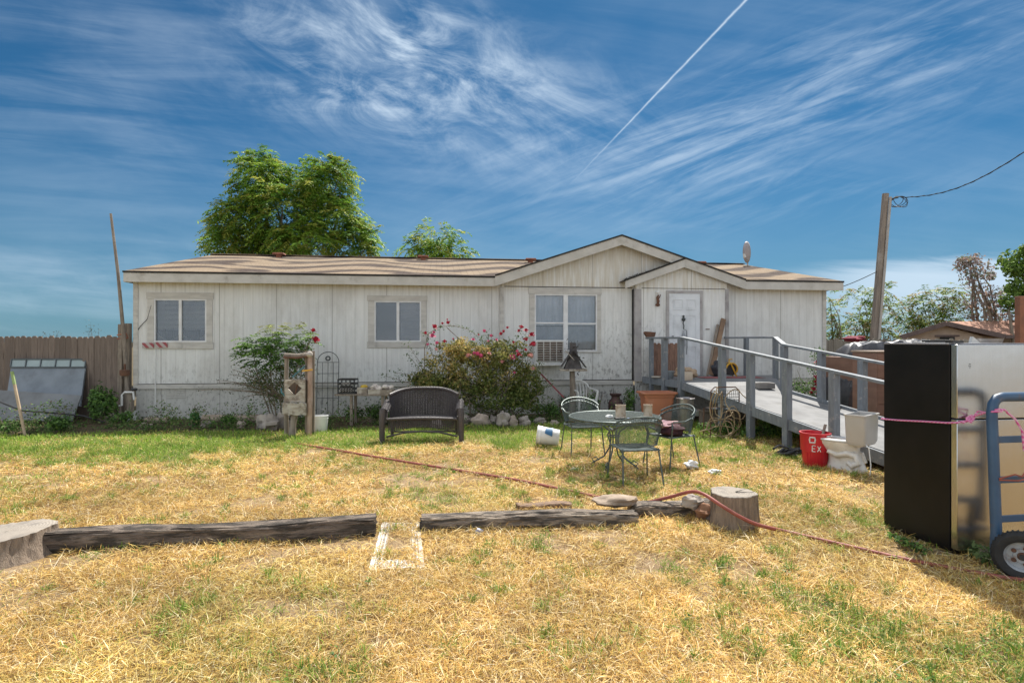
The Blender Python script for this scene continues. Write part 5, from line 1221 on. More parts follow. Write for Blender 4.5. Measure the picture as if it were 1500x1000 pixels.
for sy in (-1, 1):
    k = MB(); k.tube([(.22, sy * .095, .24), (.10, sy * .105, .20), (-.02, sy * .098, .24), (-.12, sy * .085, .22), (-.15, sy * .088, .13), (-.08, sy * .10, .08), (-.02, sy * .095, .12)], [.03, .038, .042, .045, .045, .042, .03], 12); k.build('trapway', M_CER, to, smooth=True)
k = MB(); k.rings([egg(.15, .285, .19, .39), egg(.15, .29, .195, .40), egg(.15, .28, .185, .412), egg(.15, .17, .10, .412), egg(.15, .165, .095, .39)], cap0=False, cap1=False); k.f += []; k.build('seat', M_WHITE, to, smooth=True)
k = MB(); k.rings([rect_ring(.10, .19, .03, .37, c=(-.16, 0)), rect_ring(.12, .215, .035, .42, c=(-.16, 0)), rect_ring(.125, .24, .04, .75, c=(-.16, 0)), rect_ring(.135, .25, .04, .755, c=(-.16, 0)), rect_ring(.135, .25, .04, .775, c=(-.16, 0)), rect_ring(.112, .228, .03, .775, c=(-.16, 0)), rect_ring(.10, .20, .03, .45, c=(-.16, 0))]); k.build('tank', M_CERT, to, smooth=True)
k = MB(); k.bb(-.2, .0, -.12, .12, .345, .372); k.build('mounting_shelf', M_CER, to, bevel=.01)
MB().tube([(-.25, .16, .42), (-.31, .18, .36), (-.34, .20, .15), (-.33, .2, .02)], .007, 5).build('supply_line', M_WHITE, to)

# ------------------------------------------------------------------ refrigerator
FR = math.radians(-7.2) * -1
fz = thing('refrigerator', 'large refrigerator with a black side and dented stainless steel doors standing on the grass', 'refrigerator', (3.55, 4.60, 0), math.radians(7.4))
W_, Dp, Hf = .92, .70, 1.705
M_FBLK = mat('fridge_black', (.006, .006, .0065), (.012, .011, .011), 2.5, .34, stain=(.09, .08, .07), sscale=75, samt=.6, slo=.66, shi=.72, spec=.22)
def steel():
    m, t, p, o = nt('stainless_steel')
    n = noise(t, coords(t, (40, 40, .5)), 4, 6, .6); n2 = noise(t, coords(t), 1.6, 3)
    lk(t, mixc(t, n, (.44, .45, .45), (.55, .55, .55)), p.inputs['Base Color']); p.inputs['Metallic'].default_value = 1
    lk(t, mth(t, 'ADD', mth(t, 'MULTIPLY', n, .12), .17), p.inputs['Roughness'])
    b = t.nodes.new('ShaderNodeBump'); b.inputs['Strength'].default_value = .25; b.inputs['Distance'].default_value = .02; lk(t, n2, b.inputs['Height']); lk(t, b.outputs[0], p.inputs['Normal'])
    return m
M_STEEL = steel()
MB().bb(0, W_, .012, Dp, .02, Hf - .012).build('cabinet', M_FBLK, fz, bevel=.006)
MB().bb(-.001, W_ + .001, .02, Dp, Hf - .0115, Hf).build('top_panel', mat('fridge_top', (.20, .20, .22), None, 4, .5), fz, bevel=.003)
def door_(z0, z1, nm):
    k = MB(); n = 12; pr = [(0.0, 0), (0, -.055)] + [(W_ * i / n, -.062 - .018 * math.sin(PI * i / n)) for i in range(1, n)] + [(W_, -.055), (W_, 0)]
    k.pxy([(a_, b_) for a_, b_ in pr], z0, z1); return k.build(nm, M_STEEL, fz, bevel=.004, smooth=True, sharp=30)
d1 = door_(Hf - .60, Hf - .01, 'freezer_door'); d2 = door_(.05, Hf - .612, 'door')
MB().bb(.02, W_ - .02, .0005, .0115, .04, Hf - .02).build('gasket', M_BLACK, fz)
MB().bb(.02, W_ - .02, .02, .05, 0, .02).build('foot_strip', M_BLACK, fz)
k = MB()
for i, wq_ in enumerate((.012, .018, .010)): k.box((.10, -.0705, Hf - .165 - i * .014), (wq_, .002, .005))
k.build('sticker', M_BLACK, d1)
k = MB(); k.box((.06, .12, .0), (.10, .07, .02)); k.build('hinge_cover', M_BLACK, fz, loc=(0, -.09, Hf + .011))
# hand truck
ht = thing('hand_truck', 'blue steel hand truck leaning on the steel doors of the refrigerator', 'hand truck', (3.655, 4.19, 0), math.radians(9))
M_BLUE = mat('blue_paint', (.035, .085, .16), (.028, .065, .125), 5, .45, stain=(.10, .07, .06), sscale=12, samt=.5, slo=.58)
hx = -.02; Wt = .40; LZ = 1.30
def hy(z): return .06 + .05 * (z / LZ)
k = MB(); pts = [(hx, hy(.2), .2), (hx, hy(.7), .7), (hx, hy(LZ - .12), LZ - .12), (hx + .015, hy(LZ - .05), LZ - .05), (hx + .05, hy(LZ), LZ - .012), (hx + .1, hy(LZ), LZ), (hx + Wt - .1, hy(LZ), LZ), (hx + Wt - .05, hy(LZ), LZ - .012), (hx + Wt - .015, hy(LZ - .05), LZ - .05), (hx + Wt, hy(LZ - .12), LZ - .12), (hx + Wt, hy(.2), .2)]
k.tube(pts, .036, 12); k.build('frame', M_BLUE, ht, smooth=True)
for z in (.98, .68, .39): k = MB(); k.bar((hx + .02, hy(z), z), (hx + Wt - .02, hy(z), z), .02, .05); k.build('crossbar', M_BLUE, ht, bevel=.004)
k = MB(); k.bb(-.05, .03, -.02, .10, .12, .29); k.bb(-.05, Wt + .05, .0, .10, .12, .15); k.build('toe_plate', M_BLUE, ht, bevel=.01)
M_TYRE = mat('tyre_rubber', (.018, .018, .018), (.028, .027, .026), 20, .8, bump=.5)
for sx in (.04, Wt - .04):
    wx = hx + (sx - .04) * 1.0 + (.04 if sx < .2 else -.0)
    wh_ = thing('wheel', None, None); 
    bpy.data.objects.remove(wh_)
    k = MB(); prof = [(.105, -.035), (.13, -.05), (.155, -.048), (.172, -.03), (.176, 0), (.172, .03), (.155, .048), (.13, .05), (.105, .035)]
    k.lathe(prof, 36, cap0=False, cap1=False)
    for i in range(36):
        a__ = 2 * PI * i / 36; k.bar((.174 * math.cos(a__), .174 * math.sin(a__), -.03), (.174 * math.cos(a__ + .06), .174 * math.sin(a__ + .06), .03), .008, .01, up=(math.cos(a__), math.sin(a__), 0))
    tyre = k.build('tyre', M_TYRE, None, smooth=True)
    k = MB(); k.lathe([(.0, -.012), (.05, -.012), (.055, -.0), (.09, -.0), (.10, -.03), (.112, -.038), (.112, -.03), (.112, .03), (.10, .03), (.09, .012), (0, .012)], 32); rim = k.build('rim', mat('wheel_rim', (.40, .43, .46), (.30, .32, .34), 8, .45, metal=.2, stain=(.22, .10, .05), samt=.7, sscale=14), None, smooth=True)
    k = MB(); k.lathe([(0, -.03), (.022, -.03), (.03, -.015), (.03, -.012), (0, -.01)], 16)
    for i in range(5): a__ = 2 * PI * i / 5; k.lathe([(0, -.006), (.016, -.006), (.016, .0), (0, .0)], 10, c=(.058 * math.cos(a__), .058 * math.sin(a__), -.008))
    hub = k.build('hub', M_RUST, None, smooth=True)
    WX = hx + (.02 if sx < .2 else Wt + .02)
    k = MB(); k.tube([(0, 0, -.05), (0, 0, .05)], .02, 8); whl = k.build('wheel', M_BLACK, ht)
    for o in (tyre, rim, hub): o.parent = whl
    whl.location = (WX, -.10, .178); whl.rotation_euler = (PI / 2, 0, math.radians(0))
    whl.rotation_euler = (math.radians(-90), 0, math.radians(-48))
k = MB(); k.tube([(hx + .0, -.04, .178), (hx + Wt + .06, -.04, .178)], .014, 8); k.build('axle', M_RUST, ht)
# pink rope round the fridge and hand truck
M_ROPE, t_, p_, o_ = nt('pink_rope'); v_ = coords(t_, (1, 1, 1)); wv = t_.nodes.new('ShaderNodeTexWave'); wv.inputs['Scale'].default_value = 22; wv.bands_direction = 'DIAGONAL'; lk(t_, v_, wv.inputs[0])
lk(t_, mixc(t_, wv.outputs['Fac'], (.62, .07, .28), (.70, .40, .55)), p_.inputs['Base Color']); p_.inputs['Roughness'].default_value = .8
def fl(u, v, z): c_, s_ = math.cos(math.radians(7.4)), math.sin(math.radians(7.4)); return Vector((3.55 + u * c_ - v * s_, 4.60 + u * s_ + v * c_, z))
rp = [fl(.93, .72, .98), fl(.4, .715, .98), fl(-.012, .712, 1.0), fl(-.014, .5, 1.015), fl(-.014, .25, 1.04), fl(-.014, .02, 1.06), fl(-.014, -.07, 1.075), fl(.05, -.09, 1.09)]
tp_ = Vector((3.655, 4.19, 0)); hand = lambda u, v, z: tp_ + Vector((u * math.cos(.157) - v * math.sin(.157), u * math.sin(.157) + v * math.cos(.157), z))
k = MB(); k.tube(rp + [fl(.10, -.11, 1.13), hand(-.03, .10, 1.20), hand(-.02, .05, 1.215), hand(.03, .05, 1.21), hand(.06, .06, 1.19), hand(.12, .05, 1.14), hand(.17, .04, 1.05), hand(.2, .05, .9)], .008, 6)
k.tube([fl(.02, -.085, 1.075), fl(.08, -.10, 1.10), fl(.12, -.12, 1.17), hand(-.04, .12, 1.18), hand(-.045, .08, 1.195), hand(.0, .04, 1.20)], .007, 6)
for q in (0, .35, .7): k.tube([fl(.06 + .03 * q, -.10, 1.10 + .02 * q) + Vector((.018 * math.cos(a__), .015 * math.sin(a__), .018 * math.sin(a__ + q))) for a__ in np.linspace(0, 2 * PI, 10)[:-1]], .007, 5, closed=True)
tag(k.build('pink_rope', M_ROPE, None, smooth=True), 'pink rope tied round the refrigerator and the hand truck', 'rope')
k = MB(); k.tube([hand(-.02, .05, .7), hand(.06, .0, .74), hand(.12, .0, .72), hand(.2, .02, .78), hand(.3, .03, .74)], .006, 5); k.tube([hand(-.02, .05, .69), hand(.1, .01, .69), hand(.3, .03, .71)], .006, 5)
tag(k.build('elastic_strap', mat('dull_red_cord', (.35, .09, .05), None, 6, .7), None), 'thin red-brown cord strung across the hand truck frame', 'cord')

# ------------------------------------------------------------------ logs, stumps, stones, hose, mat
def timber(name, label, p0, p1, w_, h_, m=M_WDX, seed=0, n=110, rnd=.35, catg='timber', z0=0, taper=1.0):
    p0, p1 = Vector(p0), Vector(p1); L_ = (p1 - p0).length; rz = math.atan2((p1 - p0).y, (p1 - p0).x); rr = []
    for i in range(n + 1):
        u = i / n; ring = []
        for j in range(44):
            a__ = 2 * PI * j / 44; ca, sa_ = math.cos(a__), math.sin(a__); e = 1 - rnd
            qx = math.copysign(abs(ca) ** (1 - e * .75), ca); qz = math.copysign(abs(sa_) ** (1 - e * .75), sa_)
            f = 1 + .10 * noise3((u * 9, ca * 1.5, sa_ * 1.5), seed) + .02 * math.sin(j * 2.7 + u * 25 + seed) - .20 * max(0, math.sin(a__ * 7 + 2.5 * math.sin(u * 6 + seed) + seed)) ** 8 * (.4 + .6 * math.sin(u * 17 + seed) ** 2) - .13 * max(0, math.sin(a__ * 13 + 3 * math.sin(u * 4.5 + seed * 2))) ** 6 * math.sin(u * 11 + seed * 3) ** 2
            tpf = 1 + (taper - 1) * u
            ring.append((u * L_ + .015 * math.sin(j * 3 + seed) * (1 if i in (0, n) else 0), qx * w_ / 2 * f * tpf, h_ * .42 * tpf + qz * h_ / 2 * f * tpf + .01 * math.sin(u * 7 + seed)))
        rr.append(ring)
    k = MB(); k.rings(rr); return single(k, name, m, label, catg, (p0.x, p0.y, z0), rz=rz, smooth=True, sharp=50)
a_ = G(58, 806); b_ = G(550, 782)
timber('landscape_timber', 'long dark weathered beam running from the left stump to the white mat', (a_[0], a_[1], 0), (b_[0], b_[1], 0), .19, .17, seed=1, rnd=.15)
a_ = G(618, 775); b_ = G(930, 768); M_LOG2 = mat('grey_log', (.44, .36, .28), (.24, .19, .15), 3, .9, bump=1.0, stretch=(1, 8, 8), stain=(.05, .045, .04), sscale=3.5, samt=.85, slo=.45, shi=.58, bdist=.04, sstretch=(1, 4, 6))
timber('grey_log', 'cracked grey log in the middle of the lawn right of the white mat', (a_[0], a_[1], 0), (b_[0], b_[1], 0), .19, .155, M_LOG2, seed=4, rnd=.5)
a_ = G(925, 758); b_ = G(1042, 752)
timber('log_piece', 'shorter dark log piece between the flat rock and the right stump', (a_[0], a_[1], 0), (b_[0], b_[1], 0), .19, .15, M_LOG2, seed=7, rnd=.25)
a_ = G(757, 748); b_ = G(836, 746)
timber('wood_block', 'short flat brown wood block lying behind the grey log', (a_[0], a_[1], 0), (b_[0], b_[1], 0), .13, .08, mat('brown_block', (.26, .17, .11), (.15, .10, .07), 4, .9, bump=.8, stretch=(1, 8, 8)), seed=9, rnd=.1)
def stump(label, loc, r, h, seed, flare=.12, slant=0):
    s_ = thing('tree_stump', label, 'stump', loc)
    rr = []
    for i in range(9):
        u = i / 8; ring = []
        for j in range(96):
            a__ = 2 * PI * j / 96; q = 1 + .05 * math.sin(3 * a__ + seed) + .03 * math.sin(7 * a__ + seed * 2) + .012 * math.sin(19 * a__ + seed) - .035 * max(0, math.sin(9 * a__ + seed + .6 * math.sin(u * 5))) ** 10 - .02 * max(0, math.sin(23 * a__ + seed + .9 * math.sin(u * 7))) ** 6 + flare * (1 - u) ** 2
            ring.append((r * q * math.cos(a__), r * q * math.sin(a__), u * h + u * slant * math.cos(a__)))
        rr.append(ring)
    k = MB(); k.rings(rr, True, False); k.build('bark', mat('stump_side', (.34, .26, .19), (.20, .15, .11), 3, .9, bump=1.0, stretch=(9, 9, 1), stain=(.07, .055, .045), sscale=3, samt=.75, sstretch=(4, 4, .6), bdist=.02), s_, smooth=True)
    top = rr[-1]; k = MB(); rr2 = []
    for q, dzv in ((1.0, 0), (.97, .006), (.6, .004), (.3, .0), (.05, -.004)): rr2.append([(p[0] * q, p[1] * q, p[2] + dzv + .002 * math.sin(i * 1.7 + q * 9)) for i, p in enumerate(top)])
    k.rings(rr2, False, True); 
    m, t, p, o = nt('cut_wood') if 'cut' not in MC else (MC['cut'],) * 4
    if 'cut' not in MC:
        MC['cut'] = m; wv = t.nodes.new('ShaderNodeTexWave'); wv.wave_type = 'RINGS'; wv.rings_direction = 'Z'; wv.inputs['Scale'].default_value = 14; wv.inputs['Distortion'].default_value = 2.5; wv.inputs['Detail'].default_value = 3; lk(t, coords(t), wv.inputs[0])
        n = noise(t, coords(t), 7, 8, .7); c = mixc(t, wv.outputs['Fac'], (.33, .29, .24), (.24, .205, .17)); c = mixc(t, mth(t, 'MULTIPLY', ramp(t, n, .45, .65), .7), c, (.17, .15, .13)); lk(t, c, p.inputs['Base Color']); p.inputs['Roughness'].default_value = .9
        b = t.nodes.new('ShaderNodeBump'); b.inputs['Strength'].default_value = .6; b.inputs['Distance'].default_value = .01; lk(t, n, b.inputs['Height']); lk(t, b.outputs[0], p.inputs['Normal'])
    k.build('cut_face', MC['cut'], s_, smooth=True)
    k = MB(); rr_ = random.Random(seed)
    for i in range(3): a__ = rr_.uniform(0, 6.28); k.bar((.15 * r * math.cos(a__), .15 * r * math.sin(a__), h + .003), (r * .92 * math.cos(a__ + .2), r * .92 * math.sin(a__ + .2), h + .004), .006, .004)
    if slant == 0: k.build('crack', M_DARKGAP, s_)
    return s_
stump('upright sawn stump right of the logs with a hose across its front', (2.08, 5.36, 0), .205, .30, 2)
stump('broad low stump cut by the left edge of the lawn view', (-4.10, 4.60, 0), .32, .18, 5, flare=.22, slant=.02)
def rock(label, loc, r, seed, amp=.35, rz=0, m=M_STONE, group=None, name='rock'):
    k = MB(); k.blob((0, 0, r[2] * .7), r, seed, amp, 18, 12); return single(k, name, m, label, 'rock', loc, rz, group, smooth=True, sharp=35)
x, y = G(902, 762); rock('flat slab of rock resting on the right end of the grey log', (x, y + .05, .14), (.21, .12, .05), 4, .35, m=mat('tan_slab', (.36, .28, .21), (.24, .18, .13), 6, .9, bump=.7, stain=(.12, .10, .08), samt=.5))
x, y = G(1018, 764); rock('grey rock standing on the short log piece under the hose', (x - .0, y + .08, .12), (.10, .08, .07), 8, .4)
rock('brown broken block between the grey rock and the stump', (x + .10, y + .02, .05), (.10, .07, .065), 12, .4, m=mat('brown_block2', (.30, .16, .09), (.2, .1, .06), 6, .9, bump=.6))
rock('dark stone at the foot of the stump beside the short log', (x + .16, y - .02, 0), (.07, .06, .06), 15, .35, m=mat('dark_stone', (.11, .09, .08), (.07, .06, .055), 6, .9, bump=.6))
# hose
hs = []
for px, py, dz in ((430, 652, .02), (480, 660, .02), (540, 671, .025), (620, 684, .02), (700, 697, .02), (760, 708, .025), (820, 720, .02), (880, 733, .02)):
    a_ = G(px, py); hs.append(Vector((a_[0], a_[1], dz + .015)))
for px, py, Yk in ((930, 737, 5.85), (975, 729, 5.65), (1010, 720, 5.45), (1030, 723, 5.25), (1058, 741, 5.10), (1085, 757, 5.06), (1110, 768, 5.07)):
    hs.append(PT(px, py, Yk))
for px, py in ((1150, 781), (1200, 793), (1260, 807), (1320, 821), (1400, 837), (1480, 851), (1560, 862)):
    a_ = G(px, py); hs.append(Vector((a_[0], a_[1], .02)))
def catmull(P, m=6):
    out = []
    for i in range(len(P) - 1):
        p0_, p1_, p2_, p3_ = P[max(i - 1, 0)], P[i], P[i + 1], P[min(i + 2, len(P) - 1)]
        for j in range(m):
            t_ = j / m; out.append(.5 * ((2 * p1_) + (-p0_ + p2_) * t_ + (2 * p0_ - 5 * p1_ + 4 * p2_ - p3_) * t_ * t_ + (-p0_ + 3 * p1_ - 3 * p2_ + p3_) * t_ ** 3))
    return out + [P[-1]]
k = MB(); k.tube(catmull(hs, 8), .0165, 10)
tag(k.build('garden_hose', mat('red_rubber', (.30, .075, .055), (.22, .06, .045), 8, .6, stain=(.35, .17, .12), sscale=20, samt=.4), None, smooth=True), 'long brick-red rubber hose snaking over the lawn and past the stump', 'hose')
# white slotted mat on the ground
q0, q1, q2, q3 = Vector((*G(562, 769), 0)), Vector((*G(612, 767), 0)), Vector((*G(619, 833), 0)), Vector((*G(543, 837), 0))
def qm(u, v): a_ = q3.lerp(q0, v); b_ = q2.lerp(q1, v); p = a_.lerp(b_, u); ed = max(abs(u - .5) * 2, abs(v - .5) * 2 * .9); return Vector((p.x, p.y, .010 + .005 * math.sin(v * 17 + u * 5) * math.sin(u * 8 + v * 5) + .006 * max(0, (ed - .55)) * 2.2 - .020 * (ed < .6) + .004 * math.sin(v * 9 + u * 3)))
k = MB(); cc_ = q3
nu_, nv_ = 12, 34
for i in range(nu_ + 1):
    for j in range(nv_):
        edge = i in (0, nu_)
        k.bar(qm(i / nu_, j / nv_) - cc_, qm(i / nu_, (j + 1) / nv_) - cc_, .030 if edge else .010, .006)
for j in range(nv_ + 1):
    for i in range(nu_): k.bar(qm(i / nu_, j / nv_) - cc_ + Vector((0, 0, .001)), qm((i + 1) / nu_, j / nv_) - cc_ + Vector((0, 0, .001)), .026 if j in (0, nv_) else .010, .006)
single(k, 'slotted_mat', mat('white_mat', (.72, .71, .69), (.60, .59, .56), 8, .5), 'white slotted plastic panel half buried in dry grass between the two log rows', 'panel', q3)

# ------------------------------------------------------------------ border along the house
border = [  # px, py(base), rx, ry, rz, kind
 (228, 617, .22, .08, .07, 'short pale log at the left house corner behind the grass', 'log'),
 (340, 616, .62, .09, .09, 'long pale log lying along the flower bed left of the shrub', 'log'),
 (300, 622, .10, .08, .09, 'dark stone in front of the long pale log, its left end', 's'),
 (352, 622, .12, .08, .08, 'dark flat stone below the long pale log, its right end', 's'),
 (390, 625, .20, .16, .17, 'large mossy rock at the foot of the left shrub', 's'),
 (412, 622, .13, .12, .18, 'upright grey rock between the mossy rock and the wooden frame', 's'),
 (212, 622, .11, .08, .06, 'small purple-grey stone near the left pail', 's'),
 (160, 612, .13, .1, .10, 'pale round stone near the foot of the left fence', 's'),
 (680, 613, .14, .10, .13, 'first pale rock of the row right of the loveseat', 's'),
 (704, 616, .17, .12, .14, 'wide tan rock, second in the row right of the loveseat', 's'),
 (722, 614, .08, .08, .11, 'narrow grey rock, third in the row right of the loveseat', 's'),
 (737, 617, .15, .12, .19, 'tallest pale rock in the row under the big rose bush', 's'),
 (752, 617, .09, .08, .13, 'tan rock just right of the tallest one under the rose bush', 's'),
 (769, 616, .10, .09, .12, 'grey rock, fifth in the row under the rose bush', 's'),
 (790, 612, .11, .08, .08, 'low grey rock near the right end of the rose bush', 's'),
 (812, 615, .10, .08, .07, 'flat pale rock below the birdhouse post', 's'),
 (640, 618, .13, .1, .09, 'small grey rock seen through the loveseat', 's'),
]
for i, (px, py, rx, ry, rz_, lb, kd) in enumerate(border):
    x, y = G(px, py + (8 if px > 600 else 4)); y += .03
    if kd == 'log':
        timber('border_log', lb, (x - rx, y + .0, 0), (x + rx, y + .05, 0), ry * 2, rz_ * 2.1, mat('pale_log', (.42, .34, .26), (.28, .22, .17), 3, .9, bump=.8, stretch=(1, 6, 6)), seed=i, n=16, rnd=.9, catg='log')
    else: rock(lb, (x, y, -.02), (rx * 1.15, ry * 1.1, rz_ * 1.05), i * 3 + 1, .45, rz=i * .7, m=M_STONE if i % 3 else mat('tan_stone', (.42, .34, .28), (.28, .23, .19), 5, .9, bump=.8, bscale=14, stain=(.14, .12, .10), samt=.5, sscale=5), group='stones edging the flower bed')

# white plastic chair
x, y = G(856, 612); wc = thing('plastic_chair', 'white moulded plastic garden chair tucked beside the house wall', 'chair', (x, y + .1, 0), math.radians(20))
k = MB(); k.solid(lambda u, v: ((u - .5) * .40, -.2 + .4 * v, .40 + .01 * math.cos(u * 6)), 6, 6, .02); k.build('seat', M_WHITE, wc)
k = MB(); 
for i in range(6): u = i / 5; k.tube([((u - .5) * .34, .2, .42), ((u - .5) * .40, .25, .62), ((u - .5) * .38, .29, .80 - .06 * abs(u - .5) * 2)], .014, 5)
k.tube([((u - .5) * .46, .20 + .10 * math.sin(PI * u), .66 + .17 * math.sin(PI * u) ** .6) for u in np.linspace(0, 1, 17)], .02, 6); k.build('backrest', M_WHITE, wc, smooth=True)
for sx in (-1, 1):
    k = MB(); k.tube([(sx * .25, .22, .64), (sx * .26, .0, .63), (sx * .25, -.2, .60)], .022, 6); k.build('arm', M_WHITE, wc, smooth=True)
    k = MB(); k.tube([(sx * .25, -.2, .60), (sx * .21, -.19, .4), (sx * .25, -.24, 0)], [.022, .03, .022], 6); k.build('leg', M_WHITE, wc, smooth=True)
    k = MB(); k.tube([(sx * .20, .2, .42), (sx * .24, .3, 0)], [.03, .022], 6); k.build('leg', M_WHITE, wc, smooth=True)
# milk can
x, y = G(904, 612); mc = thing('milk_can', 'dark rusty milk can standing between the plants by the skirting', 'milk can', (x, y + .2, 0))
k = MB(); k.lathe([(.15, 0), (.16, .02), (.165, .30), (.15, .36), (.10, .42), (.095, .47), (.13, .50), (.135, .53), (.08, .53), (.07, .40), (0, .40)], 24); k.build('body', mat('dark_rust', (.10, .045, .035), (.05, .03, .03), 7, .7, bump=.3), mc, smooth=True)
for sx in (-1, 1): MB().tube([(sx * .13, 0, .38), (sx * .19, 0, .40), (sx * .17, 0, .32), (sx * .16, 0, .30)], .01, 5).build('handle', M_IRON, mc)
# birdhouse on weathered post
x, y = G(838, 612); bh = thing('birdhouse', 'black ragged birdhouse with a small roof on a weathered post before the wide window', 'birdhouse', (x, y - .0, 0))
SB = y / F; zf = lambda py: CH + (500 - py) * SB; xf = lambda px: (px - 838) * SB
k = MB(); k.tube([(0, 0, 0), (.02, 0, .5), (0, 0, zf(544))], [.09, .07, .06], 10); k.build('post', M_WD, bh, smooth=True)
M_BH = mat('charred_wood', (.055, .05, .05), (.11, .10, .10), 14, .9, bump=.8)
k = MB(); k.bb(xf(820), xf(859), -.16, .16, zf(543), zf(540)); k.build('tray', M_OLDW, bh)
k = MB(); k.rings([[(xf(826), -.12, zf(540)), (xf(852), -.12, zf(540)), (xf(852), .12, zf(540)), (xf(826), .12, zf(540))], [(xf(834), -.07, zf(520)), (xf(846), -.07, zf(520)), (xf(846), .07, zf(520)), (xf(834), .07, zf(520))], [(xf(835), -.05, zf(502)), (xf(843), -.05, zf(502)), (xf(843), .05, zf(502)), (xf(835), .05, zf(502))]])
k.build('body', M_BH, bh)
k = MB(); k.bar((xf(838), 0, zf(513)), (xf(822), 0, zf(537)), .28, .015, up=(1, 0, 1)); k.bar((xf(840), 0, zf(513)), (xf(858), 0, zf(538)), .28, .015, up=(-1, 0, 1)); k.build('roof', M_BH, bh)
P = rng.normal(size=(160, 3)) * [[.09, .06, .16]] + [[xf(839), -.02, zf(522)]]; V, Q, C = leaves(P, rng.normal(size=(160, 3)), .07, pal(160, [(.05, .045, .045), (.10, .09, .09)]), aspect=.4); raw('dried_vine', M_LEAF, V, Q, C, parent=bh)
k = MB(); k.bar((xf(827), -.2, zf(513)), (xf(840), -.2, zf(527)), .015, .015); k.build('perch', M_OLDW, bh)
# potted agave and red cloth board left of it
x, y = G(828, 606); ag = thing('potted_agave', 'spiky agave in a dark pot at the foot of the birdhouse', 'potted plant', (x, y, 0))
MB().lathe([(.1, 0), (.14, .2), (.15, .2), (.15, .22), (.12, .2), (0, .18)], 18).build('pot', M_RUST, ag, smooth=True)
k = MB()
for i in range(18):
    a__ = i * 2.4; e = .3 + .05 * i; L_ = .32; d = Vector((math.cos(a__) * math.cos(e), math.sin(a__) * math.cos(e), math.sin(e))); s__ = Vector((-math.sin(a__), math.cos(a__), 0)) * .028; b0_ = Vector((0, 0, .2))
    k.add([b0_ - s__, b0_ + s__, b0_ + d * L_ * .5 + s__ * .9 + Vector((0, 0, .01)), b0_ + d * L_, b0_ + d * L_ * .5 - s__ * .9 + Vector((0, 0, .01))], [(0, 1, 2, 3, 4)])
k.build('leaf', mat('agave_green', (.16, .22, .13), (.10, .15, .09), 6, .6), ag)
k = MB(); p0_ = PT(790, 545, 12.3); p1_ = PT(826, 582, 12.0); k.bar((0, 0, 0), p1_ - p0_, .03, .09, up=(0, 1, 0)); single(k, 'painted_board', mat('dull_red_paint', (.22, .03, .04), (.12, .02, .03), 8, .7), 'slanting dull red slat at the right edge of the rose bush', 'slat', p0_)
# white wire thing by the skirting
x, y = G(275, 604); wcg = thing('wire_cage', 'old white wire cage lying on its side against the skirting', 'cage', (x, y, .08), .2)
k = MB()
for q in (0, .06, .12): k.tube([(.12 + .20 * math.cos(a__) * .6 + q, .05 + q * .5, .20 + .20 * math.sin(a__)) for a__ in np.linspace(0, 2 * PI, 21)[:-1]], .007, 5, closed=True)
for i in range(7): k.tube([(-.42, 0, .02 + .04 * i), (.05, .03, .05 + .045 * i)], .006, 4)
k.tube([(-.6, .1, .1), (-.2, .12, .32), (.2, .15, .42)], .008, 4); k.tube([(.0, 0, .0), (.22, .02, .36)], .008, 4); k.build('wire', M_WHITE, wcg)
# brown cabinet behind ramp
cbx = thing('wooden_cabinet', 'plain brown wooden cabinet standing beyond the ramp railing next to the fence', 'cabinet', (6.72, 10.2, 0), math.radians(6))
M_CAB = mat('brown_cabinet', (.27, .15, .105), (.21, .115, .08), 2, .6, stretch=(1, 1, 4), stain=(.14, .08, .06), samt=.4)
MB().bb(-.4, .8, -.25, .35, 0, 1.52).build('carcass', M_CAB, cbx, bevel=.006)
k = MB(); k.bb(-.42, .82, -.27, .37, 1.523, 1.555); k.build('top', mat('cab_top', (.36, .26, .19), None, 4, .6), cbx, bevel=.005)
for z0_, z1_ in ((.06, .60), (.63, 1.05), (1.08, 1.49)): k = MB(); k.bb(-.38, .78, -.262, -.252, z0_, z1_); k.build('drawer_front', M_CAB, cbx, bevel=.005)
# covered heap
M_TARP = mat('black_tarp', (.035, .035, .04), (.07, .07, .08), 5, .4, bump=.5, stain=(.17, .17, .18), sscale=4, samt=.6)
def heap(u, v):
    xx = u * 2.9; yy = v * 1.3; e = min(1, 6 * min(u, 1 - u), 5 * min(v, 1 - v)); n_ = noise3((u * 9, v * 6, 0), 3)
    return (xx, yy, -.0 + (1.68 + .10 * n_ + .05 * noise3((u * 30, v * 22, 1), 5)) * max(e, 0) ** .5)
hpile = thing('tarp_heap', 'heap of household goods under crumpled black sheeting behind the refrigerator', 'covered heap', (5.95, 10.75 - .9, 0)); hpile.location = (6.55, 11.1, 0)
MB().solid(heap, 50, 22, .012).build('sheeting', M_TARP, hpile, smooth=True)
k = MB(); k.bb(.15, 2.75, .1, 1.2, 0, 1.4); k.build('stacked_goods', M_CAB, hpile)
k = MB(); k.blob((6.80, 11.30, 1.77), (.20, .2, .05), 3, .6, 22, 12); tag(k.build('red_blanket', mat('dark_red_cloth', (.22, .02, .04), (.12, .015, .03), 8, .9, bump=.4), None, smooth=True), 'folded dark red cloth on the left end of the black sheeting heap', 'blanket')
p_ = PT(1450, 502, 9.5); k = MB(); k.lathe([(.14, 0), (.18, .13), (.19, .13), (.17, .12), (.13, .02), (0, .02)], 20); 
sh_ = thing('storage_shelf', 'low dark shelf unit behind the refrigerator carrying a basket', 'shelf', (p_.x - .1, 9.5, 0))
MB().bb(-1.1, .7, -.25, .25, 1.60, 1.64).build('board', M_DARKGAP, sh_); MB().bb(-1.05, .65, -.2, .2, .0, 1.599).build('carcass', M_CAB, sh_)
single(k, 'grey_basket', M_CORNER, 'small round grey basket on the shelf top behind the steel doors', 'basket', (p_.x, 9.5, 1.642), smooth=True)
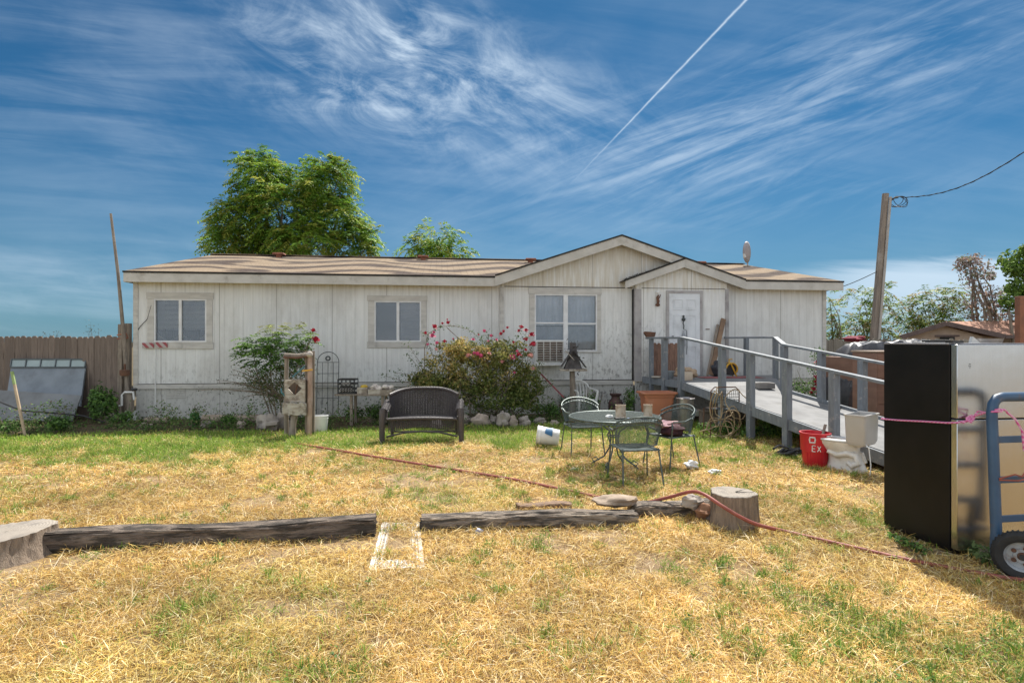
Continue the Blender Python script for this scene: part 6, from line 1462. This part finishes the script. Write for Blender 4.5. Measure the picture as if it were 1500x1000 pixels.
p_ = PT(1428, 500, 9.5); k = MB(); k.pxz([(-.1, 0), (.12, 0), (.02, .10), (-.06, .16)], -.03, .03); single(k, 'white_wedge', M_WHITE, 'pale wedge-shaped piece left of the grey basket behind the refrigerator', 'scrap', (p_.x, 9.5, 1.642))
p_ = PT(1375, 500, 9.5); k = MB(); k.box((0, 0, .04), (.5, .3, .06)); k.box((.05, 0, .09), (.35, .2, .03)); single(k, 'dark_case', M_BLACK, 'flat dark case on the shelf top at the heap end behind the refrigerator', 'case', (p_.x - .1, 9.5, 1.642), bevel=.01)

# ------------------------------------------------------------------ background right: pole, wire, house, post
b0_ = PT(1280, 492, 18); t0_ = PT(1297, 284, 18); dirp = (t0_ - b0_); base = b0_ - dirp * (b0_.z / dirp.z)
up_ = thing('utility_pole', 'tall weathered double utility pole leaning slightly right behind the fence', 'utility pole', base)
MB().tube([(0, 0, 0), (t0_ - base)], [.115, .095], 12).build('pole', mat('pole_wood', (.27, .22, .18), (.17, .14, .12), 3, .9, bump=.6, stretch=(9, 9, .6), stain=(.38, .34, .30), samt=.5), up_, smooth=True)
off = Vector((.10, -.10, 0)); MB().tube([off, off + (t0_ - base) * .98], [.04, .04], 8).build('conduit', mat('pole_conduit', (.42, .38, .34), None, 4, .6), up_, smooth=True)
k = MB()
for i in range(4): k.tube([(t0_ - base) + Vector((.35 + .18 * math.cos(a__) + .04 * i, -.15 * math.sin(a__ + i), -.25 + (.12 + .03 * i) * math.sin(a__))) for a__ in np.linspace(0, 2 * PI, 17)[:-1]], .010, 5, closed=True)
k.tube([(t0_ - base) + Vector((0, 0, -.2)), (t0_ - base) + Vector((.4, 0, -.12))], .02, 5); k.build('wire_coil', M_BLACK, up_)
p0_ = t0_ + Vector((.5, 0, -.12)); p1_ = PT(1540, 196, 12.0); k = MB(); k.tube([p0_.lerp(p1_, u) - Vector((0, 0, .38 * math.sin(PI * u))) for u in np.linspace(0, 1, 24)], .012, 6); k.tube([p0_.lerp(p1_, u) - Vector((0, 0, .38 * math.sin(PI * u))) + Vector((0, .016 * math.sin(u * 60), .016 * math.cos(u * 60))) for u in np.linspace(0, 1, 160)], .006, 4)
tag(k.build('power_line', M_DARKGAP, None), 'twisted black power line running from the pole towards the upper right', 'cable')
p0_ = PT(1290, 395, 18); p1_ = HW(LEN, 3, 3.2); k = MB(); k.tube([p0_.lerp(p1_, u) - Vector((0, 0, .3 * math.sin(PI * u))) for u in np.linspace(0, 1, 16)], .012, 5); tag(k.build('service_wire', M_DARKGAP, None), 'thin service wire from the pole down to the house roof corner', 'cable')
nh = thing('neighbour_house', 'low tan house with a terracotta tile roof beyond the fence at the right', 'house', (23.2, 30.5, 0))
def NP(px, py, Y): q = PT(px, py, Y); return Vector((q.x - 23.2, q.y - 30.5, q.z))
A1, D1, L1 = NP(1384, 471, 30.5), NP(1470, 490, 29.5), NP(1312, 493, 31.5); EX = Vector((9, 3.0, .22))
M_TILE, t, p, o = nt('terracotta_tiles'); wv = t.nodes.new('ShaderNodeTexWave'); wv.inputs['Scale'].default_value = 1.3; wv.bands_direction = 'X'; lk(t, coords(t, rot=(0, 0, -.32)), wv.inputs[0]); wv2 = t.nodes.new('ShaderNodeTexWave'); wv2.inputs['Scale'].default_value = 1.5; wv2.inputs['Distortion'].default_value = 1.5; wv2.bands_direction = 'Y'; lk(t, coords(t, rot=(0, 0, -.32)), wv2.inputs[0])
c = mixc(t, wv.outputs['Fac'], (.22, .10, .065), (.46, .23, .145)); c = mixc(t, mth(t, 'MULTIPLY', wv2.outputs['Fac'], .5), c, (.55, .36, .27)); lk(t, c, p.inputs['Base Color']); p.inputs['Roughness'].default_value = .9
slab('roof', [tuple(A1), tuple(D1), tuple(D1 + EX), tuple(A1 + EX)], .12, M_TILE, nh)
slab('roof', [tuple(L1), tuple(A1), tuple(A1 + EX), tuple(L1 + EX)], .12, M_TILE, nh)
k = MB(); k.bar(L1 - Vector((0, .1, .1)), A1 - Vector((0, .1, .1)), .08, .24); nf = k.build('fascia', mat('brown_fascia', (.13, .09, .08), None, 4, .8), nh)
k = MB(); k.bar(A1 - Vector((0, .1, .1)), D1 - Vector((0, .1, .1)), .08, .24); k.build('fascia', MC['brown_fascia'], nh)
k = MB(); k.bar(D1 - Vector((0, .1, .12)), D1 + EX - Vector((0, .1, .12)), .08, .16); k.build('fascia', MC['brown_fascia'], nh)
dd_ = Vector((0, .35, 0)); L2, D2, A2 = L1.lerp(D1, .10) + dd_, L1.lerp(D1, .86) + dd_, A1 + dd_
k = MB(); n5 = [Vector((L2.x, L2.y, 0)), Vector((D2.x, D2.y, 0)), Vector((D2.x, D2.y, L1.z + .0)), Vector((A2.x, A2.y, A2.z - .15)), Vector((L2.x, L2.y, L1.z + .02))]
E2 = Vector((8.6, 2.9, 0)); k.add([tuple(q) for q in n5] + [tuple(q + E2) for q in n5], [(0, 1, 2, 3, 4), (9, 8, 7, 6, 5)] + [(i, 5 + i, 5 + (i + 1) % 5, (i + 1) % 5) for i in range(5)])
k.build('wall', mat('tan_stucco', (.44, .33, .25), (.36, .27, .20), 3, .9), nh)
w0, w1_ = L1.lerp(D1, .46) + dd_ * .8, L1.lerp(D1, .60) + dd_ * .8
k = MB(); k.bar(Vector((w0.x, w0.y, 1.75)), Vector((w1_.x, w1_.y, 1.75)), .04, .42); nw = k.build('window', M_DARKGAP, nh)
k = MB(); k.bar(Vector((w0.x - .3, w0.y - .05, 2.02)), Vector((w1_.x + .3, w1_.y - .06, 2.02)), .06, .10); k.build('lintel', MC['brown_fascia'], nw)
b0_ = PT(1495, 560, 8.0); k = MB(); k.bar((0, 0, 0), (-.0, 0, CH + (500 - 434) / F * 8.0), .09, .09); single(k, 'rusty_post', mat('rust_post', (.26, .11, .06), (.17, .08, .05), 6, .8, bump=.3), 'rust-brown upright post at the right edge of the view', 'post', (PT(1494.5, 500, 8).x, 8.0, 0), bevel=.005)

# ------------------------------------------------------------------ trees
M_BARK = mat('bark', (.26, .21, .16), (.16, .13, .10), 3, .9, bump=.6, stretch=(6, 6, 1))
def roughen(bl, k_=5, f=.38, seed=0):
    r = random.Random(seed); out = [tuple(b) for b in bl]
    for b in bl:
        for _ in range(k_):
            d = Vector((r.gauss(0, 1), r.gauss(0, 1), r.gauss(.15, 1))).normalized(); q = r.uniform(.85, 1.12); g_ = r.uniform(.6, 1.25) * f
            out.append((b[0] + d.x * b[3] * q, b[1] + d.y * b[4] * q, b[2] + d.z * b[5] * q, b[3] * g_, b[4] * g_, b[5] * g_, b[6] * g_ * g_ * 1.3))
    return out
def tree(name, label, loc, blobs, n, cols, L=.55, pairs=8, trunk=None, lean=0, droop=.5, lw=.12, shell=.5, extra=0, stems=5, kind='frond', seed=0, leaf=.12, tr=.14):
    t_ = thing(name, label, 'tree', loc)
    blobs = [(b[0], b[1], b[2], b[3] * .86, b[4] * .9, b[5] * .84, b[6]) for b in blobs]; P, D = clumps(roughen(blobs, 5, .34, seed), n, shell); r = random.Random(seed)
    if kind == 'frond':
        D2 = D * [[1, 1, .6]] + rng.normal(size=D.shape) * .45; D2[:, 2] += .15
        V, Q, C = fronds(P, D2, L * rng.uniform(.6, 1.15, n), pal(n, cols), pairs, lw, droop)
    else:
        V, Q, C = leaves(P, D + rng.normal(size=D.shape) * .7, leaf, pal(n, cols))
    raw('crown', M_LEAF, V, Q, C, parent=t_)
    k = MB(); B = [b for b in blobs]
    for s in range(stems):
        a__ = 2 * PI * s / max(stems, 1) + r.uniform(-.4, .4); bx = tr * 2 * math.cos(a__) * (stems > 1); by = tr * 2 * math.sin(a__) * (stems > 1)
        for b in r.sample(B, min(len(B), 3)):
            tgt = Vector((b[0], b[1], b[2] + b[5] * .3)); mid = Vector((bx * 2 + tgt.x * .35, by * 2 + tgt.y * .35, tgt.z * .55)) + Vector((r.uniform(-.2, .2), r.uniform(-.2, .2), 0))
            q_ = [Vector((bx, by, 0)), Vector((bx, by, 0)).lerp(mid, .5) + Vector((r.uniform(-.1, .1), 0, 0)), mid, mid.lerp(tgt, .6) + Vector((r.uniform(-.2, .2), r.uniform(-.2, .2), 0)), tgt]
            k.tube(q_, [tr, tr * .75, tr * .5, tr * .3, tr * .12], 7)
            for e in range(2):
                a2 = r.uniform(0, 2 * PI); k.tube([mid.lerp(tgt, .4), mid.lerp(tgt, .4) + Vector((math.cos(a2) * b[3] * .6, math.sin(a2) * b[4] * .6, b[5] * .5))], [tr * .25, tr * .06], 5)
    k.build('trunk', M_BARK, t_, smooth=True)
    return t_
GCOL = [(.15, .28, .035), (.22, .37, .045), (.09, .19, .03), (.32, .45, .07), (.38, .40, .08)]
Yt = 25.0; S = Yt / F; tx0 = (425 - 750) * S
def TB(px, py, rpx, rpy, Y0=Yt, x0=None, dep=1.0, wt=1.0, dy=0): return ((px - 750) * Y0 / F - (x0 if x0 is not None else tx0), dy, CH + (500 - py) * Y0 / F, rpx * Y0 / F, rpx * Y0 / F * dep, rpy * Y0 / F, wt * rpx * rpy)
tree('ailanthus_tree', 'large bushy green tree with long compound leaves rising behind the left roof', (tx0, Yt, 0),
     [TB(385, 265, 38, 40, dy=-.3), TB(425, 262, 40, 36, dy=.8), TB(480, 272, 38, 38), TB(360, 330, 42, 36, dy=-.5), TB(425, 320, 48, 42, dy=-.8), TB(490, 320, 44, 40, dy=.3), TB(345, 355, 38, 28), TB(520, 350, 32, 28), TB(400, 360, 45, 30, dy=.8), TB(460, 360, 45, 30, dy=-1), TB(375, 240, 24, 16), TB(500, 256, 18, 16), TB(535, 368, 18, 16), TB(322, 368, 20, 14)],
     4200, GCOL, L=.62, pairs=8, seed=1, shell=.35)
x0_ = (637 - 750) * 24 / F
tree('ailanthus_tree', 'small green treetop with compound leaves showing behind the middle of the roof', (x0_, 24, 0),
     [TB(637, 345, 30, 20, 24, x0_), TB(612, 362, 24, 18, 24, x0_), TB(662, 365, 26, 16, 24, x0_), TB(636, 372, 30, 18, 24, x0_)], 330, GCOL, L=.6, pairs=8, seed=2, stems=3, tr=.07)
GC2 = [(.13, .22, .035), (.20, .30, .05), (.08, .15, .03), (.28, .32, .08), (.30, .22, .10)]
for i, (lab, Y0, xp, bl, n) in enumerate((
    ('loose-leaved young tree just right of the house corner', 19, 1225, ((1222, 470, 16, 26), (1218, 505, 14, 20), (1215, 440, 8, 12)), 110),
    ('light green young tree growing behind the utility pole', 21, 1270, ((1262, 440, 30, 18), (1290, 430, 16, 14), (1250, 480, 30, 20), (1290, 480, 18, 18), (1275, 462, 20, 14)), 260),
    ('wide light green tree behind the roof of the neighbouring house', 34, 1360, ((1330, 455, 24, 20), (1365, 440, 24, 20), (1395, 465, 30, 20), (1350, 480, 34, 16), (1405, 435, 16, 9), (1400, 425, 12, 8)), 520),
    )):
    x0_ = (xp - 750) * Y0 / F
    tree('young_tree', lab, (x0_, Y0, 0), [TB(a, b_, c, d_, Y0, x0_) for a, b_, c, d_ in bl], n, GC2, L=.5 if i < 2 else .75, pairs=7, seed=5 + i, stems=3, tr=.05, shell=.2)
x0_ = (1455 - 750) * 32 / F
tree('dry_tree', 'sparse purplish-brown half-dead tree at the right behind the tile roof', (x0_, 32, 0), [TB(1430, 400, 30, 30, 32, x0_), TB(1445, 440, 34, 28, 32, x0_), TB(1420, 380, 18, 10, 32, x0_), TB(1460, 465, 30, 16, 32, x0_)], 1900, [(.34, .28, .28), (.26, .22, .22), (.40, .27, .20), (.20, .22, .14)], kind='leaf', leaf=.20, seed=9, stems=3, tr=.12, shell=.1)
x0_ = (1500 - 750) * 30 / F
tree('broadleaf_tree', 'dense green tree cut by the right edge of the view', (x0_, 30, 0), [TB(1492, 385, 26, 26, 30, x0_), TB(1510, 420, 34, 34, 30, x0_), TB(1485, 440, 18, 22, 30, x0_), TB(1530, 380, 30, 30, 30, x0_)], 4200, [(.12, .21, .035), (.20, .30, .055), (.07, .13, .025)], kind='leaf', leaf=.24, seed=10, stems=2, tr=.16, shell=.3)

# ------------------------------------------------------------------ garden plants
def shrubby(name, label, catg, loc, parts_, stems, stem_r=.012):
    t_ = thing(name, label, catg, loc); V, Q, C = cat(*parts_); raw('foliage', M_LEAF, V, Q, C, parent=t_)
    k = MB()
    for s in stems: k.tube([Vector(q) for q in s], [stem_r * (1 - .7 * i / (len(s) - 1)) for i in range(len(s))], 5)
    if stems: k.build('stem', M_BARK, t_)
    return t_
def rose_mesh():
    k = MB(); 
    for i in range(14):
        a__ = i * 2.4; r = .012 + .0024 * i; e = 1.2 - .075 * i
        d = Vector((math.cos(a__), math.sin(a__), 0)); s_ = Vector((-math.sin(a__), math.cos(a__), 0)); c = d * r * .6 + Vector((0, 0, .02 * e)); h_ = .022 + .0006 * i
        k.add([c - s_ * h_ * .6, c + s_ * h_ * .6, c + s_ * h_ * .5 + d * h_ * (1.2 - e) + Vector((0, 0, h_ * e)), c - s_ * h_ * .5 + d * h_ * (1.2 - e) + Vector((0, 0, h_ * e))], [(0, 1, 2, 3)])
    k.blob((0, 0, .015), (.022, .022, .022), 2, .2, 8, 6)
    return k
M_ROSE = mat('rose_red', (.45, .01, .04), (.30, .005, .03), 20, .6); M_PINK = mat('rose_pink', (.60, .10, .22), (.48, .06, .16), 20, .6); M_PALE = mat('rose_faded', (.62, .32, .28), (.5, .2, .2), 20, .6)
_r = rose_mesh(); RM = {}
for nm, m_ in (('r', M_ROSE), ('p', M_PINK), ('f', M_PALE)):
    o = _r.build('flower', m_); RM[nm] = o.data; bpy.data.objects.remove(o)
def flower(par, p, kd='r', s=1.0):
    o = bpy.data.objects.new('flower', RM[kd]); col.objects.link(o); o.parent = par; o.location = p; o.scale = (s, s, s); o.rotation_euler = (random.uniform(-.9, .2) + .7, random.uniform(-.6, .6), random.uniform(0, 6)); return o
# big rose bush
Yb = 12.05; S = Yb / F; bx0_ = (700 - 750) * S
def BP(px, py, dy=0): return ((px - 700) * S, dy, CH + (500 - py) * S)
def BB(px, py, rx, ry, dep=.6, wt=1, dy=0): p = BP(px, py, dy); return (p[0], p[1], p[2], rx * S, dep * rx * S, ry * S, wt * rx * ry)
big = [BB(645, 545, 38, 34), BB(690, 540, 48, 42, .55), BB(740, 545, 44, 40, .55), BB(770, 560, 28, 30), BB(665, 575, 45, 28), BB(720, 585, 50, 26), BB(765, 585, 30, 20), BB(620, 560, 24, 22), BB(680, 515, 34, 22), BB(735, 518, 40, 18)]
big = roughen([(b[0], b[1], b[2], b[3] * .88, b[4] * .9, b[5] * .86, b[6]) for b in big], 9, .34, 3)
P, D = clumps(big, 21000, .45)
P[:, 1] = np.minimum(P[:, 1], .38); P[:, 2] = np.maximum(P[:, 2], .03)
hgt = P[:, 2:3]; warm = sst(.5, 1.35, hgt + rng.normal(size=hgt.shape) * .30)
c1_ = pal(len(P), [(.12, .17, .04), (.17, .21, .05), (.08, .12, .03)]); pt_ = sst(.35, .65, vnoise(P[:, 0], P[:, 2], 4.0, 41))[:, None]; warm = warm * (.35 + .65 * pt_); c2_ = pal(len(P), [(.58, .46, .16), (.46, .36, .12), (.66, .48, .22), (.28, .28, .08)])
lf1 = leaves(P, D + rng.normal(size=D.shape) * .8, .060, c1_ * (1 - warm) + c2_ * warm, aspect=.55)
# loose green sprays left and right
sprs = [((600, 505), (660, 590)), ((622, 488), (650, 560)), ((598, 520), (650, 580)), ((565, 550), (640, 580)), ((745, 500), (735, 560)), ((758, 490), (745, 560)), ((770, 492), (765, 570)), ((706, 495), (700, 540)), ((715, 488), (710, 550)), ((790, 530), (770, 590)), ((804, 560), (775, 590)), ((580, 545), (640, 560)), ((778, 510), (770, 560)), ((640, 505), (660, 560)), ((755, 505), (740, 560)), ((690, 500), (685, 540))]
Pq = []; stems = []
for (tip_, root) in sprs:
    a_, b_ = Vector(BP(*root, dy=-.1)), Vector(BP(*tip_, dy=random.uniform(-.3, .1))); md = (a_ + b_) / 2 + Vector((random.uniform(-.1, .1), 0, random.uniform(0, .1)))
    st = [a_.lerp(md, u).lerp(md.lerp(b_, u), u) for u in np.linspace(0, 1, 7)]; stems.append([(a_.x * .6, 0, 0)] + st)
    for q in st[2:]:
        for _ in range(16): Pq.append(q + Vector((random.gauss(0, .05), random.gauss(0, .05), random.gauss(0, .05))))
Pq = np.array([tuple(q) for q in Pq]); lf2 = leaves(Pq, rng.normal(size=Pq.shape), .045, pal(len(Pq), [(.07, .13, .04), (.10, .17, .05), (.05, .09, .03)]))
# arching cane over the bush
arch = [BP(622, 545), BP(622, 510), BP(628, 488), BP(645, 478), BP(665, 477), BP(685, 482), BP(700, 492), BP(712, 505)]
stems.append(arch); stems.append([BP(655, 480), BP(668, 492), BP(680, 510)])
Pa = []
for q0_, q1_ in zip(arch[2:], arch[3:]):
    for _ in range(26): u = random.random(); Pa.append([q0_[i] * (1 - u) + q1_[i] * u + random.gauss(0, .025) for i in range(3)])
Pa = np.array(Pa); lf3 = leaves(Pa, rng.normal(size=Pa.shape), .04, pal(len(Pa), [(.07, .14, .04), (.11, .18, .05)]))
for i in range(26): stems.append([(random.uniform(-.8, .9), random.uniform(-.2, .2), 0), (random.uniform(-.8, .9), random.uniform(-.3, .1), .5), (random.uniform(-1, 1.1), random.uniform(-.3, .1), random.uniform(.8, 1.3))])
rb_ = shrubby('rose_bush', 'wide bronze-green rose bush with red and pink blooms under the wide window', 'rose bush', (bx0_, Yb, 0), [lf1, lf2, lf3], stems, .010)
for px, py, kd, s in ((625, 489, 'r', 1.3), (637, 480, 'r', 1.9), (650, 475, 'r', 1.0), (659, 474, 'r', 1.5), (657, 469, 'r', .7), (635, 493, 'p', 1.7), (638, 488, 'p', 1.2), (654, 501, 'r', 1.3), (644, 503, 'p', 1.4), (641, 512, 'f', 1.2), (709, 486, 'p', 1.4), (720, 493, 'p', 1.2), (702, 491, 'r', .8), (735, 490, 'r', 1.4), (739, 486, 'r', 1.2), (744, 481, 'r', 1.1), (763, 480, 'r', 1.4), (760, 485, 'r', 1.0), (770, 485, 'r', 1.4), (779, 491, 'r', 1.7), (770, 498, 'r', 1.6), (781, 505, 'r', 2.0), (769, 513, 'r', 1.2), (759, 520, 'r', 1.7), (757, 515, 'p', 1.1), (750, 524, 'p', 2.0), (746, 525, 'f', 1.4), (777, 521, 'f', 1.7), (702, 519, 'p', 1.7), (707, 522, 'p', 1.8), (697, 517, 'p', 1.1), (688, 521, 'f', 1.6), (727, 498, 'p', 1.0), (694, 498, 'p', 1.1), (665, 497, 'p', .8), (717, 518, 'f', 1.2), (753, 545, 'p', .9), (736, 530, 'f', 1.3), (780, 540, 'f', 1.3), (716, 500, 'p', .8), (630, 505, 'p', 1.0), (752, 502, 'r', 1.0)):
    p = BP(px, py, -.32 if 500 < py else -.2); flower(rb_, p, kd, s * .85)
# left shrub: pinnate sprouts over a sparse tangle, with two red roses
Ys = 11.55; S2 = Ys / F; sx0 = (405 - 750) * S2
def SP(px, py, dy=0): return ((px - 405) * S2, dy, CH + (500 - py) * S2)
def SBl(px, py, rx, ry, dep=.6, dy=0): p = SP(px, py, dy); return (p[0], p[1], p[2], rx * S2, dep * rx * S2, ry * S2, rx * ry)
P, D = clumps([SBl(385, 505, 26, 14), SBl(412, 515, 30, 22), SBl(395, 525, 30, 18), SBl(430, 495, 26, 14), SBl(375, 512, 22, 12), SBl(405, 480, 14, 8)], 340, .3)
top_ = sst(1.75, 2.05, P[:, 2:3]); cc_ = pal(340, [(.11, .22, .04), (.17, .30, .05), (.07, .15, .03)]) * (1 - top_ * .6) + pal(340, [(.30, .22, .08), (.34, .30, .10)]) * top_ * .6
f1 = fronds(P, D * [[1, 1, .3]] + [[0, -.2, .3]], .26 * rng.uniform(.7, 1.2, 340), cc_, 7, .14, .45)
P, D = clumps([SBl(400, 555, 36, 28), SBl(430, 560, 28, 34), SBl(380, 560, 30, 14), SBl(445, 520, 16, 26), SBl(415, 585, 30, 16)], 4200, .2)
P[:, 2] = np.maximum(P[:, 2], .04); P[:, 1] = np.minimum(P[:, 1], .5)
f2 = leaves(P, rng.normal(size=P.shape), .045, pal(4200, [(.10, .16, .05), (.17, .20, .07), (.20, .15, .08), (.07, .11, .04)]))
P = []; stems = []
for tip_ in ((325, 556), (318, 560), (338, 548), (350, 540), (330, 575), (345, 585), (360, 535), (465, 490), (460, 500), (470, 540), (300, 570)):
    a_, b_ = Vector(SP(415, 585)), Vector(SP(*tip_, dy=random.uniform(-.3, .2))); md = (a_ + b_) / 2 + Vector((0, 0, .18)); st = [a_.lerp(md, u).lerp(md.lerp(b_, u), u) for u in np.linspace(0, 1, 9)]; stems.append(st)
    for q in st[2:]:
        for _ in range(6): P.append((q.x + random.gauss(0, .04), q.y + random.gauss(0, .04), q.z + random.gauss(0, .04)))
P = np.array(P); f3 = leaves(P, rng.normal(size=P.shape), .035, pal(len(P), [(.06, .08, .04), (.10, .11, .05)]))
for a_, b_ in (((402, 612), (388, 540)), ((412, 612), (411, 530)), ((420, 612), (430, 500)), ((405, 612), (400, 480)), ((398, 612), (370, 510)), ((425, 612), (455, 490)), ((402, 595), (392, 560))): stems.append([SP(*a_), SP((a_[0] + b_[0]) / 2 + random.uniform(-4, 4), (a_[1] + b_[1]) / 2, -.1), SP(*b_)])
ls = shrubby('leafy_shrub', 'green shrub with pinnate leaves and two red roses beside the rustic wooden frame', 'shrub', (sx0, Ys, 0), [f1, f2, f3], stems, .016)
flower(ls, SP(461, 485.5, -.1), 'r', 1.4); flower(ls, SP(464, 499, -.1), 'r', 2.0)
# small plants along wall & fence
def plant(label, px, py, w_, h_, n, cols, leaf=.05, catg='plant', name='wall_plant', dy=0.0, kind='leaf', stems=6):
    x, y = G(px, py); y += dy; bl = []
    for i in range(max(3, int(w_ * 5))): bl.append((random.uniform(-w_, w_) * .6, random.uniform(-.12, .12), random.uniform(.3, .75) * h_, w_ * .45, .16, h_ * .35, 1))
    P, D = clumps(bl, n, .2); P[:, 2] = np.maximum(P[:, 2], .02)
    lv = leaves(P, D + rng.normal(size=P.shape) * .6 + [[0, -.2, .4]], leaf, pal(n, cols), aspect=.6)
    st = [[(random.uniform(-.3, .3) * w_, 0, 0), (random.uniform(-.5, .5) * w_, 0, h_ * .5), (random.uniform(-.8, .8) * w_, 0, h_ * random.uniform(.7, 1.05))] for _ in range(stems)]
    return shrubby(name, label, catg, (x, y, 0), [lv], st, .008)
DG = [(.07, .15, .03), (.11, .22, .045), (.16, .28, .06), (.05, .10, .025)]
plant('dark green leafy clump at the foot of the fence beside the door section', 140, 622, .42, .85, 1500, DG, .075, dy=.2)
plant('low green weeds in front of the grey metal sheet', 78, 634, .30, .40, 600, DG, .06)
plant('grassy weeds growing over the top of the grey metal sheet', 52, 606, .55, .62, 500, [(.07, .11, .05), (.12, .16, .07)], .05, stems=14)
plant('weedy tuft at the far left foot of the fence', 12, 636, .35, .3, 300, DG, .05)
plant('low dark weeds between the fence and the stones', 175, 624, .30, .30, 500, DG, .05)
plant('potted herbs with small leaves at the left house corner', 228, 612, .24, .52, 500, DG, .045)
plant('upright bright green weed in front of the pale log', 283, 626, .16, .55, 420, [(.05, .15, .04), (.08, .2, .05)], .05)
plant('weedy greenery spilling over the long pale log', 330, 624, .35, .28, 600, DG, .04)
plant('thin seedling at the skirting right of the wire cage', 338, 610, .14, .5, 90, DG, .05)
plant('dense green weeds under the old table', 535, 622, .55, .45, 1300, DG, .05, dy=.2)
plant('green weeds beneath the loveseat seat', 585, 618, .30, .55, 600, DG, .05)
plant('low green plants below the right end of the rose bush', 800, 614, .40, .40, 900, DG, .045)
plant('tall dark nettle-like plant left of the milk can', 878, 613, .20, .70, 420, DG, .055, dy=.3)
plant('tall dark plant right of the milk can', 924, 613, .22, .68, 460, DG, .055, dy=.3)
plant('small bright seedling near the plastic chair', 865, 618, .14, .75, 120, DG, .05, dy=.4)
plant('weeds in the shade under the ramp', 1060, 640, .5, .25, 700, DG, .045, dy=.3)
plant('weeds between the ramp posts', 1125, 645, .45, .30, 700, DG, .045, dy=.3)
plant('weeds behind the toilet along the ramp edge', 1275, 678, .28, .30, 420, [(.10, .18, .04), (.14, .24, .06)], .045)
plant('green tuft at the black foot of the refrigerator', 1335, 806, .10, .10, 160, DG, .035)
plant('grassy tuft between the refrigerator door and the wheel', 1440, 822, .16, .13, 260, [(.10, .16, .05), (.16, .22, .08)], .04)
for lab, px, w_, h_, Y0 in (('leafy plant beyond the ramp against the grey fence', 1232, .30, .95, 12.2), ('reddish-leaved plant at the far edge of the ramp', 1245, .25, .45, 11.4)):
    x = (px - 750) / F * Y0; P, D = clumps([(random.uniform(-w_, w_) * .6, random.uniform(-.1, .1), h_ * random.uniform(.2, .9), w_ * .4, .15, h_ * .25, 1) for _ in range(6)], 420, .2)
    shrubby('wall_plant', lab, 'plant', (x, Y0, .25 if 'red' in lab else .3), [leaves(P, rng.normal(size=P.shape), .055, pal(420, [(.20, .27, .06), (.14, .2, .05), (.3, .3, .1)] if 'red' not in lab else [(.2, .06, .05), (.12, .05, .04), (.2, .2, .06)]))], [[(0, 0, -.3), (0, 0, h_ * .5), (random.uniform(-.1, .1), 0, h_)] for _ in range(3)])
# red rose column beyond the ramp
Yr = 12.4; x = (1188 - 750) / F * Yr
P, D = clumps([((px - 1188) * Yr / F, 0, CH + (500 - py) * Yr / F, .20, .2, .18, 1) for px, py in ((1185, 575), (1178, 590), (1195, 560), (1192, 585), (1170, 565), (1195, 540), (1200, 520))], 1300, .2)
rc = shrubby('climbing_rose', 'slim rose bush full of red blooms beyond the ramp at the house corner', 'rose bush', (x, Yr, 0), [leaves(P, rng.normal(size=P.shape), .05, pal(1300, DG))], [[(0, 0, 0), (.05, 0, .8), (.08, 0, 1.6)], [(0, 0, 0), (-.15, 0, .7), (-.3, 0, 1.1)]])
for px, py in ((1192, 531), (1194, 534), (1190, 541), (1196, 546), (1190, 553), (1188, 559), (1195, 556), (1191, 564), (1195, 569), (1186, 570), (1193, 577), (1198, 562), (1183, 575), (1197, 550), (1191, 537)): flower(rc, ((px - 1188) * Yr / F, -.15, CH + (500 - py) * Yr / F), 'r', random.uniform(1.0, 1.5))
# wispy weeds beyond the left fence
for px, h_ in ((140, 26), (74, 14)):
    Y0 = 15; x = (px - 750) / F * Y0; P = []; stems = []
    for i in range(7):
        b_ = Vector((random.uniform(-.2, .2), 0, CH + random.uniform(4, h_) * Y0 / F)); stems.append([(0, 0, 0), (b_.x * .3, 0, 1.2), b_]); P += [b_ + Vector((random.gauss(0, .05), random.gauss(0, .05), random.gauss(0, .06))) for _ in range(8)]
    P = np.array([tuple(q) for q in P]); shrubby('tall_weed', ('taller' if h_ > 20 else 'shorter') + ' wispy dry weed poking above the left fence', 'weed', (x, Y0, 0), [leaves(P, rng.normal(size=P.shape), .04, pal(len(P), [(.12, .11, .07), (.08, .09, .05)]))], stems, .008)
